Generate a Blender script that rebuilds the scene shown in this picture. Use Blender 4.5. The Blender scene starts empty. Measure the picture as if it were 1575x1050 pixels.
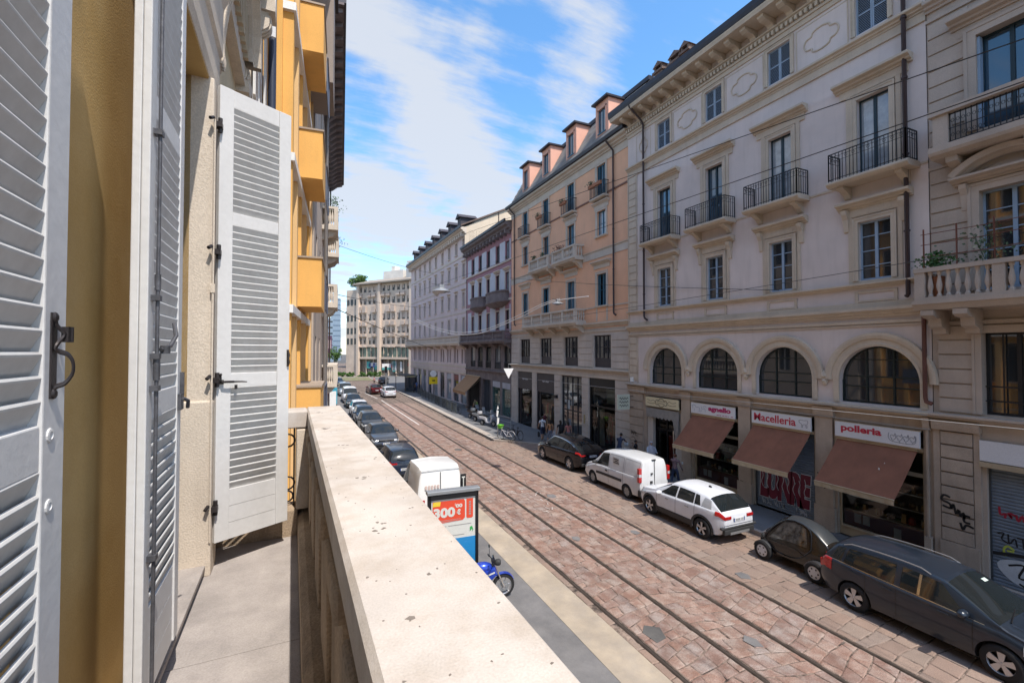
import bpy, bmesh, math, random
from math import radians as R, sin, cos, pi
from mathutils import Vector, Matrix
random.seed(7)
SC = bpy.context.scene
COL = SC.collection

# ------------------------------------------------------------------ camera
cam = bpy.data.objects.new('camera', bpy.data.cameras.new('camera'))
COL.objects.link(cam); SC.camera = cam
cam.data.sensor_width = 36; cam.data.lens = 16.0
cam.data.clip_start = 0.03; cam.data.clip_end = 3000
cam.location = (0, 0, 6.5)
cam.rotation_euler = (R(91.2), 0, R(-24.33))

# ------------------------------------------------------------------ sun, sky, exposure
SUN = Vector((0.13, -0.57, 1.0)).normalized()
sun = bpy.data.objects.new('sun', bpy.data.lights.new('sun', 'SUN'))
COL.objects.link(sun)
sun.data.energy = 2.0; sun.data.angle = R(0.53); sun.data.color = (1.0, 0.93, 0.84)
sun.rotation_euler = SUN.to_track_quat('Z', 'Y').to_euler()
SC.view_settings.view_transform = 'Standard'; SC.view_settings.look = 'None'
SC.view_settings.gamma = 1.0; SC.view_settings.use_curve_mapping = False
SC.view_settings.exposure = 1.47
SC.cycles.max_bounces = 8; SC.cycles.diffuse_bounces = 4; SC.cycles.glossy_bounces = 3
SC.cycles.transmission_bounces = 4; SC.cycles.transparent_max_bounces = 12
SC.cycles.caustics_reflective = False; SC.cycles.caustics_refractive = False

W = bpy.data.worlds.new('World'); SC.world = W; W.use_nodes = True
nt = W.node_tree; nt.nodes.clear()
def N(t, **k):
    n = nt.nodes.new(t)
    for a, b in k.items(): setattr(n, a, b)
    return n
def LK(a, b): nt.links.new(a, b)
out = N('ShaderNodeOutputWorld'); bg = N('ShaderNodeBackground'); LK(bg.outputs[0], out.inputs[0])
bg.inputs[1].default_value = 0.15
sky = N('ShaderNodeTexSky', sky_type='NISHITA', sun_disc=False)
sky.sun_elevation = math.asin(SUN.z); sky.sun_rotation = math.atan2(SUN.x, SUN.y)
sky.altitude = 100; sky.air_density = 1.0; sky.dust_density = 0.7; sky.ozone_density = 2.2
tc = N('ShaderNodeTexCoord')
# clouds: a thin layer seen in perspective (direction / height), stretched streaks
sep = N('ShaderNodeSeparateXYZ'); LK(tc.outputs['Generated'], sep.inputs[0])
zc = N('ShaderNodeMath', operation='MAXIMUM'); LK(sep.outputs['Z'], zc.inputs[0]); zc.inputs[1].default_value = 0.0
zz = N('ShaderNodeMath', operation='ADD'); LK(zc.outputs[0], zz.inputs[0]); zz.inputs[1].default_value = 0.22
dv = N('ShaderNodeVectorMath', operation='DIVIDE'); LK(tc.outputs['Generated'], dv.inputs[0])
cz = N('ShaderNodeCombineXYZ')
for i in range(3): LK(zz.outputs[0], cz.inputs[i])
LK(cz.outputs[0], dv.inputs[1])
mp = N('ShaderNodeMapping'); LK(dv.outputs[0], mp.inputs[0])
mp.inputs['Location'].default_value = (3.1, 1.7, 0.0); mp.inputs['Rotation'].default_value = (0, 0, R(28)); mp.inputs['Scale'].default_value = (1.0, 0.62, 0.3)
n1 = N('ShaderNodeTexNoise'); LK(mp.outputs[0], n1.inputs['Vector'])
n1.inputs['Scale'].default_value = 1.55; n1.inputs['Detail'].default_value = 9; n1.inputs['Roughness'].default_value = 0.56; n1.inputs['Distortion'].default_value = 0.35
mp2 = N('ShaderNodeMapping'); LK(dv.outputs[0], mp2.inputs[0])
mp2.inputs['Rotation'].default_value = (0, 0, R(-40)); mp2.inputs['Scale'].default_value = (2.2, 9.0, 3.0)
n2 = N('ShaderNodeTexNoise'); LK(mp2.outputs[0], n2.inputs['Vector'])
n2.inputs['Scale'].default_value = 1.5; n2.inputs['Detail'].default_value = 7; n2.inputs['Roughness'].default_value = 0.6
ad0 = N('ShaderNodeMath', operation='MULTIPLY_ADD'); LK(n2.outputs[0], ad0.inputs[0]); ad0.inputs[1].default_value = 0.46; LK(n1.outputs[0], ad0.inputs[2])
# long cirrus bands: great circles across the sky, broken up by the noise
def band(nrm, wid, amp, prev):
    wv = N('ShaderNodeVectorMath', operation='MULTIPLY_ADD'); LK(n1.outputs['Color'], wv.inputs[0]); wv.inputs[1].default_value = (.22,.22,.22)
    of = N('ShaderNodeVectorMath', operation='SUBTRACT'); LK(tc.outputs['Generated'], of.inputs[0]); of.inputs[1].default_value = (.11,.11,.11); LK(of.outputs[0], wv.inputs[2])
    d = N('ShaderNodeVectorMath', operation='DOT_PRODUCT'); LK(wv.outputs[0], d.inputs[0]); d.inputs[1].default_value = nrm
    ab = N('ShaderNodeMath', operation='ABSOLUTE'); LK(d.outputs['Value'], ab.inputs[0])
    r = N('ShaderNodeMapRange', interpolation_type='SMOOTHSTEP'); LK(ab.outputs[0], r.inputs[0]); r.inputs[1].default_value = 0.0; r.inputs[2].default_value = wid; r.inputs[3].default_value = amp; r.inputs[4].default_value = 0
    a = N('ShaderNodeMath', operation='ADD'); LK(prev, a.inputs[0]); LK(r.outputs[0], a.inputs[1]); return a.outputs[0]
q_ = band((-0.659,0.477,-0.581), .115, .21, ad0.outputs[0])
q_ = band((-0.184,0.319,-0.930), .12, .19, q_)
q_ = band((-0.886,0.430,0.172), .12, .15, q_)
ad = N('ShaderNodeMath', operation='ADD'); LK(q_, ad.inputs[0]); ad.inputs[1].default_value = -0.115
rmp = N('ShaderNodeMapRange', interpolation_type='SMOOTHSTEP'); LK(ad.outputs[0], rmp.inputs[0])
rmp.inputs[1].default_value = 0.50; rmp.inputs[2].default_value = 0.72; rmp.inputs[3].default_value = 0.0; rmp.inputs[4].default_value = 0.88
mx = N('ShaderNodeMix', data_type='RGBA'); LK(rmp.outputs[0], mx.inputs[0])
hs = N('ShaderNodeHueSaturation'); hs.inputs['Hue'].default_value = 0.495; hs.inputs['Saturation'].default_value = 1.2; hs.inputs['Value'].default_value = 0.80
LK(sky.outputs[0], hs.inputs['Color'])
LK(hs.outputs[0], mx.inputs['A']); mx.inputs['B'].default_value = (1.85, 1.93, 2.08, 1)
LK(mx.outputs['Result'], bg.inputs[0])

# ------------------------------------------------------------------ materials
MATS = {}
def mat(name, col, rough=0.8, var=0.12, vs=1.2, bump=0.15, bs=45.0, spec=0.4, metal=0.0, streak=0.0,
        col2=None, isl=0.0, coat=0.0, fine=0.06, sub=0.0, trans=None, dirt=None, emit=0):
    if name in MATS: return MATS[name]
    m = bpy.data.materials.new(name); m.use_nodes = True
    t = m.node_tree; ns = t.nodes; ln = t.links
    b = ns['Principled BSDF']
    b.inputs['Roughness'].default_value = rough
    b.inputs['Metallic'].default_value = metal
    b.inputs['Specular IOR Level'].default_value = spec
    b.inputs['Coat Weight'].default_value = coat
    b.inputs['Coat Roughness'].default_value = 0.04
    geo = ns.new('ShaderNodeNewGeometry'); oi = ns.new('ShaderNodeObjectInfo')
    def nd(ty, **k):
        n = ns.new(ty)
        for a, c in k.items(): setattr(n, a, c)
        return n
    c1 = nd('ShaderNodeRGB'); c1.outputs[0].default_value = (*col, 1)
    cur = c1.outputs[0]
    def mul(cur, fac_sock, amount):
        # cur * (1 + amount*(fac-0.5)*2)
        ma = nd('ShaderNodeMapRange'); ln.new(fac_sock, ma.inputs[0])
        ma.inputs[1].default_value = 0.3; ma.inputs[2].default_value = 0.7
        ma.inputs[3].default_value = 1 - amount; ma.inputs[4].default_value = 1 + amount; ma.clamp = True
        vm = nd('ShaderNodeVectorMath', operation='SCALE'); ln.new(cur, vm.inputs[0]); ln.new(ma.outputs[0], vm.inputs['Scale'])
        return vm.outputs[0]
    if col2 is not None:
        no = nd('ShaderNodeTexNoise'); ln.new(geo.outputs['Position'], no.inputs['Vector'])
        no.inputs['Scale'].default_value = vs * 1.7; no.inputs['Detail'].default_value = 6; no.inputs['Roughness'].default_value = 0.65
        mr = nd('ShaderNodeMapRange'); ln.new(no.outputs[0], mr.inputs[0]); mr.inputs[1].default_value = 0.42; mr.inputs[2].default_value = 0.62
        mi = nd('ShaderNodeMix', data_type='RGBA'); ln.new(mr.outputs[0], mi.inputs[0]); ln.new(cur, mi.inputs['A']); mi.inputs['B'].default_value = (*col2, 1)
        cur = mi.outputs['Result']
    if isl:
        rs = nd('ShaderNodeMath', operation='ADD'); ln.new(geo.outputs['Random Per Island'], rs.inputs[0]); ln.new(oi.outputs['Random'], rs.inputs[1])
        fr = nd('ShaderNodeMath', operation='FRACT'); ln.new(rs.outputs[0], fr.inputs[0])
        cr = nd('ShaderNodeValToRGB'); ln.new(fr.outputs[0], cr.inputs[0])
        e = cr.color_ramp; e.interpolation = 'CONSTANT'
        a, bb, g = col
        pal = [(1, 1, 1), (1.12, 1.0, .92), (.86, .84, .86), (1.05, 1.12, 1.12), (.78, .70, .68), (1.2, 1.16, 1.1), (.95, 1.06, 1.14), (1.08, .95, .9)]
        while len(e.elements) < len(pal): e.elements.new(0.5)
        for i, p in enumerate(pal):
            e.elements[i].position = i / len(pal)
            e.elements[i].color = tuple(1 + (q - 1) * isl for q in p) + (1,)
        vm = nd('ShaderNodeVectorMath', operation='MULTIPLY'); ln.new(cur, vm.inputs[0]); ln.new(cr.outputs[0], vm.inputs[1]); cur = vm.outputs[0]
    if var:
        no = nd('ShaderNodeTexNoise'); ln.new(geo.outputs['Position'], no.inputs['Vector'])
        no.inputs['Scale'].default_value = vs; no.inputs['Detail'].default_value = 5; no.inputs['Roughness'].default_value = 0.6
        cur = mul(cur, no.outputs[0], var)
    if fine:
        no = nd('ShaderNodeTexNoise'); ln.new(geo.outputs['Position'], no.inputs['Vector'])
        no.inputs['Scale'].default_value = bs; no.inputs['Detail'].default_value = 3
        cur = mul(cur, no.outputs[0], fine)
    if streak:
        ma = nd('ShaderNodeMapping'); ln.new(geo.outputs['Position'], ma.inputs[0]); ma.inputs['Scale'].default_value = (3.0, 3.0, 0.35)
        no = nd('ShaderNodeTexNoise'); ln.new(ma.outputs[0], no.inputs['Vector']); no.inputs['Scale'].default_value = 1.6; no.inputs['Detail'].default_value = 6
        mr = nd('ShaderNodeMapRange'); ln.new(no.outputs[0], mr.inputs[0]); mr.inputs[1].default_value = 0.5; mr.inputs[2].default_value = 0.75
        mr.inputs[3].default_value = 0; mr.inputs[4].default_value = streak
        mi = nd('ShaderNodeMix', data_type='RGBA'); ln.new(mr.outputs[0], mi.inputs[0]); ln.new(cur, mi.inputs['A'])
        dc = dirt or tuple(c * 0.45 for c in col); mi.inputs['B'].default_value = (*dc, 1)
        cur = mi.outputs['Result']
    ln.new(cur, b.inputs['Base Color'])
    if bump:
        no = nd('ShaderNodeTexNoise'); ln.new(geo.outputs['Position'], no.inputs['Vector'])
        no.inputs['Scale'].default_value = bs; no.inputs['Detail'].default_value = 4
        bp = nd('ShaderNodeBump'); ln.new(no.outputs[0], bp.inputs['Height']); bp.inputs['Strength'].default_value = bump; bp.inputs['Distance'].default_value = 0.01
        ln.new(bp.outputs[0], b.inputs['Normal'])
    if trans is not None:      # clear pane: mostly see-through, glossy at grazing angles
        o = [n for n in ns if n.type == 'OUTPUT_MATERIAL'][0]
        tr = nd('ShaderNodeBsdfTransparent'); tr.inputs[0].default_value = (*trans, 1)
        gl = nd('ShaderNodeBsdfGlossy'); gl.inputs['Roughness'].default_value = 0.02
        fr = nd('ShaderNodeFresnel'); fr.inputs[0].default_value = 1.6
        ms = nd('ShaderNodeMixShader'); ln.new(fr.outputs[0], ms.inputs[0]); ln.new(tr.outputs[0], ms.inputs[1]); ln.new(gl.outputs[0], ms.inputs[2])
        ln.new(ms.outputs[0], o.inputs[0])
    MATS[name] = m
    return m

# ------------------------------------------------------------------ mesh builder
class MB:
    def __init__(s): s.v = []; s.f = []; s.m = []; s.M = None
    def add(s, vs, fs, m=0):
        o = len(s.v)
        if s.M is not None: vs = [tuple(s.M @ Vector(p)) for p in vs]
        s.v += [tuple(p) for p in vs]; s.f += [tuple(i + o for i in f) for f in fs]; s.m += [m] * len(fs)
        return s
    def box(s, x0, x1, y0, y1, z0, z1, m=0):
        vs = [(x0,y0,z0),(x1,y0,z0),(x1,y1,z0),(x0,y1,z0),(x0,y0,z1),(x1,y0,z1),(x1,y1,z1),(x0,y1,z1)]
        return s.add(vs, [(0,3,2,1),(4,5,6,7),(0,1,5,4),(1,2,6,5),(2,3,7,6),(3,0,4,7)], m)
    def frustum(s, b, t, m=0):      # b,t: (x0,x1,y0,y1,z)
        vs = [(b[0],b[2],b[4]),(b[1],b[2],b[4]),(b[1],b[3],b[4]),(b[0],b[3],b[4]),(t[0],t[2],t[4]),(t[1],t[2],t[4]),(t[1],t[3],t[4]),(t[0],t[3],t[4])]
        return s.add(vs, [(0,3,2,1),(4,5,6,7),(0,1,5,4),(1,2,6,5),(2,3,7,6),(3,0,4,7)], m)
    def quad(s, a, b, c, d, m=0): return s.add([a,b,c,d], [(0,1,2,3)], m)
    def poly(s, pts, m=0): return s.add(pts, [tuple(range(len(pts)))], m)
    def prof_x(s, pr, x0, x1, m=0, cap=True):   # pr: list of (y,z), extruded along x
        n = len(pr); vs = [(x0,y,z) for y,z in pr] + [(x1,y,z) for y,z in pr]
        fs = [(i,(i+1)%n,n+(i+1)%n,n+i) for i in range(n)]
        if cap: fs += [tuple(range(n-1,-1,-1)), tuple(range(n,2*n))]
        return s.add(vs, fs, m)
    def prof_y(s, pr, y0, y1, m=0):   # pr: list of (x,z)
        n = len(pr); vs = [(x,y0,z) for x,z in pr] + [(x,y1,z) for x,z in pr]
        fs = [(i,(i+1)%n,n+(i+1)%n,n+i) for i in range(n)] + [tuple(range(n-1,-1,-1)), tuple(range(n,2*n))]
        return s.add(vs, fs, m)
    def prof_z(s, pr, z0, z1, m=0):
        n = len(pr); vs = [(x,y,z0) for x,y in pr] + [(x,y,z1) for x,y in pr]
        fs = [(i,(i+1)%n,n+(i+1)%n,n+i) for i in range(n)] + [tuple(range(n-1,-1,-1)), tuple(range(n,2*n))]
        return s.add(vs, fs, m)
    def tube(s, path, r, n=6, m=0, cap=True):
        P = [Vector(p) for p in path]; k = len(P); rs = r if isinstance(r, (list, tuple)) else [r]*k
        vs = []; up = None
        for i, p in enumerate(P):
            d = (P[min(i+1,k-1)] - P[max(i-1,0)])
            if d.length < 1e-9: d = Vector((0,0,1))
            d.normalize()
            if up is None: up = Vector((0,0,1)) if abs(d.z) < .9 else Vector((1,0,0))
            a = d.cross(up)
            if a.length < 1e-6: a = d.cross(Vector((0,1,0)))
            a.normalize(); b = d.cross(a).normalized(); up = -b if False else up
            for j in range(n):
                t = 2*pi*j/n; vs.append(tuple(p + (a*cos(t) + b*sin(t))*rs[i]))
        fs = [(i*n+j, i*n+(j+1)%n, (i+1)*n+(j+1)%n, (i+1)*n+j) for i in range(k-1) for j in range(n)]
        if cap: fs += [tuple(range(n))[::-1], tuple(range((k-1)*n, k*n))]
        return s.add(vs, fs, m)
    def lathe(s, pr, c=(0,0,0), n=12, m=0, axis='z', cap=True):   # pr: (r,h)
        vs = []
        for r, h in pr:
            for j in range(n):
                t = 2*pi*j/n; a, b = r*cos(t), r*sin(t)
                p = {'z':(a,b,h),'x':(h,a,b),'y':(b,h,a)}[axis]
                vs.append((p[0]+c[0],p[1]+c[1],p[2]+c[2]))
        k = len(pr)
        fs = [(i*n+j, i*n+(j+1)%n, (i+1)*n+(j+1)%n, (i+1)*n+j) for i in range(k-1) for j in range(n)]
        if cap and pr[0][0] > 1e-6: fs.append(tuple(range(n))[::-1])
        if cap and pr[-1][0] > 1e-6: fs.append(tuple(range((k-1)*n, k*n)))
        return s.add(vs, fs, m)
    def ball(s, c, r, n=8, m=0, sc=(1,1,1)):
        vs = []; k = max(4, n//2+1)
        for i in range(k+1):
            ph = pi*i/k
            for j in range(n):
                t = 2*pi*j/n; vs.append((c[0]+r*sc[0]*sin(ph)*cos(t), c[1]+r*sc[1]*sin(ph)*sin(t), c[2]+r*sc[2]*cos(ph)))
        fs = [(i*n+j, (i+1)*n+j, (i+1)*n+(j+1)%n, i*n+(j+1)%n) for i in range(k) for j in range(n)]
        return s.add(vs, fs, m)
    def grid(s, fn, nu, nv, m=0):
        vs = [fn(i/nu, j/nv) for i in range(nu+1) for j in range(nv+1)]
        fs = [(i*(nv+1)+j, (i+1)*(nv+1)+j, (i+1)*(nv+1)+j+1, i*(nv+1)+j+1) for i in range(nu) for j in range(nv)]
        return s.add(vs, fs, m)
    def mesh(s, name, mats, smooth=False, clean=False):
        me = bpy.data.meshes.new(name); me.from_pydata(s.v, [], s.f)
        for mm in (mats if isinstance(mats, (list, tuple)) else [mats]): me.materials.append(mm)
        me.polygons.foreach_set('material_index', s.m)
        if clean:
            bm = bmesh.new(); bm.from_mesh(me); bmesh.ops.remove_doubles(bm, verts=bm.verts, dist=1e-5)
            bmesh.ops.recalc_face_normals(bm, faces=bm.faces); bm.to_mesh(me); bm.free()
        me.update()
        if smooth:
            me.polygons.foreach_set('use_smooth', [True]*len(me.polygons))
            try: me.set_sharp_from_angle(angle=R(smooth if smooth is not True else 40))
            except Exception: pass
        return me

def link(name, me, parent=None, loc=(0,0,0), rot=None, scale=None, bevel=0, kind=None):
    o = bpy.data.objects.new(name, me); COL.objects.link(o)
    o.location = loc
    if rot is not None: o.rotation_euler = rot if isinstance(rot, (tuple, list)) else (0,0,rot)
    if scale is not None: o.scale = scale
    if parent is not None: o.parent = parent
    if bevel:
        b = o.modifiers.new('bevel', 'BEVEL'); b.width = bevel; b.segments = 2; b.limit_method = 'ANGLE'; b.angle_limit = R(50)
    if kind: o['kind'] = kind
    return o
def obj(name, mb, mats, parent=None, loc=(0,0,0), rot=None, smooth=False, bevel=0, kind=None, clean=False):
    return link(name, mb.mesh(name, mats, smooth, clean), parent, loc, rot, None, bevel, kind)
CACHE = {}
def cobj(name, key, fn, mats, parent=None, loc=(0,0,0), rot=None, smooth=False, scale=None, clean=False):
    key = (name,) + (key if isinstance(key, tuple) else (key,))
    if key not in CACHE:
        mb = MB(); fn(mb); CACHE[key] = mb.mesh(name, mats, smooth, clean)
    return link(name, CACHE[key], parent, loc, rot, scale)
def thing(name, label, cat, loc=(0,0,0), rot=0, group=None):
    o = bpy.data.objects.new(name, None); COL.objects.link(o); o.empty_display_size = .3
    o.location = loc; o.rotation_euler = rot if isinstance(rot, (tuple, list)) else (0,0,rot)
    return tag(o, label, cat, group)
def tag(o, label, cat, group=None):
    o['label'] = label; o['category'] = cat
    if group: o['group'] = group
    return o
KIDS = {}
def copy_tree(root, loc, rot=None, label=None, group=None, swap=None):
    c = root.copy(); COL.objects.link(c); c.location = loc
    if rot is not None: c.rotation_euler = (0,0,rot)
    if label: c['label'] = label
    if group: c['group'] = group
    def cp(o, par):
        for ch in list(o.children):
            d = ch.copy(); COL.objects.link(d); d.parent = par
            if swap and ch.data:
                done = False
                for i, mm in enumerate(ch.data.materials):
                    if mm and mm.name in swap:
                        if not done: 
                            key = ('swap', ch.data.name, tuple(sorted((k, v.name) for k, v in swap.items())))
                            if key not in CACHE:
                                CACHE[key] = ch.data.copy()
                                for q in range(len(CACHE[key].materials)):
                                    if CACHE[key].materials[q] and CACHE[key].materials[q].name in swap: CACHE[key].materials[q] = swap[CACHE[key].materials[q].name]
                            d.data = CACHE[key]; done = True
            cp(ch, d)
    cp(root, c)
    return c
def text(name, body, m, parent, loc, rot, size=0.3, width=None, height=None, bold=0.0, depth=0.004, shear=0, align='CENTER', spacing=1.0):
    cu = bpy.data.curves.new(name, 'FONT'); cu.body = body; cu.size = size; cu.extrude = depth; cu.offset = bold; cu.shear = shear
    cu.align_x = align; cu.align_y = 'CENTER'; cu.space_character = spacing; cu.resolution_u = 3
    o = bpy.data.objects.new(name, cu); COL.objects.link(o)
    bpy.context.view_layer.update()
    me = bpy.data.meshes.new_from_object(o.evaluated_get(bpy.context.evaluated_depsgraph_get()))
    bpy.data.objects.remove(o); me.materials.clear(); me.materials.append(m)
    xs = [v.co.x for v in me.vertices]; ys = [v.co.y for v in me.vertices]
    if xs:
        w = max(xs)-min(xs); h = max(ys)-min(ys); cx = (max(xs)+min(xs))/2 if align == 'CENTER' else 0; cy = (max(ys)+min(ys))/2
        sx = width/w if width else 1; sy = (height/h) if height else (sx if width else 1)
        for v in me.vertices: v.co.x = (v.co.x-cx)*sx; v.co.y = (v.co.y-cy)*sy
    return link(name, me, parent, loc, rot)
def evaluated_mesh(o, name):
    bpy.context.view_layer.update()
    me = bpy.data.meshes.new_from_object(o.evaluated_get(bpy.context.evaluated_depsgraph_get()))
    me.name = name
    return me
def stroke(mb, pts, w, y=0.0, m=0, th=0.003):
    # a flat painted stroke lying in the local xz plane, facing -y
    P = [Vector((p[0], 0, p[1])) for p in pts]; n = len(P); L = []; Rr = []
    for i in range(n):
        d = P[min(i+1,n-1)] - P[max(i-1,0)]
        if d.length < 1e-9: d = Vector((1,0,0))
        d.normalize(); q = Vector((-d.z, 0, d.x)) * w * 0.5
        L.append(P[i]+q); Rr.append(P[i]-q)
    vs = [(p.x, y, p.z) for p in L] + [(p.x, y, p.z) for p in Rr]
    mb.add(vs, [(i, i+1, n+i+1, n+i) for i in range(n-1)], m)
def smoothpath(pts, k=5, closed=False):
    out = []; n = len(pts)
    for i in range(n if closed else n-1):
        if closed: p = [pts[(i+j-1) % n] for j in range(4)]
        else: p = [pts[max(i-1,0)], pts[i], pts[i+1], pts[min(i+2,n-1)]]
        for q in range(k):
            t = q/k
            out.append(tuple(0.5*((2*p[1][a]) + (-p[0][a]+p[2][a])*t + (2*p[0][a]-5*p[1][a]+4*p[2][a]-p[3][a])*t*t + (-p[0][a]+3*p[1][a]-3*p[2][a]+p[3][a])*t**3) for a in range(len(pts[0]))))
    if not closed: out.append(tuple(pts[-1]))
    return out

# ------------------------------------------------------------------ palette
GLASS = mat('window_glass', (.022,.028,.034), .03, 0, bump=0, fine=0, spec=1.0, coat=.6)
GLASSC = mat('curtained_glass', (.30,.33,.36), .05, .25, 3, bump=0, fine=0, spec=1.0, coat=.8)
GLASSB = mat('sky_tint_glass', (.03,.07,.11), .03, 0, bump=0, fine=0, spec=1.0, coat=.8)  # sky reflection put into the panes as a blue base colour
CLEAR = mat('clear_glass', (1,1,1), trans=(.82,.86,.86), bump=0, var=0, fine=0)
BLACK = mat('black_paint', (.012,.012,.014), .35, 0.1, bump=.03)
IRON = mat('wrought_iron', (.02,.021,.024), .5, .15, bump=.1)
DARKIN = mat('dark_interior', (.03,.027,.025), .9, .3, 2)
WHITEP = mat('white_paint', (.78,.78,.77), .45, .05, 3, bump=.05, streak=.05)
RED = mat('red_lettering', (.48,.03,.06), .5, 0, bump=0)
STEEL = mat('galvanised_steel', (.35,.36,.37), .45, .1, metal=.6, bump=.05)
# ================================================================== street
M_ASPH = mat('asphalt', (.085,.083,.082), .9, .22, .8, bump=.5, bs=120, fine=.25, col2=(.11,.105,.10))
M_ASPHL = mat('worn_grey_asphalt', (.145,.142,.145), .9, .16, 1.2, bump=.35, bs=140, fine=.15, col2=(.175,.17,.17))
M_BEIGE = mat('beige_resin_strip', (.375,.315,.245), .85, .18, .9, bump=.35, bs=150, fine=.16, col2=(.32,.275,.225), streak=0)
M_STONE = mat('porphyry_stone', (.215,.135,.108), .78, .16, 1.6, bump=.6, bs=45, fine=.30, isl=.5, col2=(.30,.235,.205), streak=.3, dirt=(.22,.17,.15))
M_STONEP = mat('pale_granite_stone', (.24,.178,.145), .78, .14, 1.4, bump=.5, bs=60, fine=.22, isl=.38, streak=.25, dirt=(.25,.20,.17))
M_JOINT = mat('sandy_joint', (.25,.19,.155), .95, .3, 3, bump=.6, bs=90, fine=.35, col2=(.045,.035,.03))
M_RAIL = mat('rail_steel', (.16,.13,.11), .38, .2, 3, metal=.7, bump=.1)
M_GROOVE = mat('rail_groove', (.02,.017,.015), .9, .2)
M_WALK = mat('pavement_asphalt', (.15,.15,.155), .9, .15, 1.0, bump=.35, bs=120, fine=.15)
M_KERB = mat('granite_kerb', (.38,.34,.30), .8, .15, 2, bump=.3, bs=80, fine=.15, isl=.4)
M_PAINT = mat('worn_road_paint', (.62,.58,.55), .8, .25, 6, bump=.1)

g = MB().quad((-400,-200,-.06),(600,-200,-.06),(600,900,-.06),(-400,900,-.06))
obj('ground', g, M_ASPH, kind='structure')
# road bed of mortar and worn stone under the setts and, further on, carrying the material alone
road = obj('road', MB().box(5.68,15.1,-8,150,-.05,-.016).box(3,60,150.002,260,-.05,-.012), M_JOINT, kind='structure')

RAILX = (6.87, 8.315, 9.72, 11.165)
def curvex(y):                      # the tracks bend gently left beyond 60 m
    return 0.0 if y < 58 else -0.0028*(y-58)**2
for rx in RAILX:
    mb = MB(); ys = [-8+2*i for i in range(34)] + [60+4*i for i in range(16)]
    for a, b in zip(ys[:-1], ys[1:]):
        xa, xb = rx+curvex(a), rx+curvex(b)
        for (o0, o1, z, m) in ((-.035,.028,.004,0), (.028,.058,-.012,1), (.058,.070,.003,0), (-.050,-.035,-.004,0)):
            mb.quad((xa+o0,a,z),(xa+o1,a,z),(xb+o1,b,z),(xb+o0,b,z), m)
    obj('tram_rail', mb, [M_RAIL, M_GROOVE], kind='structure')

# stones: rows across each strip, corners jittered and shared, so joints wander
def stone_cells(x0, x1, y0, y1, nx, dy, jit, skew, seed, bx=.02):
    rnd = random.Random(seed); cells = []
    rows = int((y1-y0)/dy); prev = None
    def line(j):
        # one wavy transverse joint
        ph = rnd.uniform(-1,1)*jit
        return lambda x: y0 + j*dy + ph*dy*.5 + skew*(x-(x0+x1)/2) + .05*sin(x*3.1+j*1.7)
    lines = [line(j) for j in range(rows+1)]
    for j in range(rows):
        off = rnd.uniform(.25,.75) if j % 2 else rnd.uniform(-.15,.15)
        xs = [x0] + sorted(x0 + (x1-x0)*(i+off+rnd.uniform(-.18,.18))/nx for i in range(0 if off > .2 else 1, nx)) + [x1]
        xs = [x for i, x in enumerate(xs) if i == 0 or x-xs[i-1] > .12]
        xs[-1] = x1
        tl = [rnd.uniform(-.5,.5)*jit*.35 for _ in xs]; tl[0] = tl[-1] = 0
        for i in range(len(xs)-1):
            xa, xb, ta, tb = xs[i], xs[i+1], tl[i], tl[i+1]
            q = [(xa-ta*.5, lines[j](xa)), (xb-tb*.5, lines[j](xb)), (xb+tb*.5, lines[j+1](xb)), (xa+ta*.5, lines[j+1](xa))]
            cells.append(q)
    return cells
def stone_geo(mb, q, rnd, gap=.010, z=0.0, m=0):
    cx = sum(p[0] for p in q)/4; cy = sum(p[1] for p in q)/4
    dz = rnd.uniform(-.010,.005); tx = rnd.uniform(-.012,.012); ty = rnd.uniform(-.012,.012)
    # eight-sided worn outline
    pts = []
    for i in range(4):
        a, b = q[i], q[(i+1)%4]; pts.append((a, 1)); 
        k = rnd.uniform(-.012,.012)
        nx, ny = (b[1]-a[1]), -(b[0]-a[0]); L = math.hypot(nx, ny) or 1
        pts.append((((a[0]+b[0])/2+nx/L*k, (a[1]+b[1])/2+ny/L*k), 0))
    low, mid, top = [], [], []
    for (p, corner) in pts:
        dx, dy = p[0]-cx, p[1]-cy; L = math.hypot(dx, dy) or 1
        def at(ins, h):
            k = max(0, 1-ins/L); return (cx+dx*k, cy+dy*k, z+h+dz+tx*dx+ty*dy)
        c = .006 if corner else 0
        low.append(at(gap+c, -.03)); mid.append(at(gap+c, -.010)); top.append(at(gap+.022+2*c, .001))
    n = 8; vs = low+mid+top
    fs = [(r*n+i, r*n+(i+1)%n, (r+1)*n+(i+1)%n, (r+1)*n+i) for r in range(2) for i in range(n)] + [tuple(range(2*n, 3*n))]
    mb.add(vs, fs, m)
strips = [  # x0,x1,nx,dy,jit,skew,mat
    (6.62, 6.812, 1, .50, .25, .0, M_STONEP, 1),
    (6.955, 8.255, 3, .35, .5, .20, M_STONE, 2),
    (8.40, 9.66, 3, .34, .55, -.26, M_STONE, 3),
    (9.805, 11.105, 3, .36, .5, .24, M_STONE, 4),
    (11.25, 14.62, 7, .40, .3, .05, M_STONEP, 5)]
near = []; far = {M_STONE.name: MB(), M_STONEP.name: MB()}; rnd = random.Random(3)
for (x0,x1,nx,dy,ji,sk,mt,sd) in strips:
    for q in stone_cells(x0,x1,2.0,58,nx,dy,ji,sk,sd):
        cx = sum(p[0] for p in q)/4; cy = sum(p[1] for p in q)/4
        if cy > 31 and cx > 12.3: continue
        near.append((cy + abs(cx-9)*.4, q, mt, cx, cy))
near.sort(key=lambda a: a[0])
vis = [a for a in near if a[4] > (a[3]-6.5)*.40+1.2 or True]
cnt = 0
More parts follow.
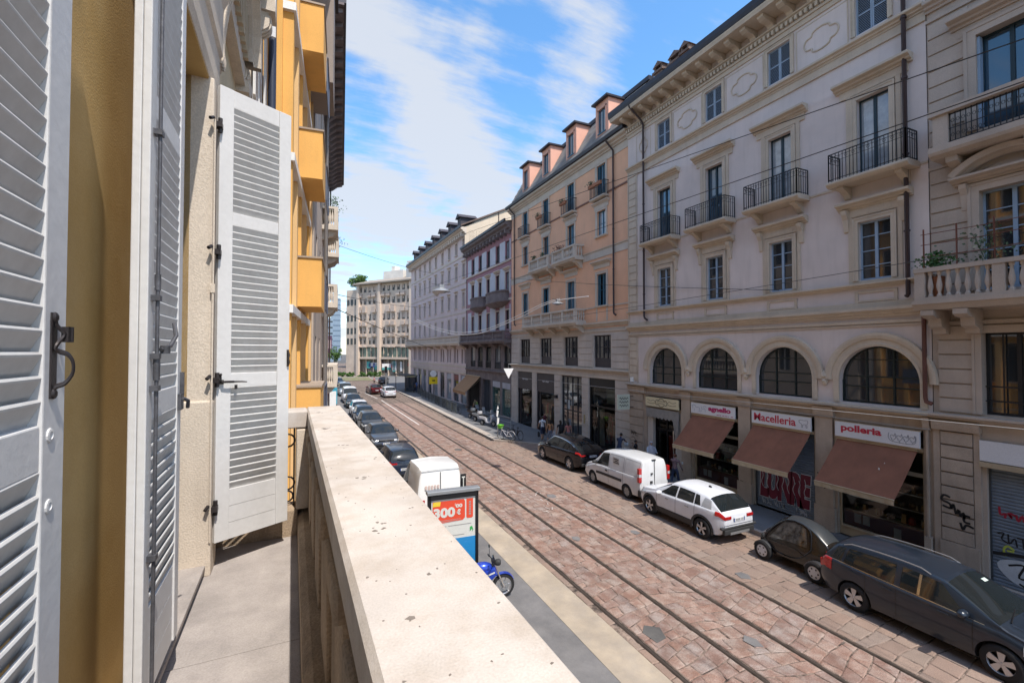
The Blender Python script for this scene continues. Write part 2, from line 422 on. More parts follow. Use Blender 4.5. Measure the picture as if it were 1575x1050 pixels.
for d, q, mt, cx, cy in vis:
    mb = MB()
    # individually pickable: what shows largest in front of the camera
    inview = (cy > 3.0 + (cx-7)*.30) and (cx < 12.6)
    if inview and cnt < 300:
        q2 = [(p[0]-cx, p[1]-cy) for p in q]; stone_geo(mb, q2, rnd)
        obj('stone', mb, mt, road, (cx, cy, 0)); cnt += 1
    else:
        stone_geo(far[mt.name], q, rnd)
for k, mb in far.items(): obj('stone_paving', mb, MATS[k], road, kind='stuff')
# grey repair patches set into the stones
for i, (x, y, r, mt) in enumerate(((7.35,8.35,.36,M_ASPH),(9.15,7.2,.22,M_ASPHL),(11.6,9.4,.24,M_ASPHL),(8.6,13.6,.2,M_ASPHL),(10.8,13.2,.2,M_ASPHL),(6.98,20.8,.4,M_ASPH),(7.5,24.5,.3,M_ASPH),(9.2,29,.35,M_ASPH),(10.1,18,.3,M_ASPHL),(10.6,4.9,.14,M_ASPH))):
    pts = [(x+r*rnd.uniform(.75,1.15)*cos(a*2*pi/5+.3+i)*.8, y+r*rnd.uniform(.75,1.15)*sin(a*2*pi/5+.3+i)) for a in range(5)]
    obj('repair_patch', MB().prof_z(pts, -.02, .011), mt, kind='structure')

# left: resin strip, parking lane, pavement
obj('tram_stop_strip', MB().box(5.68,6.60,-8,30.0,-.05,.012), M_BEIGE, kind='structure')
obj('parking_lane', MB().box(3.3,5.68,-8,112,-.05,.004), M_ASPHL, kind='structure')
lw = MB()
lw.poly([(-6,-8,.12),(3.15,-8,.12),(3.15,60,.12),(4.4,100,.12),(-6,100,.12)]); obj('pavement', lw, M_WALK, kind='structure')
kb = MB()
for i in range(70): kb.box(3.15,3.3,-8+i*1.0,-7.012+i*1.0,-.05,.125)
obj('kerb', kb, M_KERB, kind='structure')
# right pavement with the kerb, and the widened part beyond 31 m
rw = MB(); rw.poly([(14.8,-8,.12),(30,-8,.12),(30,130,.12),(14.3,130,.12),(13.6,66,.12),(12.75,31.3,.12),(14.8,28.0,.12)])
rw.poly([(14.8,-8,.12),(14.8,28.0,.12),(14.8,28.0,-.05),(14.8,-8,-.05)])
obj('pavement', rw, M_WALK, kind='structure')
kb = MB()
for i in range(36): kb.box(14.62,14.8,-8+i,-7.012+i,-.05,.125)
def kline(mb, a, b, w, z0, z1):
    a, b = Vector(a), Vector(b); L = (b-a).length; d = (b-a)/L; nrm = Vector((d.y,-d.x)); n = max(1,int(L))
    for i in range(n):
        p, q = a+d*(L*i/n), a+d*(L*(i+1)/n-.012)
        mb.prof_z([tuple(p), tuple(q), tuple(q+nrm*w), tuple(p+nrm*w)], z0, z1)
kline(kb, (14.62,28.0), (12.4,30.6), .2, -.05, .13); kline(kb, (12.4,30.6), (13.2,66), .55, -.05, .128); kline(kb,(13.2,66),(14.0,130),.3,-.05,.128)
obj('kerb', kb, M_KERB, kind='structure')
# dark slots along the widened kerb, white lane line
obj('kerb_gutter', MB().quad((12.28,30.8,.006),(12.40,30.8,.006),(12.74,45,.006),(12.62,45,.006)).quad((12.77,47,.006),(12.88,47,.006),(13.12,62,.006),(13.0,62,.006)), M_GROOVE, kind='structure')
ln = MB()
ln.quad((9.05,40,.014),(9.17,40,.014),(9.17,62,.014),(9.05,62,.014)); ln.quad((8.85,64,.014),(8.97,64,.014),(8.4,74,.014),(8.28,74,.014))
ln.quad((7.2,70,.014),(7.3,70,.014),(6.4,84,.014),(6.3,84,.014))
obj('lane_line', ln, M_PAINT, kind='structure')
# faded chalk-white scrawls on the stones
cm = MB(); rr = random.Random(5)
for (x,y) in ((9.1,19),(9.4,18.2),(9.7,17.4),(9.2,16.6)):
    for k in range(7):
        a = rr.uniform(0,3.1); l = rr.uniform(.1,.3); px, py = x+rr.uniform(-.35,.35), y+rr.uniform(-.4,.4)
        cm.quad((px,py,.014),(px+.03,py,.014),(px+.03+l*cos(a),py+l*sin(a),.014),(px+l*cos(a),py+l*sin(a),.014))
obj('road_marking', cm, M_PAINT, kind='structure')
# ================================================================== right-hand buildings (local x runs left to right as seen from the street)
C_WALL = mat('lavender_stucco', (.67,.58,.54), .9, .10, .5, bump=.3, bs=70, fine=.06, streak=.26, dirt=(.46,.405,.365))
C_TRIM = mat('beige_stone_trim', (.56,.47,.37), .85, .10, 1.2, bump=.25, bs=50, fine=.08, streak=.28, dirt=(.36,.30,.24))
C_BASE = mat('brown_granite', (.42,.335,.265), .8, .16, 1.3, bump=.35, bs=70, fine=.18, streak=.3, dirt=(.20,.165,.14))
D_WALL = mat('pale_grey_stone', (.47,.39,.325), .85, .12, .9, bump=.3, bs=60, fine=.1, streak=.25, dirt=(.34,.29,.25))
B_WALL = mat('peach_stucco', (.80,.465,.295), .9, .09, .6, bump=.25, bs=70, fine=.05, streak=.22, dirt=(.58,.36,.25))
B_STONE = mat('grey_rusticated_stone', (.55,.485,.425), .85, .12, 1.0, bump=.3, bs=60, fine=.1, streak=.22, dirt=(.34,.30,.27))
B_TRIM = mat('cream_trim', (.58,.51,.43), .85, .1, 1.2, bump=.2, bs=50, fine=.06, streak=.25, dirt=(.40,.35,.29))
A2_WALL = mat('mauve_stucco', (.38,.20,.22), .9, .1, .8, bump=.2, fine=.06, streak=.2)
A2_PAN = mat('pale_blue_panel', (.56,.56,.60), .85, .08, 1, bump=.1, fine=.04, streak=.12)
A2_DARK = mat('sooty_stone', (.19,.155,.15), .9, .25, 1.5, bump=.3, fine=.15, streak=.3)
A1_WALL = mat('pinkish_stone', (.66,.54,.52), .88, .07, .8, bump=.25, fine=.06, streak=.2, dirt=(.44,.35,.34))
A1_TRIM = mat('warm_cream_stone', (.62,.53,.44), .88, .07, .8, bump=.2, fine=.06, streak=.15)
GABLE = mat('cream_plaster', (.66,.55,.42), .9, .1, .6, bump=.2, fine=.06, streak=.25, dirt=(.5,.41,.31))
ROOFD = mat('dark_zinc', (.035,.035,.045), .45, .15, 2, metal=.3)
TILE = mat('brown_roof_tile', (.16,.11,.09), .85, .25, 3, bump=.4)
SLATE = mat('grey_stone_slate', (.27,.26,.25), .85, .2, 2, bump=.4, isl=.5)
PIPE = mat('brown_downpipe', (.055,.035,.035), .45, .1, metal=.2)
SHBLUE = mat('grey_blue_shutter', (.28,.36,.46), .6, .06, 3, bump=.05)
FRBLUE = mat('pale_blue_frame', (.30,.40,.52), .55, .06, 3, bump=.05)
FRTEAL = mat('dark_teal_frame', (.02,.045,.06), .5, .05)
SHTEAL = mat('petrol_blue_shutter', (.05,.15,.22), .55, .08, 3, bump=.05)
BRONZE = mat('dark_bronze_panel', (.05,.042,.045), .5, .12, 2, bump=.05)
AWN = mat('brown_awning_cloth', (.24,.098,.058), .85, .14, 1.6, bump=.2, bs=180, fine=.08, streak=.25)
AWNR = mat('rust_awning_cloth', (.36,.20,.10), .85, .1, 2, bump=.15, fine=.07, streak=.35)
TAN = mat('tan_trim', (.42,.33,.22), .7, .1)
SIGNW = mat('white_sign_panel', (.66,.66,.68), .4, .04, 1, bump=0)
SIGNC = mat('cream_sign_panel', (.66,.58,.38), .5, .06, 1, bump=0)
SLATM = mat('blue_grey_roller_slat', (.16,.19,.23), .5, .14, 2, bump=.08, fine=.05, streak=.25, dirt=(.09,.10,.12))
LEAF = mat('leaf_green', (.05,.12,.03), .6, .3, 8, bump=0, fine=.3)
LEAFD = mat('dusty_leaf', (.07,.11,.055), .6, .3, 8, bump=0, fine=.3)
TERRA = mat('terracotta', (.35,.15,.08), .8)
INK = mat('black_spray_paint', (.018,.018,.02), .5, 0, bump=0)
MAROON = mat('maroon_spray_paint', (.16,.012,.03), .55, .15, 5, bump=0)
WHSPRAY = mat('white_spray_paint', (.55,.56,.58), .6, .1, 5, bump=0)
REDSPRAY = mat('red_spray_paint', (.35,.02,.04), .6, .1, bump=0)
LIMESP = mat('lime_spray_paint', (.45,.5,.08), .6, .1, bump=0)

def wall(mb, x0, x1, z0, z1, ops, y=0.0, depth=.3, m=0):
    xs = sorted({x0, x1} | {a for o in ops for a in o[:2] if x0 < a < x1}); zs = sorted({z0, z1} | {a for o in ops for a in o[2:4] if z0 < a < z1})
    for i in range(len(xs)-1):
        for j in range(len(zs)-1):
            cx, cz = (xs[i]+xs[i+1])/2, (zs[j]+zs[j+1])/2
            if any(a < cx < b and c < cz < d for a, b, c, d in ops): continue
            mb.quad((xs[i],y,zs[j]),(xs[i+1],y,zs[j]),(xs[i+1],y,zs[j+1]),(xs[i],y,zs[j+1]), m)
    for a, b, c, d in ops:
        mb.quad((a,y,c),(a,y,d),(a,y+depth,d),(a,y+depth,c), m); mb.quad((b,y,c),(b,y+depth,c),(b,y+depth,d),(b,y,d), m)
        mb.quad((a,y,d),(b,y,d),(b,y+depth,d),(a,y+depth,d), m); mb.quad((a,y,c),(a,y+depth,c),(b,y+depth,c),(b,y,c), m)
def arch_panel(mb, x0, x1, z0, z1, xc, r, zs, zp, y=0, depth=.3, m=0, n=20):
    # wall panel x0..x1, z0..z1 with an arched hole (sill zs, spring zp, radius r)
    a, b = xc-r, xc+r
    mb.quad((x0,y,z0),(a,y,z0),(a,y,zp),(x0,y,zp), m); mb.quad((b,y,z0),(x1,y,z0),(x1,y,zp),(b,y,zp), m)
    if zs > z0: mb.quad((a,y,z0),(b,y,z0),(b,y,zs),(a,y,zs), m)
    A = [(xc-r*cos(pi*i/n), zp+r*sin(pi*i/n)) for i in range(n+1)]
    T = []
    for i in range(n+1):
        t = i/n
        T.append((x0 + (x1-x0)*t, z1))
    mb.add([(x0,y,zp)] + [(p[0],y,p[1]) for p in A] + [(x1,y,zp)] + [(p[0],y,p[1]) for p in T],
           [(0,1,n+3)] + [(1+i,2+i,n+3+i+1,n+3+i) for i in range(n)] + [(n+1,n+2,n+3+n)], m)
    for i in range(n): mb.quad((A[i][0],y,A[i][1]),(A[i+1][0],y,A[i+1][1]),(A[i+1][0],y+depth,A[i+1][1]),(A[i][0],y+depth,A[i][1]), m)
    mb.quad((a,y,zs),(a,y,zp),(a,y+depth,zp),(a,y+depth,zs), m); mb.quad((b,y,zs),(b,y+depth,zs),(b,y+depth,zp),(b,y,zp), m)
    mb.quad((a,y,zs),(a,y+depth,zs),(b,y+depth,zs),(b,y,zs), m)
def arc_band(mb, xc, zp, pr, a0=0, a1=180, n=26, m=0, legs=0):
    # moulded archivolt; pr: (radius,y) profile swept round the arch; legs: straight drop below the spring
    st = []
    if legs: st.append(('L', legs))
    k = len(pr); rows = []
    if legs: rows.append([(xc-r, y, zp-legs) for r, y in pr])
    for i in range(n+1):
        t = R(a0+(a1-a0)*i/n); rows.append([(xc-r*cos(t), y, zp+r*sin(t)) for r, y in pr])
    if legs: rows.append([(xc+r, y, zp-legs) for r, y in pr])
    vs = [p for row in rows for p in row]; q = len(rows)
    mb.add(vs, [(i*k+j, i*k+j+1, (i+1)*k+j+1, (i+1)*k+j) for i in range(q-1) for j in range(k-1)], m)
CORN = lambda p, h: [(0,0),(-p*.25,0),(-p*.3,h*.2),(-p*.55,h*.3),(-p*.62,h*.5),(-p*.9,h*.62),(-p,h*.7),(-p,h),(0,h)]
def cornice(mb, x0, x1, z, p, h, y=0, m=0, ret=True):
    pr = [(y+a, z+b) for a, b in CORN(p, h)]; e = p*.9 if ret else 0
    mb.prof_x(pr, x0, x1, m)
def surround(mb, w, h, t=.17, pj=.06, m=0, sill=True, x=0, z=0, base=0):
    # frame moulding round a window opening whose bottom centre is (x, z)
    for s in (-1, 1):
        xa, xb = x+s*w/2, x+s*(w/2+t); xa, xb = min(xa,xb), max(xa,xb)
        mb.box(xa, xb, -pj, 0, z-base, z+h+t, m); mb.box(min(x+s*(w/2+t),x+s*(w/2+t*.7)), max(x+s*(w/2+t),x+s*(w/2+t*.7)), -pj-.02, -pj, z-base, z+h+t, m)
    mb.box(x-w/2, x+w/2, -pj, 0, z+h, z+h+t, m)
    mb.box(x-w/2-t*.7, x+w/2+t*.7, -pj-.02, -pj, z+h+t*.7, z+h+t+.002, m)
    if sill: mb.prof_x([(0,z-.10),(-.12,z-.10),(-.15,z-.05),(-.15,z-.003),(0,z-.003)], x-w/2-t-.05, x+w/2+t+.05, m)
def hood(mb, w, z, p=.3, h=.28, x=0, m=0, consoles=False):
    mb.prof_x([(a, z+b) for a, b in CORN(p, h)], x-w/2, x+w/2, m)
    mb.box(x-w/2+.12, x+w/2-.12, -.05, 0, z-.26, z, m)
    if consoles:
        for s in (-1, 1):
            cx = x+s*(w/2-.24)
            mb.prof_x([(0,z-.75),(-.06,z-.72),(-.09,z-.5),(-.12,z-.3),(-.22,z-.12),(-.24,z),(0,z)], cx-.08, cx+.08, m)
def casement_frame(mb, w, h, t=.05, rows=4, two=True, y=0, m=0):
    mb.box(-w/2,-w/2+t,y,y+.06,0,h,m); mb.box(w/2-t,w/2,y,y+.06,0,h,m); mb.box(-w/2+t,w/2-t,y,y+.06,0,t*1.4,m); mb.box(-w/2+t,w/2-t,y,y+.06,h-t*1.2,h,m)
    mb.box(-t*.9,t*.9,y-.012,y+.05,t*1.4,h-t*1.2,m)
    for s in (-1, 1):
        a, b = sorted((s*t*.9, s*(w/2-t)))
        for r in range(1, rows): mb.box(a,b,y+.005,y+.045,h*r/rows-.014,h*r/rows+.014,m)
def window(root, x, z, w, h, key, frame_m, glass_m, rows=4, depth=.2, shutters=None, name='window'):
    f = cobj(name, (key,w,h,rows), lambda mb: casement_frame(mb, w, h, rows=rows), frame_m, root, (x, depth, z))
    for s in (-1, 1):
        cobj('pane', (key,w,h,glass_m.name,s), lambda mb: mb.quad((min(s*.04,s*(w/2-.04)),.03,.05),(max(s*.04,s*(w/2-.04)),.03,.05),(max(s*.04,s*(w/2-.04)),.03,h-.05),(min(s*.04,s*(w/2-.04)),.03,h-.05)), glass_m, f)
    return f
def louvre_leaf(mb, w, h, m=0, n=None, splits=2, t=.05, ms=None):
    mb.box(0,t,0,.035,0,h,m); mb.box(w-t,w,0,.035,0,h,m)
    ed = [h*i/splits for i in range(splits+1)]
    for i, e in enumerate(ed):
        a = max(0, e-t/2) if 0 < i < splits else (0 if i == 0 else h-t); mb.box(t,w-t,0,.035,a,a+t,m)
    for i in range(splits):
        a, b = ed[i]+t, ed[i+1]-t*.6; k = max(3, int((b-a)/.055)); st = (b-a)/k
        for j in range(k):
            z = a+st*j
            mb.add([(t,.0,z),(w-t,.0,z),(w-t,.026,z+st*.50),(t,.026,z+st*.50),(t,.008,z-.006),(w-t,.008,z-.006),(w-t,.032,z+st*.42),(t,.032,z+st*.42)],[(0,1,2,3),(7,6,5,4),(0,4,5,1)], m)
    mb.quad((t,.034,t),(w-t,.034,t),(w-t,.034,h-t),(t,.034,h-t), 1)  # black backing sheet stands in for the shade between the slats
def closed_shutters(root, x, z, w, h, mt, depth=.06):
    for s in (-1, 1):
        cobj('shutter', (w, h, mt.name), lambda mb: louvre_leaf(mb, w/2-.004, h), [mt, BLACK], root, (x-w/2 if s < 0 else x+.004, depth, z))
def open_shutters(root, x, z, w, h, mt, ang=80):
    # narrow folded leaves standing in the reveal
    for s in (-1, 1):
        cobj('shutter', (w, h, mt.name, 'o', s), lambda mb: louvre_leaf(mb, w/2, h), [mt, BLACK], root, (x+s*(w/2-.02), .17, z), (0,0,R(-ang if s < 0 else -(180-ang))))
BAL_PR = [(.055,0),(.055,.05),(.035,.07),(.03,.12),(.058,.24),(.062,.32),(.045,.44),(.028,.56),(.03,.60),(.05,.63),(.05,.70)]
def baluster(root, x, y, z, h=.62, mt=None, n=8):
    k = h/.70
    return cobj('baluster', (round(h,2), mt.name, n), lambda mb: mb.lathe([(r*1.15, q*k) for r, q in BAL_PR], n=n), mt, root, (x,y,z), smooth=True)
def iron_balcony(root, xc, z, w, p, mt, h=1.0, scroll=True):
    # stone slab with brackets and a wrought-iron railing
    sl = MB(); sl.prof_x([(-p,z),(-p-.04,z+.05),(-p-.04,z+.11),(-p,z+.14),(0,z+.14),(0,z-.05),(-p*.9,z-.05)], xc-w/2-.04, xc+w/2+.04)
    for s in (-1, 1):
        cx = xc+s*(w/2-.3); sl.prof_x([(0,z-.05),(-p*.75,z-.05),(-p*.75,z-.13),(-p*.5,z-.2),(-p*.25,z-.3),(-.08,z-.42),(0,z-.45)], cx-.1, cx+.1)
    b = obj('balcony', sl, mt, root)
    r = MB(); x0, x1, y0, zz = xc-w/2+.03, xc+w/2-.03, -p+.03, z+.14
    def bars(a, b, n):
        for i in range(n+1):
            t = i/n; px, py = a[0]+(b[0]-a[0])*t, a[1]+(b[1]-a[1])*t
            big = i in (0, n)
            r.box(px-(.014 if big else .008), px+(.014 if big else .008), py-(.014 if big else .008), py+(.014 if big else .008), zz, zz+h)
            if scroll and not big and i % 2: 
                for kk in range(6):
                    a0, a1 = kk*pi/3, (kk+1)*pi/3
                    ux, uy = (b[0]-a[0]), (b[1]-a[1]); L = math.hypot(ux,uy); ux/=L; uy/=L
                    q = lambda an: (px+ux*.045*cos(an), py+uy*.045*cos(an), zz+h-.16+.045*sin(an))
                    r.tube([q(a0), q(a1)], .006, 4, cap=False)
        for (hz, tt) in ((h, .02), (h-.10, .009), (.08, .012), (h-.26,.008)):
            if a[1] == b[1]: r.box(min(a[0],b[0]), max(a[0],b[0]), a[1]-tt, a[1]+tt, zz+hz-tt*.6, zz+hz+tt*.6)
            else: r.box(a[0]-tt, a[0]+tt, min(a[1],b[1]), max(a[1],b[1]), zz+hz-tt*.6, zz+hz+tt*.6)
    bars((x0,y0),(x1,y0), int(w/.11)); bars((x0,y0),(x0,-.02), max(3,int(p/.12))); bars((x1,y0),(x1,-.02), max(3,int(p/.12)))
    obj('railing', r, IRON, b)
    return b
def stone_balcony(root, x0, x1, z, p, mt, h=.85, piers=2, cons=2, ends=True, bal=True, slab=.22):
    mb = MB(); mb.prof_x([(0,z-slab),(-p*.92,z-slab),(-p,z-slab*.5),(-p-.05,z-slab*.4),(-p-.05,z),(0,z)], x0-.05, x1+.05)
    for i in range(cons):
        cx = x0+.3+(x1-x0-.6)*i/max(1,cons-1)
        mb.prof_x([(0,z-slab),(-p*.85,z-slab),(-p*.85,z-slab-.12),(-p*.6,z-slab-.18),(-p*.3,z-slab-.38),(-.1,z-slab-.5),(0,z-slab-.52)], cx-.13, cx+.13)
    mb.box(x0-.02,x1+.02,-p-.02,-p+.2,z+h-.12,z+h); mb.box(x0,x1,-p,-p+.16,z,z+.08)
    for s, xx in ((0,x0),(1,x1)):
        a, b = (xx, xx+.16) if s == 0 else (xx-.16, xx)
        mb.box(a-.02,b+.02,-p+.2,0,z+h-.121,z+h-.001); mb.box(a,b,-p+.16,0,z,z+.079)
    px = [x0 + (x1-x0-.24)*i/(piers) for i in range(piers+1)]
    for a in px: mb.box(a, a+.24, -p+.005, -p+.175, z+.08, z+h-.12)
    b = obj('balcony', mb, mt, root)
    if bal:
        for i in range(len(px)-1):
            a, c = px[i]+.24, px[i+1]; n = max(1, int((c-a)/.2))
            for k in range(n): baluster(b, a+(c-a)*(k+.5)/n, -p+.09, z+.08, h-.2, mt, 6)
        n = max(1, int((p-.2)/.2))
        for xx in (x0+.08, x1-.08):
            for k in range(n): baluster(b, xx, -p+.24+(p-.26)*(k+.5)/n, z+.08, h-.2, mt, 6)
    return b
def plant(root, x, y, z, n, s, mt, seed=1, hang=0, name='plant', h=.35):
    rd = random.Random(seed); mb = MB()
    for i in range(n):
        a = rd.uniform(0,6.28); r = abs(rd.gauss(0,.4))*s; px, py = x+r*cos(a), y+r*sin(a)*.6; pz = z+rd.uniform(-hang,h)*(1-r/s*.5)
        d = Vector((rd.uniform(-1,1),rd.uniform(-1,1),rd.uniform(-.3,1))).normalized(); e = d.cross(Vector((rd.uniform(-1,1),rd.uniform(-1,1),.3))).normalized()
        l = rd.uniform(.05,.11); p = Vector((px,py,pz)); w = l*.38
        mb.add([p, p+d*l*.5+e*w, p+d*l, p+d*l*.5-e*w], [(0,1,2,3)])
    for i in range(5):
        a = rd.uniform(0,6.28); mb.tube([(x,y,z-.1),(x+.2*s*cos(a),y+.15*s*sin(a),z+h*.7)], .006, 4, cap=False)
    return obj(name, mb, mt, root)
def stones(root, x0, x1, zs, mt, y=-.03, gap=.025, t=.04, name='stone', bev=.012):
    for za, zb in zip(zs[:-1], zs[1:]):
        w, h = round(x1-x0, 3), round(zb-za-gap, 3)
        def fn(mb):
            b = bev; mb.frustum((0,w,0,h,0),(b,w-b,b,h-b,-t)) if False else mb.add([(0,0,0),(w,0,0),(w,0,h),(0,0,h),(b,-t,b),(w-b,-t,b),(w-b,-t,h-b),(b,-t,h-b)],[(4,5,6,7),(0,1,5,4),(1,2,6,5),(2,3,7,6),(3,0,4,7)])
        cobj(name, (w,h,mt.name,t), fn, mt, root, (x0, y+t if False else 0.001, za+gap/2))
def frange(a, b, n): return [a+(b-a)*i/n for i in range(n+1)]
def right_building(name, label, S, X, rot=-90):
    return thing(name, label, 'building', (X, S, 0), R(rot))

# ---------------------------------------------------------------- C: long pale house with the arches and butcher's shops
SC0 = 21.3; XC = 17.1
Cb = right_building('apartment_building', 'pale lavender four-storey building with arched mezzanine windows above the butcher shops', SC0, XC)
lx = lambda s: SC0 - s
bays = [18.37, 15.15, 11.95, 8.70]; LC = SC0-7.25
mb = MB()
ops = [(lx(c)-.475, lx(c)+.475, 12.35, 15.05) for c in bays] + [(lx(c)-.475, lx(c)+.475, 8.87, 10.85) for c in bays] + [(lx(c)-.475, lx(c)+.475, 17.28, 18.66) for c in bays]
wall(mb, 0, LC, 7.9, 20.0, ops, depth=.28)
edges = [0, lx(16.76), lx(13.55), lx(10.33), LC]
for i, c in enumerate(bays): arch_panel(mb, edges[i], edges[i+1], 4.6, 7.9, lx(c), 1.16, 4.74, 5.5, depth=.35)
obj('wall', mb, C_WALL, Cb)
# solid body, leaving the shop rooms hollow
obj('building_body', MB().box(0.0,LC,.36,11,4.62,20.0).box(0,LC,3.2,11,0,4.62), DARKIN, Cb)
shops = [(19.78,17.30),(16.52,14.02),(13.25,10.76),(9.97,7.50)]
mb = MB()
wall(mb, 0, LC, 0.1, 4.6, [(lx(a), lx(b), .12, 4.08) for a, b in shops], depth=.45)
for xx in (0.0, LC-.01): mb.quad((xx,0,0),(xx,3.2,0),(xx,3.2,4.6),(xx,0,4.6))
obj('ground_floor_wall', mb, C_BASE, Cb)
pier = [0.0] + [lx(v) for ab in shops for v in ab] + [LC]
pr = [(pier[i], pier[i+1]) for i in range(0, len(pier), 2)]
for i, (a, b) in enumerate(pr):
    p = MB()
    if i: p.box(a+.10, b-.10, -.10, 0, .1, 4.15)
    if i: p.box(a+.04, b-.04, -.14, 0, .1, .95)
    p.prof_x([(0,4.15),(-.13,4.15),(-.16,4.25),(-.16,4.33),(-.2,4.45),(-.2,4.52),(0,4.52)], a+.04, b-.04)
    obj('pier', p, C_BASE, Cb)
stones(Cb, .06, 1.22, frange(.95, 4.15, 7), C_BASE, t=.06)
t = MB()
cornice(t, -.02, LC+.02, 4.50, .32, .17)                                  # ledge above the shops
cornice(t, 0, LC, 7.62, .26, .30); t.box(0,LC,-.07,0,7.40,7.50); t.box(.0,LC,-.05,0,7.32,7.36)
cornice(t, 0, LC, 8.60, .20, .16); t.box(0,LC,-.045,0,7.93,8.12)
t.box(0,LC,-.035,0,12.20,12.27); t.box(0,LC,-.035,0,11.72,11.77) if False else t.box(0,LC,-.03,0,12.70,12.74) if False else None
cornice(t, 0, LC, 16.86, .22, .24); t.box(0,LC,-.06,0,16.55,16.62); t.box(0,LC,-.03,0,16.62,16.86)
t.box(0,LC,-.05,0,18.86,19.08); 
cornice(t, -.02, LC+.02, 19.34, .18, .14)
t.box(-.02,LC+.02,-.10,0,19.05,19.16)
obj('string_course', t, C_TRIM, Cb)
t = MB()                                                                # eaves: flat soffit, dark gutter
t.prof_x([(0,19.86),(-.95,19.86),(-.97,19.93),(-1.0,20.0),(-1.0,20.06),(0,20.06)], -.45, LC+.1)
obj('eaves', t, C_TRIM, Cb)
obj('gutter', MB().prof_x([(-.93,20.04),(-1.02,20.07),(-1.06,20.22),(-1.06,20.44),(-.98,20.46),(-.3,20.30),(-.3,20.06)], -.5, LC+.1), ROOFD, Cb)
obj('roof', MB().add([(-.5,-.9,20.44),(LC,-.9,20.44),(LC,6,23.2),(-.5,6,23.2)],[(0,1,2,3)]).quad((-.5,-.9,20.44),(-.5,6,23.2),(-.5,11,20.0),(-.5,0,20.0)), TILE, Cb)
nden = 74
cobj('dentil_row', 'C', lambda mb: [mb.box(.05+i*LC/nden, .05+i*LC/nden+.10, -.19, -.02, 19.17, 19.33) for i in range(nden)], C_TRIM, Cb)['kind'] = 'stuff'
for i in range(18):
    cobj('eaves_bracket', 'C', lambda mb: mb.prof_x([(0,-.42),(-.12,-.38),(-.22,-.26),(-.35,-.22),(-.62,-.20),(-.78,-.12),(-.78,0),(0,0)], -.13, .13), C_TRIM, Cb, (-.1+.42+i*.80, 0, 19.858))
for c in bays:
    x = lx(c)
    # attic windows and their frames
    s = MB(); surround(s, .95, 1.38, .14, .05, x=x, z=17.28, sill=False); obj('window_surround', s, C_TRIM, Cb)
    s = MB(); surround(s, .95, 2.70, .17, .06, x=x, z=12.35, sill=False); s.box(x-.8,x-.66,-.045,0,12.35,15.4); s.box(x+.66,x+.8,-.045,0,12.35,15.4); hood(s, 2.25, 15.52, .34, .26, x=x); obj('window_surround', s, C_TRIM, Cb)
    s = MB(); surround(s, .95, 1.98, .16, .07, x=x, z=8.87, sill=False)
    s.box(x-.78,x-.66,-.045,0,8.76,11.1); s.box(x+.66,x+.78,-.045,0,8.76,11.1)
    s.box(x-.66,x+.66,-.04,0,8.76,8.865)
    hood(s, 2.15, 11.33, .32, .25, x=x, consoles=True)
    s.box(x-.5,x+.5,-.06,-.04,11.12,11.24)
    # recessed panel moulding below the first-floor window
    for (a,b,zz0,zz1) in ((-.62,-.52,7.99+.12,8.5),(.52,.62,8.11,8.5)): s.box(x+a,x+b,-.03,0,zz0,zz1)
    s.box(x-.62,x+.62,-.031,0,8.44,8.51); s.box(x-.62,x+.62,-.031,0,8.14,8.20)
    obj('window_surround', s, C_TRIM, Cb)
    closed_shutters(Cb, x, 17.28, .95, 1.38, SHBLUE)
    window(Cb, x, 12.35, .95, 2.70, 'C2', FRTEAL, GLASSC if c < 12 else GLASSB, rows=1, depth=.14)
    window(Cb, x, 8.87, .95, 1.98, 'C1', FRBLUE, GLASS, rows=4, depth=.10)
    iron_balcony(Cb, x-.03+(.1 if c < 9 else 0), 12.17, 2.28, .68, C_TRIM, h=.95)
    # arched window: moulded band, dark iron frame, glass
    a = MB(); arc_band(a, x, 5.5, [(1.16,0),(1.16,-.05),(1.24,-.07),(1.26,-.05),(1.40,-.05),(1.42,-.10),(1.52,-.13),(1.60,-.13),(1.62,0)], legs=.0)
    for s_ in (-1,1): a.box(min(x+s_*1.16,x+s_*1.34),max(x+s_*1.16,x+s_*1.34),-.05,0,4.74,5.5)
    obj('archivolt', a, C_TRIM, Cb)
    f = MB()
    for k in range(20):
        t0, t1 = pi*k/20, pi*(k+1)/20
        f.add([(x-1.16*cos(t0),.20,5.5+1.16*sin(t0)),(x-1.16*cos(t1),.20,5.5+1.16*sin(t1)),(x-1.10*cos(t1),.20,5.5+1.10*sin(t1)),(x-1.10*cos(t0),.20,5.5+1.10*sin(t0))],[(0,1,2,3)])
    for xx in (-1.16,-.42,.36,1.11): f.box(x+xx, x+xx+.05, .17, .22, 4.76, 5.5 + (math.sqrt(max(0,1.16**2-(abs(xx)+.02)**2)) if abs(xx) < 1 else 0))
    for zz in (4.76, 5.28, 5.62): f.box(x-1.13, x+1.13, .18, .215, zz, zz+.045)
    for zz in (6.2,): f.box(x-.93, x+.93, .18, .21, zz, zz+.03)
    fo = obj('window', f, mat('dark_green_iron', (.012,.022,.022), .4), Cb)
    gp = [(x-1.13,.21,4.78),(x+1.13,.21,4.78)] + [(x+1.13*cos(pi*k/20),.21,5.5+1.13*sin(pi*k/20)) for k in range(21)]
    obj('pane', MB().poly(gp), GLASS, fo)
for i in range(3):
    xx = (lx(bays[i])+lx(bays[i+1]))/2
    obj('keel_ornament', MB().lathe([(.02,-.35),(.09,-.28),(.11,-.18),(.06,-.10),(.13,-.02),(.10,.10),(.03,.2)], (xx,-.06,5.62), 8), C_TRIM, Cb, smooth=True)
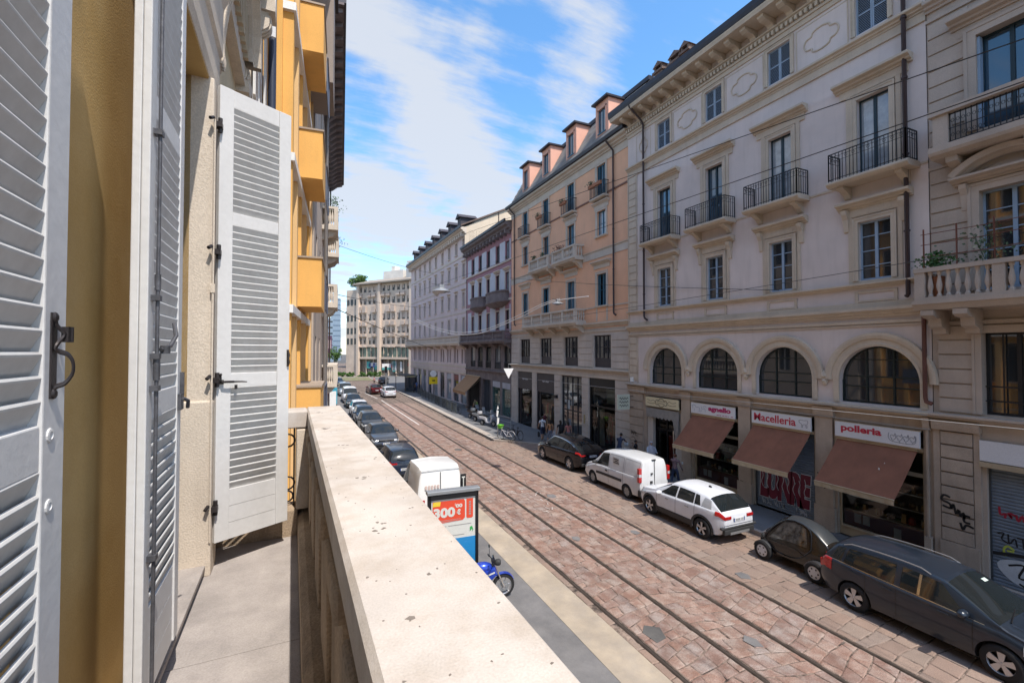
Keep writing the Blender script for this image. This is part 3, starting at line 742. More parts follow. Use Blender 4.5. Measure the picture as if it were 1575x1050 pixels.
# cartouche outlines in the attic frieze
def cart(mb, cx, cz, w, h):
    pts = []
    for (u, v) in ((-1,0),(-.85,.45),(-.55,.55),(-.45,.85),(0,1),(.45,.85),(.55,.55),(.85,.45),(1,0),(.85,-.45),(.55,-.55),(.45,-.85),(0,-1),(-.45,-.85),(-.55,-.55),(-.85,-.45)):
        pts.append((cx+u*w, -.012, cz+v*h))
    p = smoothpath(pts, 4, True); p.append(p[0]); mb.tube(p, .032, 5, cap=False)
for i in range(3):
    x = (lx(bays[i])+lx(bays[i+1]))/2
    c = MB(); cart(c, x, 17.98, .62, .42)
    for (a,b,cc,d) in ((x-.93,x-.89,17.18,18.72),(x+.89,x+.93,17.18,18.72),(x-.93,x+.93,18.72,18.75),(x-.93,x+.93,17.15,17.18)): c.box(a,b,-.012,0,cc,d)
    obj('cartouche', c, C_TRIM, Cb)
c = MB(); cart(c, lx(19.95), 17.98, .34, .42)
for (a,b,cc,d) in ((.75,.78,17.18,18.72),(1.9,1.93,17.18,18.72),(.75,1.93,18.72,18.75)): c.box(a,b,-.012,0,cc,d)
obj('cartouche', c, C_TRIM, Cb)
stones(Cb, .08, .72, frange(4.85,7.30,6), C_TRIM, t=.045); stones(Cb, .08, .72, frange(8.85,16.5,18), C_TRIM, t=.045)
obj('pilaster_strip', MB().box(0,.06,-.05,0,4.7,16.85).box(.74,.80,-.03,0,4.7,7.3).box(.74,.80,-.03,0,8.8,16.6), C_TRIM, Cb)
# downpipes
def pipe(root, pts, r=.055, mt=None, rings=()):
    p = MB(); p.tube(pts, r, 8)
    for z in rings: p.lathe([(r*1.35,0),(r*1.35,.05)], (pts[0][0] if len(pts) < 3 else pts[-3][0], pts[-3][1] if len(pts) > 3 else pts[0][1], z), 8)
    return obj('downpipe', p, mt or PIPE, root, smooth=True)
XL = lx(19.83)
pipe(Cb, [(XL-.15,-1.0,20.1),(XL-.12,-.98,19.95),(XL-.02,-.25,19.3),(XL,-.14,19.05),(XL,-.14,8.42),(XL+.06,-.14,8.3),(XL+.22,-.10,8.18)], .055, rings=(17.1,14.6,12,9.6))
XR = lx(7.75)
pipe(Cb, [(XR,-1.0,20.1),(XR,-.98,19.9),(XR,-.25,19.2),(XR,-.14,19.0),(XR,-.14,8.25),(XR-.06,-.12,8.2)], .065, rings=(16.9,15.0,12.6,10.2))
pipe(Cb, [(lx(7.38),-.12,7.55),(lx(7.38),-.12,5.1),(lx(7.36),-.12,4.98),(lx(7.22),-.12,4.93)], .06, mat('rusty_downpipe', (.13,.05,.035), .6, .3), rings=())
# chimneys on the roof
ch = MB()
for (x, y, w) in ((-1.0,2.9,.7),(.1,3.1,.9),(1.15,3.0,.6)):
    ch.box(x,x+w,y,y+.8,20.6,24.0); ch.box(x-.1,x+w+.1,y-.1,y+.9,24.0,24.12); ch.prof_y([(x-.1,24.4),(x+w/2,24.72),(x+w+.1,24.4)], y-.05, y+.85)
    for a in (0, 1): ch.box(x+a*(w-.12), x+a*(w-.12)+.12, y, y+.8, 24.12, 24.4)
obj('chimney', ch, mat('brown_chimney_brick', (.17,.12,.10), .9, .3, 4, bump=.3), Cb)

# ---- shop fronts of C
def shop_room(root, x0, x1, depth, zt, m_floor, m_wall):
    r = MB(); r.quad((x0,.3,.1),(x1,.3,.1),(x1,depth,.1),(x0,depth,.1)); r.quad((x0,.45,.1),(x0,depth,.1),(x0,depth,zt),(x0,.45,zt),1); r.quad((x1,.45,.1),(x1,.45,zt),(x1,depth,zt),(x1,depth,.1),1)
    r.quad((x0,depth,.1),(x1,depth,.1),(x1,depth,zt),(x0,depth,zt),1); r.quad((x0,.3,zt),(x0,depth,zt),(x1,depth,zt),(x1,.3,zt),1)
    return obj('shop_room', r, [m_floor, m_wall], root)
SHOPW = mat('shop_wall_tile', (.16,.13,.11), .7, .3, 2)
rd = random.Random(11)
GOODS = [mat('goods_%s' % n, c, .6, .2, 9) for n, c in (('pale', (.5,.48,.42)), ('brown', (.2,.12,.07)), ('green', (.08,.16,.10)), ('red', (.35,.06,.05)), ('steel', (.35,.36,.38)), ('ochre', (.42,.28,.12)))]
def display(root, x0, x1, closed=False):
    # glazed shop window with a stepped counter of goods
    fr = MB(); fr.box(x0,x0+.07,.10,.17,.12,3.45); fr.box(x1-.07,x1,.10,.17,.12,3.45); fr.box(x0+.07,x1-.07,.10,.17,.12,.42); fr.box(x0+.07,x1-.07,.10,.17,2.62,2.74); fr.box(x0+.07,x1-.07,.10,.17,3.36,3.45)
    fr.box(x0+.07,x1-.07,.03,.16,.42,.47)
    f = obj('shop_window', fr, TAN, root)
    obj('pane', MB().quad((x0+.07,.14,.47),(x1-.07,.14,.47),(x1-.07,.14,2.62),(x0+.07,.14,2.62)).quad((x0+.07,.14,2.74),(x1-.07,.14,2.74),(x1-.07,.14,3.36),(x0+.07,.14,3.36)), CLEAR, f)
    for (z, y, d) in ((1.0,.25,.75),(1.45,.45,.5),(1.85,.8,.3)):
        obj('shelf', MB().box(x0+.1,x1-.1,y,y+d,z-.03,z), mat('steel_shelf', (.45,.46,.47), .35, .05, metal=.5), root)
        gb = MB()
        x = x0+.14
        while x < x1-.25:
            w = rd.uniform(.06,.22); h = rd.uniform(.05,.28); yy = y+rd.uniform(.05,max(.06,d-.25)); k = rd.randrange(len(GOODS))
            if rd.random() < .5: gb.lathe([(w*.4,0),(w*.5,h*.2),(w*.42,h*.8),(w*.2,h)], (x+w/2,yy+.1,z), 8, k)
            else: gb.frustum((x,x+w,yy,yy+.16,z),(x+.015,x+w-.015,yy+.02,yy+.15,z+h), k)
            x += w+rd.uniform(.01,.06)
        obj('displayed_goods', gb, GOODS, root, kind='stuff')
    obj('counter', MB().box(x0+.1,x1-.1,.2,1.1,.12,.97), mat('counter_front', (.10,.035,.03), .6), root)
    obj('price_card', MB().box(x0+.42,x0+.62,.185,.198,.62,.92).box(x0+.68,x0+.88,.185,.198,.62,.92).box(x1-.9,x1-.7,.185,.198,.5,.82), mat('pale_card', (.42,.47,.52), .6), root)
def roller(root, x0, x1, z0, z1, y=.12):
    n = int((z1-z0)/.092)
    h = (z1-z0)/n; w = x1-x0
    for i in range(n):
        cobj('shutter_slat', (round(w,2), round(h,4)), lambda mb: mb.prof_x([(0,.004),(-.018,h*.25),(-.018,h*.7),(0,h*.985),(.01,h*.985),(.01,.004)], 0, w), SLATM, root, (x0, y, z0+i*h))
    obj('guide_rail', MB().box(x0-.04,x0,y-.05,y+.05,z0,z1).box(x1,x1+.04,y-.05,y+.05,z0,z1), mat('dark_steel', (.06,.065,.07), .5), root)
for i, (a, b) in enumerate(shops):
    x0, x1 = lx(a), lx(b)
    obj('sign_lintel', MB().box(x0,x1,-.02,.3,3.42,3.52), TAN, Cb)
    if i in (1, 3): shop_room(Cb, x0, x1, 3.1, 3.9, DARKIN, SHOPW); display(Cb, x0, x1)
    if i == 2: roller(Cb, x0+.06, x1-.06, .14, 3.42)
# doorway of the first shop
x0, x1 = lx(19.78), lx(17.30)
shop_room(Cb, x0, x1, 3.1, 3.9, DARKIN, SHOPW)
f = MB(); f.box(x0+.02,x0+.42,.02,.2,.12,3.1); f.box(x1-.42,x1-.02,.02,.2,.12,3.1); f.box(x0+.02,x1-.02,.02,.2,3.1,3.45)
obj('shop_front', f, B_STONE, Cb)
d = obj('door', MB().box(x0+.42,x0+.5,.25,.32,.12,3.0).box(x1-.5,x1-.42,.25,.32,.12,3.0).box(x0+1.2,x0+1.27,.25,.32,.12,3.0).box(x0+.5,x1-.5,.25,.32,2.3,2.4), BLACK, Cb)
obj('pane', MB().quad((x0+.5,.29,.15),(x1-.5,.29,.15),(x1-.5,.29,2.95),(x0+.5,.29,2.95)), CLEAR, d)
obj('door_handle', MB().tube([(x1-.72,.18,.7),(x1-.72,.18,2.4)], .03, 6), mat('brass', (.7,.65,.6), .3, metal=.8), d)
bt = MB()
for q in range(26): bt.lathe([(.04,0),(.045,.12),(.02,.2),(.02,.27)], (x0+.6+(q%13)*.1, 1.5, .9+(q//13)*.55), 6, q % 5)
bt.box(x0+.5,x1-.5,1.4,1.7,.86,.9); bt.box(x0+.5,x1-.5,1.4,1.7,1.41,1.45); bt.box(x0+.5,x0+1.0,1.0,1.3,.12,1.9,3)
obj('shelf_of_bottles', bt, GOODS, Cb, kind='stuff')
vl = MB(); n = 9; w = (x1-x0-.1)/n
pts = [(x0+.05, 3.44)] + [(x0+.05+w*(j+q/4.0), 3.02-.10*sin(pi*q/4)) for j in range(n) for q in range(4)] + [(x1-.05,3.02),(x1-.05,3.44)]
vl.prof_y(pts, -.12, -.10)
vl.prof_y([(x1-.45,3.05),(x1-.3,2.2),(x1-.38,1.7),(x1-.1,1.9),(x1-.06,3.05)], -.14, -.1)
tag(obj('valance', vl, mat('grey_scalloped_cloth', (.27,.25,.23), .9, .15, 4), None), 'grey scalloped fabric valance hanging over the open shop doorway', 'valance')
v = bpy.data.objects['valance']; v.location = (XC, SC0, 0); v.rotation_euler = (0,0,R(-90))

# signs (top level)
def sign_root(name, label, s_mid, z, X=XC, cat='sign', group=None):
    return thing(name, label, cat, (X, s_mid, z), R(-90), group)
def board(root, w, h, m, t=.07, border=None):
    obj('sign_panel', MB().box(-w/2,w/2,-t,0,-h/2,h/2), m, root, bevel=.006)
    if border: obj('sign_frame', MB().box(-w/2-.02,w/2+.02,-t+.01,.004,h/2,h/2+.03).box(-w/2-.02,w/2+.02,-t+.01,.004,-h/2-.03,-h/2), border, root)
GB = 'shop signs above the brown awnings'
s4 = sign_root('shop_sign', 'white shop sign reading polleria in red letters with a faint poultry drawing', 8.73, 3.80, XC-.10, group=GB)
board(s4, 2.42, .50, SIGNW, border=TAN)
text('lettering', 'polleria', RED, s4, (-.40,-.074,.04), (R(90),0,0), .34, width=1.22, height=.30, bold=.012)
def scribble(mb, pts, r=.008): mb.tube([(a,-.074,b) for a,b in smoothpath(pts,4)], r, 4, cap=False)
dr = MB()
for k in range(4):
    ox = .50+k*.17
    scribble(dr, [(ox,-.06),(ox-.05,.0),(ox,.06),(ox+.06,.02),(ox+.08,.11),(ox+.10,.05),(ox+.09,-.04),(ox+.03,-.10),(ox-.02,-.08),(ox,-.06)], .006)
    scribble(dr, [(ox+.03,-.1),(ox+.02,-.15),(ox+.05,-.15)], .005)
scribble(dr, [(.42,.12),(.40,-.05),(.5,-.14),(.8,-.17),(1.05,-.15),(1.12,-.05),(1.12,.1)], .006)
obj('poultry_drawing', dr, mat('grey_ink', (.20,.21,.24), .6), s4)
s3 = sign_root('shop_sign', 'white shop sign reading Macelleria in dark red slab letters', 12.0, 3.79, XC-.10, group=GB)
board(s3, 2.44, .50, SIGNW, border=TAN)
tx = text('lettering', 'Macelleria', RED, s3, (-.22,-.074,.02), (R(90),0,0), .34, width=1.76, height=.31, bold=.006)
dr = MB(); scribble(dr, [(.80,.02),(.78,.10),(.86,.13),(.98,.12),(1.08,.14),(1.12,.05),(1.08,-.02),(1.09,-.13),(1.05,-.13),(1.03,-.03),(.93,-.04),(.92,-.13),(.89,-.13),(.88,-.02),(.80,.02)], .007)
obj('cattle_drawing', dr, MATS['grey_ink'], s3)
s2 = sign_root('shop_sign', 'white shop sign reading agnello in purple-red letters beside a lamb drawing', 15.27, 3.79, XC-.10, group=GB)
board(s2, 2.46, .48, SIGNW, border=TAN)
text('lettering', 'agnello', mat('magenta_lettering', (.42,.02,.12), .5, 0, bump=0), s2, (.42,-.074,.04), (R(90),0,0), .34, width=1.22, height=.29, bold=.016)
sm = MB()
for k, l in enumerate((.14,.10,.22,.18,.05,.2)): sm.box(.28+k*.15, .28+k*.15+min(l,.12), -.075, -.07, -.185, -.160)
obj('small_print', sm, MATS['magenta_lettering'], s2)
dr = MB(); scribble(dr, [(-1.1,.0),(-1.12,.12),(-1.0,.15),(-.9,.05),(-.75,.06),(-.70,.0),(-.72,-.15)], .007); scribble(dr, [(-1.02,-.02),(-1.02,-.15)], .007); scribble(dr, [(-.6,.12),(-.55,.0),(-.4,.03),(-.35,-.12)], .007); scribble(dr,[(-.6,-.02),(-.62,-.15)],.007); scribble(dr,[(-.5,.1),(-.38,.14),(-.3,.1)],.007)
obj('lamb_drawing', dr, mat('blue_ink', (.12,.18,.30), .6), s2)
s1 = sign_root('shop_sign', 'cream shop sign with a scrolled oval emblem over the grey valance doorway', 18.54, 3.79, XC-.08, group=GB)
board(s1, 2.40, .50, SIGNC, border=IRON)
dr = MB(); scribble(dr, [(-.42,0),(-.36,.12),(-.2,.11),(-.1,.2),(.1,.2),(.2,.11),(.36,.12),(.42,0),(.36,-.12),(.2,-.11),(.1,-.2),(-.1,-.2),(-.2,-.11),(-.36,-.12),(-.42,0)], .014)
scribble(dr, [(-.30,.02),(-.2,.07),(.2,.07),(.30,.02)], .01); scribble(dr, [(-.26,-.06),(0,-.03),(.26,-.06)], .01)
for s in (-1,1): scribble(dr, [(s*.45,.02),(s*.6,.1),(s*.8,.04),(s*1.05,.1)], .009); scribble(dr, [(s*.45,-.04),(s*.7,-.1),(s*1.05,-.06)], .009)
obj('emblem', dr, IRON, s1)
hs_ = thing('hanging_sign', 'square pale projecting sign with dark scroll lettering beside the peach building', 'sign', (16.35, 20.9, 3.62), 0)
hb = MB().box(-.42,.42,-.05,.05,-.42,.42); obj('sign_panel', hb, mat('pale_green_panel', (.55,.58,.48), .5), hs_, bevel=.01)
dr = MB()
for row, z in enumerate((.2,0,-.2)):
    for s in (-1, 1): dr.tube([(a,s*.054,z+b) for a,b in smoothpath([(-.3,0),(-.24,.07),(-.16,-.05),(-.08,.06),(0,-.05),(.08,.07),(.16,-.05),(.24,.06),(.3,-.02)],4)], .016, 4, cap=False)
obj('lettering', dr, IRON, hs_)
obj('sign_bracket', MB().tube([(.42,0,.3),(.75,0,.3)],.02,6).tube([(.42,0,-.3),(.75,0,-.3)],.02,6), IRON, hs_)

# awnings (top level)
GA = 'brown awnings over the butcher shop windows'
def awning(label, a, b, zt=3.46, zb=2.13, drop=1.32, m=AWN, grp=GA, X=XC, s0=.0, val=.16, skew=.0):
    w = a-b; t = thing('awning', label, 'awning', (X, (a+b)/2, 0), R(-90), grp)
    cl = MB(); 
    def fn(u, v):
        x = -w/2+w*u; sag = -.05*sin(pi*v)*(1+.5*sin(u*9+a))+.008*sin(u*31+v*5); return (x, -.06-drop*v, zt+(zb-zt)*v+sag)
    cl.grid(fn, 14, 8); obj('canopy', cl, m, t, smooth=True)
    cl2 = MB(); cl2.grid(lambda u, v: (-w/2+w*u, -.065-drop*v, zt+(zb-zt)*v-.035*sin(pi*v)*(1+.3*sin(u*9))-.004), 14, 8); obj('canopy_lining', cl2, m, t, smooth=True)
    obj('valance', MB().grid(lambda u, v: (-w/2+w*u, -.06-drop-.012*sin(u*40)*v, zb-val*v), 40, 1), TAN if m is AWN else m, t)
    obj('front_bar', MB().tube([(-w/2,-.055-drop,zb),(w/2,-.055-drop,zb)], .022, 6), TAN, t)
    obj('roller_tube', MB().tube([(-w/2,-.07,zt+.02),(w/2,-.07,zt+.02)], .06, 8), TAN, t)
    for s in (-1, 1): obj('arm', MB().tube([(s*(w/2-.12),-.06,zt-.25),(s*(w/2-.2),-.5,zt-.75),(s*(w/2-.12),-drop,zb+.02)], .018, 5), TAN, t)
    return t
aw = awning('brown awning below the polleria sign, nearest of the three', 9.92, 7.62)
obj('bird_droppings', MB().prof_y([(.42,2.80),(.46,2.78),(.47,2.83),(.44,2.86)], -.735, -.73).prof_y([(.50,2.98),(.52,2.97),(.53,3.0),(.51,3.01)], -.56, -.555), WHITEP, aw)
awning('brown awning below the Macelleria sign, over the graffitied roller shutter', 13.2, 10.85)
awning('brown awning below the agnello sign, farthest of the three', 16.47, 14.1)

# graffiti on the shutter, piers (flat paint on the wall, part of the building)
LET = {
 'B': [[(0,0),(0,1),(.5,1),(.6,.75),(.4,.52),(.05,.5),(.5,.45),(.62,.2),(.45,0),(0,0)]],
 'blob': [[(0,.1),(.1,.9),(.5,1.0),(.7,.7),(.55,.5),(.75,.3),(.6,0),(.2,-.05),(0,.1)]]}
rd = random.Random(4); gx = lx(12.02)
gr = text('graffiti', 'LUNRE', WHSPRAY, Cb, (gx, .099, 1.18), (R(90),0,0), 1.0, width=2.16, height=1.34, bold=.088, depth=.0015, shear=.12, spacing=.86)
text('graffiti_fill', 'LUNRE', MAROON, Cb, (gx, .0965, 1.18), (R(90),0,0), 1.0, width=2.10, height=1.29, bold=.072, depth=.0015, shear=.12, spacing=.88)
g3 = MB()
for k in range(9): px = gx-.95+k*.22; stroke(g3, smoothpath([(px,1.65-.1*(k%2)),(px+.05,1.4),(px-.02,1.15),(px+.06,.95)],4), .022, .0935, 1)
for k in range(16):
    px = gx-1.05+rd.uniform(0,2.0); stroke(g3, smoothpath([(px,.5),(px+rd.uniform(.02,.1),.32),(px+rd.uniform(-.05,.1),.46),(px+rd.uniform(0,.14),.28)],3), .02, .092, 1)
obj('graffiti_lines', g3, [MAROON, WHSPRAY], Cb)
def tagpaint(root, x, z, s, paths, w=.04, y=-.102, m=INK, name='graffiti'):
    mb = MB()
    for p in paths: stroke(mb, smoothpath([(x+a*s, z+b*s) for a, b in p], 4), w, y)
    return obj(name, mb, m, root)
tagpaint(Cb, lx(10.62), .95+.8, .34, [[(0,1),(.3,.9),(.1,.6),(.35,.5),(.1,.2)],[(.5,.9),(.6,.4),(.8,.7),(.9,.1)],[(.4,.1),(.7,.0),(1.0,-.3),(.7,-.5)]], .035)
tagpaint(Cb, lx(13.95), .75, .34, [[(0,.8),(.2,.1),(.4,.7),(.5,.1)],[(.5,.6),(.9,.5),(.7,.1),(1.1,.0)],[(1.0,.6),(1.2,.1),(1.5,.5)],[(0,.3),(1.4,.2)]], .035)
tagpaint(Cb, .25, 1.7, .36, [[(0,.9),(.1,.2),(.4,.8),(.5,.1),(.8,.8)],[(.8,.6),(1.2,.6),(.9,.2),(1.5,.1)],[(.2,.5),(1.3,.45)],[(0,-.3),(.6,-.2),(1.0,-.6)]], .03, -.075)
tagpaint(Cb, .22, 1.05, .3, [[(0,.5),(.5,.7),(1,.3)],[(.1,.1),(.9,.2),(1.4,-.1)],[(.3,.9),(.5,.1)]], .022, -.075, mat('faded_red_spray', (.20,.08,.07), .7))
# cables clipped along the ledge
obj('facade_cable', MB().tube([(0,-.34,4.63),(4,-.34,4.61),(9,-.34,4.62),(LC,-.34,4.60)], .012, 5).tube([(0,-.02,4.22),(1.3,-.16,4.20),(LC,-.16,4.16)], .012, 5), mat('grey_cable', (.35,.34,.33), .7), Cb)
obj('junction_box', MB().box(.22,.42,-.12,0,4.75,5.0), WHITEP, Cb)

# ---------------------------------------------------------------- D: rusticated stone house at the right edge
SD = 7.24; XD = 17.12
Db = right_building('stone_building', 'rusticated stone building at the right edge with balustraded balcony and graffitied roller shutter', SD, XD)
ld = lambda s: SD - s
wc = [5.48, 2.0]; mb = MB(); LD = SD+3
ops = []
for c in wc: ops += [(ld(c)-.66,ld(c)+.66,4.74,7.0),(ld(c)-.63,ld(c)+.63,8.2,10.95),(ld(c)-.63,ld(c)+.63,12.7,15.35),(ld(c+.62),ld(c-1.75),.14,3.42)]
wall(mb, 0, LD, .1, 20.5, ops, depth=.32); obj('wall', mb, D_WALL, Db)
obj('building_body', MB().box(0,LD,.33,11,0.1,20.5), DARKIN, Db)
t = MB()
cornice(t, .0, LD, 4.48, .34, .2); cornice(t, 0, LD, 7.62, .26, .28); cornice(t, 0, LD, 16.7, .26, .32); t.box(0,LD,-.06,0,16.4,16.5); t.box(0,LD,-.05,0,11.9,12.0); t.box(0,LD,-.05,0,12.45,12.58)
t.box(0,LD,-.08,0,7.25,7.36)
obj('string_course', t, D_WALL, Db)
# ground floor pier, stones
obj('pier', MB().box(.0,.16,-.08,0,.1,4.3).box(.90,1.04,-.08,0,.1,4.3).prof_x([(0,4.2),(-.16,4.2),(-.2,4.35),(-.2,4.48),(0,4.48)],0,1.06).box(.14,1.0,-.12,0,.1,1.0), C_BASE, Db)
stones(Db, .17, .89, frange(1.0,4.18,8), C_BASE, t=.10)
stones(Db, .14, .94, frange(4.72,7.24,6), D_WALL, t=.05)
stones(Db, .03, .96, frange(8.0,11.9,9), D_WALL, t=.045); stones(Db, .03, .96, frange(12.6,14.4,4), D_WALL, t=.045); stones(Db, .03, .96, frange(14.4,16.35,4), D_WALL, t=.045)
stones(Db, 2.62, 4.30, frange(8.0,11.9,9), D_WALL, t=.045); stones(Db, 2.62, 4.30, frange(12.6,16.35,8), D_WALL, t=.045); stones(Db, 2.62, 4.3, frange(4.72,7.24,6), D_WALL, t=.05)
stones(Db, .03, 4.3, frange(17.1,20,6), D_WALL, t=.045)
for i, c in enumerate(wc):
    x = ld(c); s = MB()
    surround(s, 1.32, 2.26, .2, .07, x=x, z=4.74, sill=False); surround(s, 1.26, 2.75, .24, .10, x=x, z=8.2, sill=False); surround(s, 1.26, 2.65, .26, .10, x=x, z=12.7, sill=False)
    hood(s, 2.35, 15.75, .38, .30, x=x); hood(s, 2.35, 11.22, .40, .20, x=x, consoles=True)
    arc_band(s, x, 11.72, [(.80,0),(.80,-.12),(.90,-.20),(1.0,-.34),(1.08,-.36),(1.12,-.36),(1.12,0)], a0=24, a1=156, n=20) if False else None
    # segmental pediment
    pr_ = [(1.40,0),(1.40,-.20),(1.47,-.28),(1.50,-.40),(1.62,-.44),(1.64,-.46),(1.64,0)]
    arc_band(s, x, 10.34, pr_, a0=45, a1=135, n=20)
    s.poly([(x-1.0,-.05,11.4)]+[(x-1.42*cos(R(a)),-.05,10.34+1.42*sin(R(a))) for a in range(47,135,8)]+[(x+1.0,-.05,11.4)])
    obj('window_surround', s, D_WALL, Db)
    window(Db, x, 4.74, 1.32, 2.26, 'Dm', IRON, GLASS, rows=1, depth=.2); window(Db, x, 8.2, 1.26, 2.75, 'D1', FRBLUE, GLASS, rows=5, depth=.14); window(Db, x, 12.7, 1.26, 2.65, 'D2', FRTEAL, GLASSB, rows=1, depth=.2)
    for s_ in (-1,1): obj('shutter', MB().box(x+s_*.60-.03,x+s_*.60+.03,-.02,.15,12.75,15.3), FRBLUE, Db)
    obj('window_bars', MB().box(x-.66,x+.66,.13,.15,5.1,5.13).box(x-.66,x+.66,.13,.15,5.5,5.53).box(x-.3,x-.27,.12,.14,4.78,6.95).box(x+.27,x+.3,.12,.14,4.78,6.95), IRON, Db)
    roller(Db, ld(c+.58), ld(c-1.7), .14, 3.38, .14)
# balcony 2nd floor: stone frame with iron panels
b = MB(); bx0, bx1 = .42, 5.0
b.prof_x([(0,12.0),(-.62,12.0),(-.78,12.08),(-.82,12.16),(-.82,12.32),(0,12.32)], bx0-.1, bx1+.1); b.box(bx0-.08,bx1+.08,-.86,-.6,13.18,13.34); b.box(bx0,bx0+.34,-.78,-.62,12.32,13.18); b.box(bx1-.34,bx1,-.78,-.62,12.32,13.18)
b.box(bx0-.06,bx0+.16,-.6,0,13.18,13.339); b.box(bx0+.01,bx0+.14,-.62,0,12.32,13.18)
for cx in (.75, 2.3, 4.6): b.prof_x([(0,12.0),(-.6,12.0),(-.58,11.85),(-.3,11.72),(-.1,11.5),(0,11.45)], cx-.13, cx+.13)
bo = obj('balcony', b, D_WALL, Db)
r = MB()
for i in range(34):
    xx = bx0+.36+i*.113; r.box(xx-.009,xx+.009,-.71,-.69,12.33,13.17)
    r.tube([(xx+.056+.035*cos(k*pi/3),-.70,12.95+.05*sin(k*pi/3)) for k in range(7)], .007, 4, cap=False); r.tube([(xx+.056+.035*cos(k*pi/3),-.70,12.55+.05*sin(k*pi/3)) for k in range(7)], .007, 4, cap=False)
r.box(bx0+.34,bx1-.34,-.712,-.688,13.12,13.15); r.box(bx0+.34,bx1-.34,-.712,-.688,12.36,12.39); r.box(bx0+.34,bx1-.34,-.712,-.688,12.73,12.75)
obj('railing', r, IRON, bo)
# balcony 1st floor: balustrade
bb = stone_balcony(Db, .02, 5.2, 7.95, 1.0, D_WALL, h=.92, piers=3, cons=0, slab=.28)
for cx in (.28, 1.0, 2.9, 4.6):
    c = MB(); c.prof_x([(0,7.66),(-.95,7.66),(-.95,7.52),(-.8,7.45),(-.55,7.42),(-.5,7.2),(-.28,7.12),(-.26,7.0),(0,6.98)], cx-.15, cx+.15)
    obj('console', c, D_WALL, Db)
tr = MB()
for xx in (.22,.95,1.7,2.5): tr.box(xx-.015,xx+.015,-.92,-.89,8.85,10.0)
for zz in (9.2,9.55,9.85): tr.tube([(.15,-.905,zz),(1.4,-.91,zz-.03),(2.9,-.905,zz+.02)], .011, 5)
tag(obj('plant_trellis', tr, mat('rusty_iron', (.16,.06,.04), .8, .3), None), 'rusty iron trellis standing above the stone balustrade at the right', 'trellis').location = (XD, SD, 0)
bpy.data.objects['plant_trellis'].rotation_euler = (0,0,R(-90))
pp = thing('potted_plant', 'bushy green potted plant on the corner of the stone balustrade', 'plant', (XD, SD, 0), R(-90)); plant(pp, .45, -.80, 8.95, 420, .62, LEAF, 2, .1, 'foliage', .38)
obj('pot', MB().lathe([(.10,8.0),(.16,8.6),(.15,8.62)], (.45,-.7,0), 10), TERRA, pp)
pp = thing('climbing_plant', 'thin climbing stems trained on the rusty trellis', 'plant', (XD, SD, 0), R(-90)); plant(pp, 1.5, -.86, 9.0, 150, 1.2, LEAFD, 5, .2, 'foliage', .9)
# sign and graffiti of D
s5 = sign_root('shop_sign', 'blank white sign board over the graffitied roller shutter at the right edge', 4.95, 3.76, XD-.06)
board(s5, 2.5, .56, SIGNW); obj('sign_beam', MB().box(-1.25,1.25,-.1,0,-.44,-.30), TAN, s5)
sx = .20
tagpaint(Db, sx, 1.55, .36, [[(.5,2.0),(.1,2.1),(-.05,1.7),(.45,1.5),(.5,1.15),(.0,1.25)],[(.55,1.1),(.7,1.5),(.85,.8),(1.0,1.2)],[(1.05,1.15),(1.1,.7),(1.3,1.0),(1.35,.55)],[(1.7,.8),(1.35,.8),(1.35,.35),(1.7,.3)],[(1.1,.2),(1.25,-.3),(1.45,.1),(1.9,.0)]], .06, -.105)
X0 = ld(6.06); W0 = 2.3
tagpaint(Db, X0+.15, 1.95, .40, [[(0,.8),(.05,.3),(.3,.4),(.25,.1)],[(.4,.5),(.6,.2),(.5,.5),(.8,.4)],[(.8,.5),(.9,.1),(1.1,.5),(1.2,.1),(1.5,.4)],[(1.4,.1),(1.8,.3),(2.2,.0)]], .05, .118, REDSPRAY)
tagpaint(Db, X0+.10, 1.25, .42, [[(0,.7),(.3,.8),(.2,.4),(.5,.2)],[(.5,.8),(.55,.2),(.8,.6),(.9,.1)],[(.9,.7),(1.4,.7)],[(1.15,.7),(1.2,.1)],[(1.5,.6),(1.6,.1),(1.9,.5),(2.1,.2)],[(2.2,.6),(2.5,.1),(2.8,.6)]], .035, .118, INK)
tagpaint(Db, X0+.22, .98, .40, [[(.5,.5),(.2,.7),(0,.4),(.1,.0)],[(.15,.38),(.5,.42)]], .05, .118, LIMESP)
wb = MB(); pts = [(X0+1.05+.95*cos(a)*(1+.08*sin(3*a)), .62+.42*sin(a)*(1+.1*cos(2*a))) for a in [k*2*pi/26 for k in range(26)]]
wb.add([(p[0],.119,p[1]) for p in pts], [tuple(range(26))], 0)
stroke(wb, [(X0-.0,.98),(X0+.4,1.06),(X0+.9,1.14),(X0+1.5,1.13),(X0+2.1,1.1)], .09, .117, 1)
for p in ([(.3,.75),(.6,.85),(.5,.5),(.8,.55)],[(.7,.9),(1.1,.3)],[(1.0,.95),(.95,.5),(1.4,.5)],[(.5,.35),(.9,.2),(1.3,.35),(1.7,.25)],[(1.4,.9),(1.6,.5),(1.9,.8)]): stroke(wb, smoothpath([(X0+a,b) for a,b in p],4), .05, .116, 1)
obj('graffiti', wb, [WHSPRAY, INK], Db)

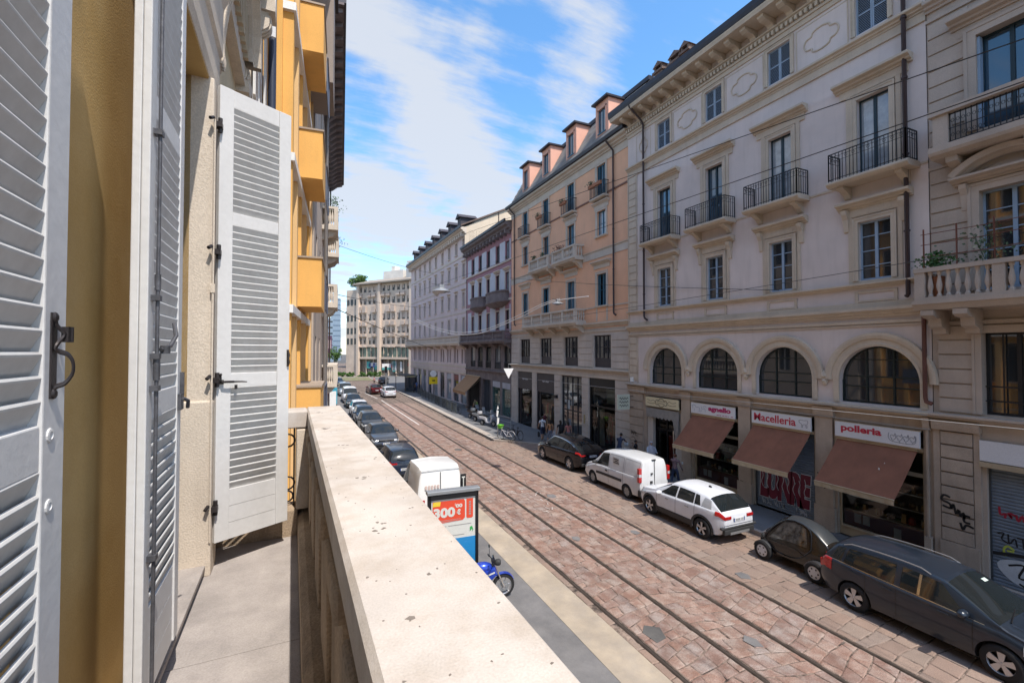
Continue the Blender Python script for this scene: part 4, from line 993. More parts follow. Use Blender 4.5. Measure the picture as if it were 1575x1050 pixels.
# ---------------------------------------------------------------- B: peach house with dormers
SB = 38.35; XB = 17.3
Bb = right_building('apartment_building', 'peach stucco building with four pink dormers and stone balconies', SB, XB)
lb = lambda s: SB - s
LB = SB-21.32; cs = [35.4, 31.7, 27.95, 24.22]
ops = []
for i, c in enumerate(cs): ops += [(lb(c)-.475,lb(c)+.475,16.45,18.55),(lb(c)-.475,lb(c)+.475,13.0 if i in (1,2) else 13.95,15.57),(lb(c)-.5,lb(c)+.5,9.42,11.48)]
mb = MB(); wall(mb, 0, LB, 8.0, 19.2, ops, depth=.2); obj('wall', mb, B_WALL, Bb)
mz = [35.5,31.75,28.0,24.23]; sh = [(37.0,34.15),(33.35,30.4),(29.35,26.6),(25.72,22.9)]
mb = MB(); wall(mb, 0, LB, 4.75, 8.0, [(lb(c)-.93,lb(c)+.93,5.44,7.52) for c in mz], depth=.3); wall(mb, 0, LB, .1, 4.75, [(lb(a),lb(b),.12,4.72) for a,b in sh], depth=.5); obj('lower_wall', mb, B_STONE, Bb)
obj('building_body', MB().box(0,LB,.5,11,4.76,19.2).box(0,LB,2.4,11,.1,4.76).box(-.01,.0,0,2.5,0,4.7).box(LB,LB+.01,0,2.5,0,4.7), DARKIN, Bb)
t = MB()
cornice(t, 0, LB, 5.12, .22, .22); t.box(0,LB,-.05,0,4.75,4.9); cornice(t, 0, LB, 8.05, .25, .30); t.box(0,LB,-.06,0,7.75,7.85); t.box(0,LB,-.04,0,12.55,12.98); cornice(t, 0, LB, 12.98, .1, .1)
t.box(0,LB,-.05,0,9.30,9.38)
t.box(0,LB,-.04,0,18.62,19.1); cornice(t, -.05, LB+.05, 19.1, .5, .42)
for c in cs:
    x = lb(c)
    surround(t, .95, 2.1, .16, .05, x=x, z=16.45, sill=False); surround(t, .95, 1.62, .15, .05, x=x, z=13.95, sill=c in (cs[0],cs[3])); surround(t, 1.0, 2.06, .16, .05, x=x, z=9.42)
    hood(t, 1.75, 15.95, .22, .2, x=x); hood(t, 1.95, 12.1, .28, .2, x=x)
    t.box(x-.62,x-.5,-.035,0,8.45,9.3); t.box(x+.5,x+.62,-.035,0,8.45,9.3)
obj('string_course', t, B_TRIM, Bb)
obj('brown_band', MB().box(0,LB,-.05,0,16.50,16.60), mat('brown_string', (.22,.12,.09), .8), Bb)
obj('gutter', MB().prof_x([(-.45,19.5),(-.62,19.55),(-.66,19.72),(-.6,19.78),(-.3,19.70)], -.05, LB+.05), ROOFD, Bb)
for i, c in enumerate(cs):
    x = lb(c)
    window(Bb, x, 16.45, .95, 2.1, 'B4', SHTEAL, GLASSB, rows=1, depth=.1); window(Bb, x, 13.0 if i in (1,2) else 13.95, .95, 2.57 if i in (1,2) else 1.62, 'B3', SHTEAL, GLASSC if i == 3 else GLASS, rows=2, depth=.12); window(Bb, x, 9.42, 1.0, 2.06, 'B2', SHTEAL, GLASS if i % 2 else GLASSC, rows=2, depth=.13)
    for s in (-1, 1):
        for (z, h, w) in ((9.47,1.96,.25),(16.5,2.0,.24)):
            cobj('shutter', (w,h,'B'), lambda mb: louvre_leaf(mb, w, h, splits=2, t=.04), [SHTEAL, BLACK], Bb, (x-(.5 if h < 2 else .475) if s < 0 else x+(.5 if h < 2 else .475)-w, .05, z))
    # juliet balconies of the top floor
    jb = MB().prof_x([(0,16.26),(-.35,16.26),(-.42,16.32),(-.42,16.38),(0,16.38)], x-.82, x+.82); j = obj('balcony', jb, B_TRIM, Bb)
    r = MB()
    for k in range(15): r.box(x-.77+k*.11-.008, x-.77+k*.11+.008, -.39,-.375, 16.38, 17.28)
    for sx_ in (-.77,.77):
        for k in range(4): r.box(x+sx_-.008,x+sx_+.008,-.36+k*.1,-.345+k*.1,16.38,17.28)
        r.box(x+sx_-.015,x+sx_+.015,-.39,0,17.26,17.30)
    r.box(x-.79,x+.79,-.40,-.37,17.26,17.30); r.box(x-.79,x+.79,-.395,-.375,16.44,16.47); obj('railing', r, IRON, j)
    if i: 
        wbx = thing('flower_box', 'dark planter box of small plants on the %s top floor railing of the peach building' % ('second','third','nearest')[i-1], 'plant', (XB, SB, 0), R(-90), 'flower boxes on the peach building')
        obj('planter', MB().box(x-.75,x+.1 if i < 3 else x+.6,-.56,-.41,17.06,17.26), TERRA, wbx); plant(wbx, x-.45, -.5, 17.25, 110, .5, LEAFD, i, .08, 'foliage', .28)
stone_balcony(Bb, lb(33.35), lb(30.05), 12.95, .75, B_TRIM, h=.85, piers=2, cons=2); stone_balcony(Bb, lb(29.5), lb(26.3), 12.95, .75, B_TRIM, h=.85, piers=2, cons=2)
stone_balcony(Bb, lb(34.3), lb(26.1), 8.5, .85, B_TRIM, h=.88, piers=5, cons=5, slab=.25)
for (k, x, w) in ((0, lb(33.0), 1.1),(1, lb(29.2), 1.5),(2, lb(31.3), .5)):
    q = thing('balcony_plant', ('green plants on the left stone balcony of the peach building','reddish plants in boxes on the right stone balcony of the peach building','small plants at the window of the left stone balcony')[k], 'plant', (XB, SB, 0), R(-90)); plant(q, x+w/2, -.68, 13.85, 170, w*.7, LEAFD if k != 1 else mat('reddish_leaf', (.13,.06,.05), .7, .3, 8), 20+k, .12, 'foliage', .28)
# mezzanine windows with bronze panels, shops
for i, c in enumerate(mz):
    x = lb(c)
    f = MB(); f.box(x-.93,x+.93,.12,.16,5.44,6.05)
    for k in range(5): f.box(x-.93+k*.4525-.0, x-.93+k*.4525+.05,.10,.17,6.05,7.52)
    f.box(x-.93,x+.93,.11,.165,7.44,7.52); f.box(x-.93,x+.93,.115,.16,6.75,6.79)
    fo = obj('window', f, BRONZE, Bb); obj('pane', MB().quad((x-.9,.15,6.05),(x+.9,.15,6.05),(x+.9,.15,7.46),(x-.9,.15,7.46)), GLASS if i else CLEAR, fo)
    if not i: obj('interior_wall', MB().box(x-.9,x-.1,.3,.4,5.5,7.4), WHITEP, Bb)
pz = [0] + [lb(v) for ab in sh for v in ab] + [LB]
for i in range(0, len(pz), 2):
    a, b = pz[i], pz[i+1]; stones(Bb, a+.05, b-.05, frange(.5,4.7,9), B_STONE, t=.05)
    obj('pier', MB().box(a+.03,b-.03,-.07,0,.1,.5), B_STONE, Bb)
mx_ = [0] + [v for c in mz for v in (lb(c)-.93, lb(c)+.93)] + [LB]
for i in range(0, len(mx_), 2):
    a, b = mx_[i], mx_[i+1]
    if b-a > .5: stones(Bb, a+.10, b-.10, frange(5.42,7.6,5), B_STONE, t=.04)
for i, (a, b) in enumerate(sh):
    x0, x1 = lb(a), lb(b); zt = 4.72
    if i < 2:
        f = MB().box(x0,x1,.05,.12,3.2,4.72).box(x0,x0+.12,.05,.2,.12,3.2).box(x1-.08,x1,.05,.2,.12,3.2).box(x0+.5,x0+.58,.06,.19,.12,3.2); fo = obj('shop_window', f, BRONZE, Bb)
        obj('pane', MB().quad((x0+.58,.12,.14),(x1-.08,.12,.14),(x1-.08,.12,3.2),(x0+.58,.12,3.2)), CLEAR, fo)
        text('lettering', 'Charme Milan' if False else 'Gioielleria' if False else '', WHITEP, fo, (0,0,0), None, .1) if False else None
        lt = MB()
        for k in range(10): lt.box((x0+x1)/2-.55+k*.11, (x0+x1)/2-.55+k*.11+(.07 if k not in (4,) else 0.001), .045, .049, 4.02-(.01 if k%3 else -.02), 4.12+(.03 if k in (0,5) else 0))
        obj('lettering', lt, mat('silver_lettering', (.5,.5,.5), .4), fo)
    elif i == 2:
        f = MB(); [f.box(x0+k*(x1-x0)/4-.03,x0+k*(x1-x0)/4+.03,.08,.16,.12,4.72) for k in range(5)]; f.box(x0,x1,.09,.15,4.6,4.72); f.box(x0,x1,.09,.15,2.2,2.28); f.box(x0,x1,.07,.17,.12,.5)
        fo = obj('shop_window', f, BRONZE, Bb); obj('pane', MB().quad((x0,.13,.5),(x1,.13,.5),(x1,.13,4.65),(x0,.13,4.65)), GLASS, fo)
        obj('window_poster', MB().box(x0+.3,x0+1.0,.122,.128,2.75,2.95).box(x0+.55,x0+1.0,.122,.128,2.3,2.75).box(x0+1.35,x0+1.45,.122,.128,2.6,3.1).box(x0+1.2,x0+1.28,.122,.128,2.6,3.0), mat('pale_window_print', (.4,.45,.47), .6), fo)
        obj('notice', MB().box(x0+.8,x0+1.15,.11,.12,.9,1.6), mat('grey_notice', (.2,.22,.25), .6), fo)
    else:
        f = MB().box(x0,x1,.05,.14,4.1,4.72).box(x0,x0+.14,.05,.3,.12,4.1).box(x1-.06,x1,.05,.2,.12,4.1).box(x0+.14,x1,.06,.16,2.85,2.95).box(x0+.9,x0+.96,.07,.15,.12,2.85).box(x0+.14,x1,.05,.2,.12,.3)
        fo = obj('shop_window', f, BLACK, Bb); obj('pane', MB().quad((x0+.14,.12,.3),(x1-.06,.12,.3),(x1-.06,.12,4.1),(x0+.14,.12,4.1)), CLEAR, fo)
        obj('display_panel', MB().box(x0+.25,x0+1.0,.5,.55,.3,2.7).box(x0+.3,x1-.1,1.2,1.25,3.0,4.0), mat('pale_teal_panel', (.28,.36,.35), .6, .1), Bb)
        plant(Bb, x0+1.25, .8, .9, 60, .35, LEAF, 9, .2, 'display_plant', .5)
    shop_room(Bb, x0, x1, 2.4, 4.7, DARKIN, mat('dim_shop_wall', (.09,.08,.075), .8, .3, 2))
    gg = MB(); rr_ = random.Random(i)
    for k in range(24):
        w = rr_.uniform(.08,.25); xx = rr_.uniform(x0+.3,x1-.5); gg.box(xx,xx+w,.6,.7,rr_.choice((.5,1.0,1.5,2.0)),rr_.choice((.5,1.0,1.5,2.0))+rr_.uniform(.1,.3),k%6)
    obj('displayed_goods', gg, GOODS, Bb, kind='stuff')
for (sx_, z0) in ((37.5,9.0),(22.85,8.9)):
    xx = lb(sx_); pipe(Bb, [(xx-.1,-.6,19.6),(xx-.08,-.58,19.4),(xx,-.12,18.9),(xx,-.12,18.6),(xx,-.12,z0),(xx+.05,-.12,z0-.12),(xx+.2,-.1,z0-.2)], .055, rings=(17,14,11.5))
obj('wall_lamp', MB().box(lb(29.9)-.1,lb(29.9)+.1,-.25,0,2.95,3.2), BLACK, Bb); obj('intercom', MB().box(lb(26.2)-.08,lb(26.2)+.08,-.08,0,1.6,2.2), mat('brass_plate', (.35,.28,.14), .4), Bb)
# mansard roof with slate and four dormers
ro = MB(); ro.quad((-.02,-.3,19.72),(LB+.02,-.3,19.72),(LB+.02,1.5,22.9),(-.02,1.5,22.9)); ro.quad((-.02,1.5,22.9),(LB+.02,1.5,22.9),(LB+.02,8,23.6),(-.02,8,23.6)); ro.poly([(LB+.02,-.3,19.72),(LB+.02,8,19.72),(LB+.02,8,23.6),(LB+.02,1.5,22.9)]); ro.poly([(-.02,-.3,19.72),(-.02,1.5,22.9),(-.02,8,23.6),(-.02,8,19.72)])
rb = obj('roof', ro, SLATE, Bb)
tl = MB()          # overlapping slates
for r_ in range(12):
    for c_ in range(46):
        x_ = c_*LB/46+(.17 if r_ % 2 else 0); v0, v1 = r_/12, (r_+1.25)/12
        if x_+.35 > LB: continue
        y0, z0, y1, z1 = -.3+1.8*v0, 19.72+3.18*v0, -.3+1.8*min(v1,1), 19.72+3.18*min(v1,1)
        tl.add([(x_,y0-.05,z0+.02),(x_+.355,y0-.05,z0+.02),(x_+.355,y1-.012,z1),(x_,y1-.012,z1)],[(0,1,2,3)])
obj('roof_slates', tl, SLATE, rb, kind='stuff')
obj('ridge_cap', MB().box(-.05,LB+.05,1.35,1.75,22.85,23.12), ROOFD, rb)
DPINK = mat('pink_dormer_render', (.72,.40,.30), .9, .05)
for c in (35.6,31.9,28.15,24.35):
    x = lb(c); d = MB(); y0 = .15
    wall(d, x-.70, x+.70, 20.05, 22.75, [(x-.42,x+.42,20.75,22.3)], y=y0, depth=.1)
    d.poly([(x+.70,y0,20.05),(x+.70,1.6,22.75),(x+.70,y0,22.75)]); d.poly([(x-.70,y0,20.05),(x-.70,y0,22.75),(x-.70,1.6,22.75)])
    dd = obj('dormer', d, DPINK, Bb)
    obj('dormer_roof', MB().box(x-.86,x+.86,y0-.25,1.8,22.75,22.87), ROOFD, dd)
    f = MB(); f.box(x-.42,x-.36,y0+.06,y0+.1,20.75,22.3); f.box(x+.36,x+.42,y0+.06,y0+.1,20.75,22.3); f.box(x-.03,x+.03,y0+.06,y0+.1,20.75,22.3); f.box(x-.42,x+.42,y0-.06,y0+.0,20.68,20.75); f.quad((x-.42,y0+.09,20.75),(x+.42,y0+.09,20.75),(x+.42,y0+.09,22.3),(x-.42,y0+.09,22.3),1)
    f.box(x-.5,x-.42,y0-.05,y0,20.7,22.38,2); f.box(x+.42,x+.5,y0-.05,y0,20.7,22.38,2); f.box(x-.5,x+.5,y0-.05,y0,22.3,22.38,2)
    obj('dormer_window', f, [SHTEAL, GLASSB, DPINK], dd)

# ---------------------------------------------------------------- A2: mauve house with sooty balconies
S2 = 51.45; X2 = 17.35
Ab = right_building('apartment_building', 'narrow mauve building with pale panels and sooty curved balconies', S2, X2)
la = lambda s: S2 - s
LA = S2-38.36; c5 = [49.15,46.8,44.35,41.8,39.4]
ops = []
for c in c5: ops += [(la(c)-.45,la(c)+.45,15.25,16.95),(la(c)-.45,la(c)+.45,12.05,14.0),(la(c)-.45,la(c)+.45,8.6,10.4)]
mb = MB(); wall(mb, 0, LA, 7.4, 17.9, ops, depth=.25); obj('wall', mb, A2_WALL, Ab)
opm = [(la(c)-.75,la(c)+.75,4.75,6.95) for c in c5]
mb = MB(); wall(mb, 0, LA, .1, 7.4, opm+[(la(46.3),la(43.7),.1,3.5),(la(43.2),la(41.2),.3,3.5),(la(40.7),la(38.7),.3,3.5),(la(50.8),la(47.0),.1,3.6)], depth=.4); obj('lower_wall', mb, A2_DARK, Ab)
obj('building_body', MB().box(0,LA,.41,11,0,17.9), DARKIN, Ab)
t = MB()
for i, c in enumerate(c5):
    x = la(c)
    if i < 4:
        x2 = la(c5[i+1])
        for (z0,z1) in ((15.15,17.05),(11.9,14.5),(8.45,10.9)): t.box(x+.56,x2-.56,-.04,0,z0,z1)
for (z0,z1) in ((15.15,17.05),(11.9,14.5),(8.45,10.9)): t.box(.55,la(c5[0])-.56,-.04,0,z0,z1); t.box(la(c5[4])+.56,LA-.3,-.04,0,z0,z1)
obj('pale_panel', t, A2_PAN, Ab)
t = MB()
t.box(0,LA,-.10,0,14.98,15.14); t.box(0,LA,-.06,0,11.3,11.5)
for c in c5:
    x = la(c); surround(t, .9, 1.95, .1, .06, x=x, z=12.05, sill=False); t.prof_x([(a,14.2+b) for a,b in CORN(.25,.25)], x-.75, x+.75); surround(t, .9, 1.8, .1, .05, x=x, z=8.6, sill=False)
obj('trim', t, A1_TRIM, Ab)
t = MB(); cornice(t, -.05, LA+.05, 17.75, .75, .75)
for i in range(14): t.box(.2+i*.95,.45+i*.95,-.6,0,17.5,17.8)
cornice(t, 0, LA, 4.2, .2, .3); obj('cornice', t, A2_DARK, Ab)
obj('roof', MB().quad((-.1,-.8,18.5),(LA+.1,-.8,18.5),(LA+.1,6,20.0),(-.1,6,20.0)).box(-.1,LA+.1,-.86,-.7,18.48,18.72), ROOFD, Ab)
for c in c5:
    x = la(c)
    for (z,h,k) in ((15.25,1.7,'a'),(12.05,1.95,'b'),(8.6,1.8,'c')): window(Ab, x, z, .9, h, 'A2'+k, BLACK, GLASS if (int(x*7)+int(z)) % 3 else GLASSC, rows=2, depth=.12)
    f = MB(); [f.box(x-.75+k*.36,x-.75+k*.36+.05,.1,.16,4.75,6.95) for k in range(5)]; [f.box(x-.72+k*.12,x-.72+k*.12+.02,-.03,-.01,4.75,5.4) for k in range(13)]; f.box(x-.75,x+.75,-.04,0,5.38,5.43)
    fo = obj('window', f, IRON, Ab); obj('pane', MB().quad((x-.75,.14,4.75),(x+.75,.14,4.75),(x+.75,.14,6.95),(x-.75,.14,6.95)), GLASSC if c in (49.15,41.8) else GLASS, fo)
    plant(Ab, x-.1, -.1, 15.3, 26, .35, LEAFD, int(c), .05, 'window_plant', .25)
def curved_balcony(root, x0, x1, z, p, mt):
    mb = MB(); n = 10; cx, w = (x0+x1)/2, (x1-x0)/2
    def ring(k, h, q=1.0): 
        a = pi*k/n; return (cx-w*q*cos(a), -p*q*sin(a)**.7, h)
    for (za,qa,zb,qb) in ((z-.5,.35,z-.25,.75),(z-.25,.75,z,1.0),(z,1.0,z+.12,1.0),(z+.12,.94,z+.95,.94),(z+.95,1.0,z+1.08,1.0)):
        for k in range(n): mb.quad(ring(k,za,qa), ring(k+1,za,qa), ring(k+1,zb,qb), ring(k,zb,qb))
    for (zz,q) in ((z+.12,1.0),(z+1.08,1.0),(z+.95,1.0)): mb.poly([ring(k,zz,q) for k in range(n+1)])
    return obj('balcony', mb, mt, root)
curved_balcony(Ab, la(49.0), la(44.9), 11.2, .85, A2_DARK); curved_balcony(Ab, la(44.1), la(38.9), 11.2, .95, A2_DARK)
stone_balcony(Ab, .1, LA-.1, 7.55, .85, A2_DARK, h=.88, piers=5, cons=5, slab=.3)
# shopfronts
for (a,b,k) in ((43.2,41.2,0),(40.7,38.7,1)):
    x0,x1 = la(a),la(b); f = obj('shop_window', MB().box(x0,x0+.06,.02,.2,.3,3.5).box(x1-.06,x1,.02,.2,.3,3.5).box(x0+.06,x1-.06,.05,.15,2.85,3.5), mat('greenish_frame', (.12,.17,.17), .5), Ab)
    obj('pane', MB().quad((x0+.06,.14,.3),(x1-.06,.14,.3),(x1-.06,.14,2.85),(x0+.06,.14,2.85)), mat('green_shop_glass', (.05,.10,.085), .04, .4, 3, bump=0, spec=1), f)
    obj('fascia', MB().box(x0+.06,x1-.06,.0,.045,2.9,3.45), mat('pale_grey_fascia', (.42,.42,.46), .6), f)
obj('door', MB().box(la(46.3),la(45.1),.3,.36,.1,3.5).box(la(45.0),la(43.7),.3,.36,.1,3.5), mat('dark_blue_grey_door', (.035,.045,.06), .5), Ab)
obj('shop_room', MB().box(la(50.8),la(47),.2,.38,.1,3.6), DARKIN, Ab)
awning('rust brown awning over the shop below the mauve building', 51.2, 46.6, 3.7, 2.1, 1.7, AWNR, None, X2, val=.35)

# ---------------------------------------------------------------- A1: long pinkish building
a1ang = math.degrees(math.atan2(17.3-16.65, 79.6-51.45))
S1 = 79.6
A1 = right_building('apartment_building', 'long pinkish stone building with nine window columns and a continuous balcony', S1, 16.65, -90+a1ang)
L1 = 28.15; l1 = lambda s: S1 - s
c9 = [76.5,73.3,70.3,67.4,64.2,61.0,58.0,55.1,52.3]
rowz = [(8.75,1.75),(11.85,1.7),(15.4,1.65),(18.5,1.55)]
ops = [(l1(c)-.34,l1(c)+.34,z,z+h) for c in c9 for z,h in rowz]
mb = MB(); wall(mb, 0, L1, 7.5, 21.0, ops, depth=.3); obj('wall', mb, A1_WALL, A1)
opm = [(l1(c)+o-.3,l1(c)+o+.3,5.0,6.7) for c in c9 for o in (-.5,.5)]; ops = [(l1(c)-1.0,l1(c)+1.0,.15,3.6) for c in c9]
mb = MB(); wall(mb, 0, L1, .1, 7.5, opm+ops, depth=.35); obj('lower_wall', mb, A1_WALL, A1)
obj('building_body', MB().box(0,L1,.36,14,0,21.0), DARKIN, A1)
t = MB()
cornice(t, -.1, L1+.1, 20.5, .8, .75); t.box(0,L1,-.08,0,17.9,18.15); t.box(0,L1,-.06,0,14.6,14.75); t.box(0,L1,-.06,0,11.1,11.25); t.box(0,L1,-.06,0,4.5,4.7); t.box(0,L1,-.08,0,3.75,3.95); t.box(0,L1,-.05,0,4.1,4.2)
for i in range(36): t.box(.2+i*.78,.5+i*.78,-.55,0,20.25,20.6)
for c in c9:
    x = l1(c)
    for j,(z,h) in enumerate(rowz):
        surround(t, .68, h, .14, .06, x=x, z=z, sill=True)
        if j in (1,2): t.prof_x([(a,z+h+.25+b) for a,b in CORN(.2,.16)], x-.7, x+.7)
obj('trim', t, A1_TRIM, A1)
gv = MB()
for k in range(12): gv.box(.05,L1-.05,-.022,0,4.8+k*.21,4.8+k*.21+.17)
gv2 = MB()
rs = [q for q in frange(0,L1,1)]
# horizontal rustication between the openings
xs_ = sorted([l1(c) for c in c9]); 
for i in range(len(xs_)+1):
    a = 0.03 if i == 0 else xs_[i-1]+1.02; b = L1-.03 if i == len(xs_) else xs_[i]-1.02
    if b-a < .2: continue
    for k in range(8): gv2.box(a,b,-.03,0,.5+k*.4,.5+k*.4+.36)
    a = 0.03 if i == 0 else xs_[i-1]+.85; b = L1-.03 if i == len(xs_) else xs_[i]-.85
    for k in range(5): gv2.box(a,b,-.03,0,4.85+k*.4,4.85+k*.4+.36)
    for (zz0,zz1) in ((8.5,10.9),(11.5,14.3),(15.0,17.6)):
        a2 = 0.03 if i == 0 else xs_[i-1]+.7; b2 = L1-.03 if i == len(xs_) else xs_[i]-.7
        k = zz0
        while k < zz1: gv2.box(a2,b2,-.02,0,k,k+.38); k += .42
obj('stone_courses', gv2, A1_WALL, A1, kind='stuff')
for c in c9:
    x = l1(c)
    for z,h in rowz: 
        window(A1, x, z, .68, h, 'A1', BLACK, GLASS if (int(x*5)+int(z)) % 4 else GLASSC, rows=2, depth=.2)
    for o in (-.5,.5): cobj('window', ('A1m',), lambda mb: mb.box(-.3,.3,.2,.24,0,1.7).box(-.02,.02,.16,.2,0,1.7,0), [GLASS], A1, (x+o,0,5.0))
shopm = [mat('shop_a', (.06,.055,.06), .3, .4, 2), mat('shop_b', (.20,.19,.19), .3, .4, 2), mat('shop_c', (.03,.03,.035), .2, .3, 2)]
for i, c in enumerate(c9):
    x = l1(c); f = obj('shop_window', MB().box(x-1.0,x-.92,.1,.2,.15,3.6).box(x+.92,x+1.0,.1,.2,.15,3.6).box(x-.92,x+.92,.08,.2,2.7,3.6), shopm[(i*2+1) % 3], A1); obj('pane', MB().quad((x-.92,.15,.2),(x+.92,.15,.2),(x+.92,.15,2.7),(x-.92,.15,2.7)), GLASS if i % 2 else GLASSC, f)
    if i > 5: obj('fascia', MB().box(x-.85,x+.85,.03,.075,2.85,3.5), (mat('red_brown_fascia', (.22,.07,.06), .6) if i == 7 else MATS['pale_grey_fascia']), f)
stone_balcony(A1, -.5, L1-.3, 7.55, .85, A1_TRIM, h=.82, piers=10, cons=9, slab=.35)
obj('balcony', MB().add([(l1(63.5)+1.3*cos(a)*(1 if k else .3), -.75*abs(sin(a))*(1 if k else .3), 14.9+.0 if k else 14.4) for k in (0,1) for a in [pi+pi*j/8 for j in range(9)]], [(j,j+1,9+j+1,9+j) for j in range(8)]).poly([(l1(63.5)+1.3*cos(pi+pi*j/8), -.75*abs(sin(pi*j/8)), 14.92) for j in range(9)]).add([(l1(63.5)+1.25*cos(pi+pi*j/8), -.7*abs(sin(pi*j/8)), z) for z in (14.92,15.6) for j in range(9)], [(j,j+1,10+j,9+j) for j in range(8)]), A1_TRIM, A1)
# roof with dark dormers and the plastered gable toward us
obj('roof', MB().quad((-.3,-.85,21.25),(L1+.2,-.85,21.25),(L1+.2,7,24.9),(-.3,7,24.9)).box(-.3,L1+.2,-.9,-.75,21.1,21.42), ROOFD, A1)
gb = MB(); gb.poly([(L1,-.2,17.5),(L1,12,17.5),(L1,12,24.0),(L1,7,24.9),(L1,-.2,21.3)]); obj('gable_wall', gb, GABLE, A1)
obj('gable_coping', MB().add([(L1-.2,-.8,21.45),(L1+.15,-.8,21.45),(L1+.15,7,25.1),(L1-.2,7,25.1),(L1-.2,-.8,21.3),(L1+.15,-.8,21.3),(L1+.15,7,24.9),(L1-.2,7,24.9)],[(0,1,2,3),(4,7,6,5),(0,4,5,1),(1,5,6,2)]), TILE, A1)
obj('gable_pipe', MB().tube([(L1+.06,4.2,23.6),(L1+.06,4.2,18)], .05, 6), PIPE, A1)
for k in range(7):
    x = 1.5+k*3.9; d = MB().box(x-.6,x+.6,.2,2.2,21.6,23.3).prof_y([(x-.8,23.3),(x,23.75),(x+.8,23.3)], 0, 2.4); cobj('dormer', ('A1',), lambda mb: mb.box(-.6,.6,.2,2.2,21.6,23.2).prof_y([(-.85,23.2),(0,23.75),(.85,23.2)], -.05, 2.4), mat('dark_dormer', (.05,.045,.055), .7), A1, (x,0,0))
# ================================================================== our own house: ochre wall, stone door cases, white louvred leaves, stone balcony
OCHRE = mat('ochre_render', (.52,.345,.14), .92, .10, .9, bump=.16, bs=150, fine=.05, col2=(.47,.295,.10))
OWNST = mat('weathered_limestone', (.60,.52,.43), .9, .10, 2.2, bump=.3, bs=90, fine=.12, streak=.35, dirt=(.36,.30,.24))
PARA = mat('pale_balcony_stone', (.55,.495,.445), .85, .10, 4, bump=.15, bs=200, fine=.07, col2=(.475,.41,.35), streak=.14, dirt=(.38,.32,.27))  # the coping stone's own pale cream colour
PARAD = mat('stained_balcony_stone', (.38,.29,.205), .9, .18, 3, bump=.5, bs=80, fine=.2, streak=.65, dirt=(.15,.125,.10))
FLOORM = mat('balcony_floor_stone', (.36,.325,.305), .9, .12, 2.6, bump=.25, bs=110, fine=.10, col2=(.31,.28,.265), streak=.25)
LEAFW = mat('white_shutter_paint', (.61,.605,.60), .42, .05, 2.5, bump=.12, bs=30, fine=.03, streak=.30, dirt=(.50,.48,.46))
SLATW = mat('shaded_slat_paint', (.55,.545,.53), .5, .08, 5, bump=.08, bs=30, fine=.05, streak=.4, dirt=(.40,.36,.33))  # slat shade put into a greyer base colour, dirt streaks over it
IRONP = mat('old_grey_ironwork', (.10,.10,.11), .5, .3, 20, bump=.2, metal=.4)
IRONB = mat('brown_iron_handle', (.045,.038,.038), .42, .3, 15, bump=.2, metal=.5)
OWNA = R(1.41)
Hb = thing('apartment_building', 'ochre house in the foreground with white louvred door leaves and a stone balcony', 'building', (0,0,0), OWNA)
XW = -.64
mb = MB()
def ywall(mb, x, y0, y1, z0, z1, ops, depth=.3, m=0):   # wall facing +x, running along y
    ys = sorted({y0,y1} | {a for o in ops for a in o[:2] if y0 < a < y1}); zs = sorted({z0,z1} | {a for o in ops for a in o[2:4] if z0 < a < z1})
    for i in range(len(ys)-1):
        for j in range(len(zs)-1):
            cy, cz = (ys[i]+ys[i+1])/2, (zs[j]+zs[j+1])/2
            if any(a < cy < b and c < cz < d for a,b,c,d in ops): continue
            mb.quad((x,ys[i],zs[j]),(x,ys[i+1],zs[j]),(x,ys[i+1],zs[j+1]),(x,ys[i],zs[j+1]), m)
    for a,b,c,d in ops:
        mb.quad((x,a,c),(x-depth,a,c),(x-depth,a,d),(x,a,d), m); mb.quad((x,b,c),(x,b,d),(x-depth,b,d),(x-depth,b,c), m); mb.quad((x,a,d),(x-depth,a,d),(x-depth,b,d),(x,b,d), m); mb.quad((x,a,c),(x,b,c),(x-depth,b,c),(x-depth,a,c), m)
ys_ = [(-6.3,-5.1),(-3.3,-2.1),(-.45,.80),(2.56,3.72),(6.15,7.25),(8.6,9.6)]
ops = []
for i,(a,b) in enumerate(ys_):
    ops += [(a,b,5.03 if i < 4 else 5.6,8.42 if i < 4 else 8.0),(a,b,10.1,12.6),(a,b,14.1,16.6)]
    ops += [(a-.2,b+.2,.15,3.6)]
ywall(mb, XW, -9, 10.35, .1, 19.5, ops, .28); mb.quad((XW,10.35,0),(-9,10.35,0),(-9,10.35,19.5),(XW,10.35,19.5))
obj('wall', mb, OCHRE, Hb)
obj('building_body', MB().box(-9,XW-.285,-9,10.3,0,19.5), DARKIN, Hb)
st = MB()
for i,(a,b) in enumerate(ys_):
    for (z0,z1) in ((10.1,12.6),(14.1,16.6)):
        st.box(XW-.02,XW+.08,a-.2,a,z0-.1,z1+.2); st.box(XW-.02,XW+.08,b,b+.2,z0-.1,z1+.2); st.box(XW-.02,XW+.08,a,b,z1,z1+.2); st.box(XW,XW+.3,a-.35,b+.35,z1+.35,z1+.6); st.box(XW,XW+.12,a-.25,b+.25,z0-.22,z0-.1)
st.box(XW-.02,XW+.10,-9,10.35,4.2,4.5); st.box(XW,XW+.12,-9,10.35,9.55,9.75) ; st.box(XW,XW+.7,-9,10.4,19.2,19.6)
st.box(XW,XW+.10,4.6,10.35,4.55,4.97)
obj('stone_trim', st, OWNST, Hb)
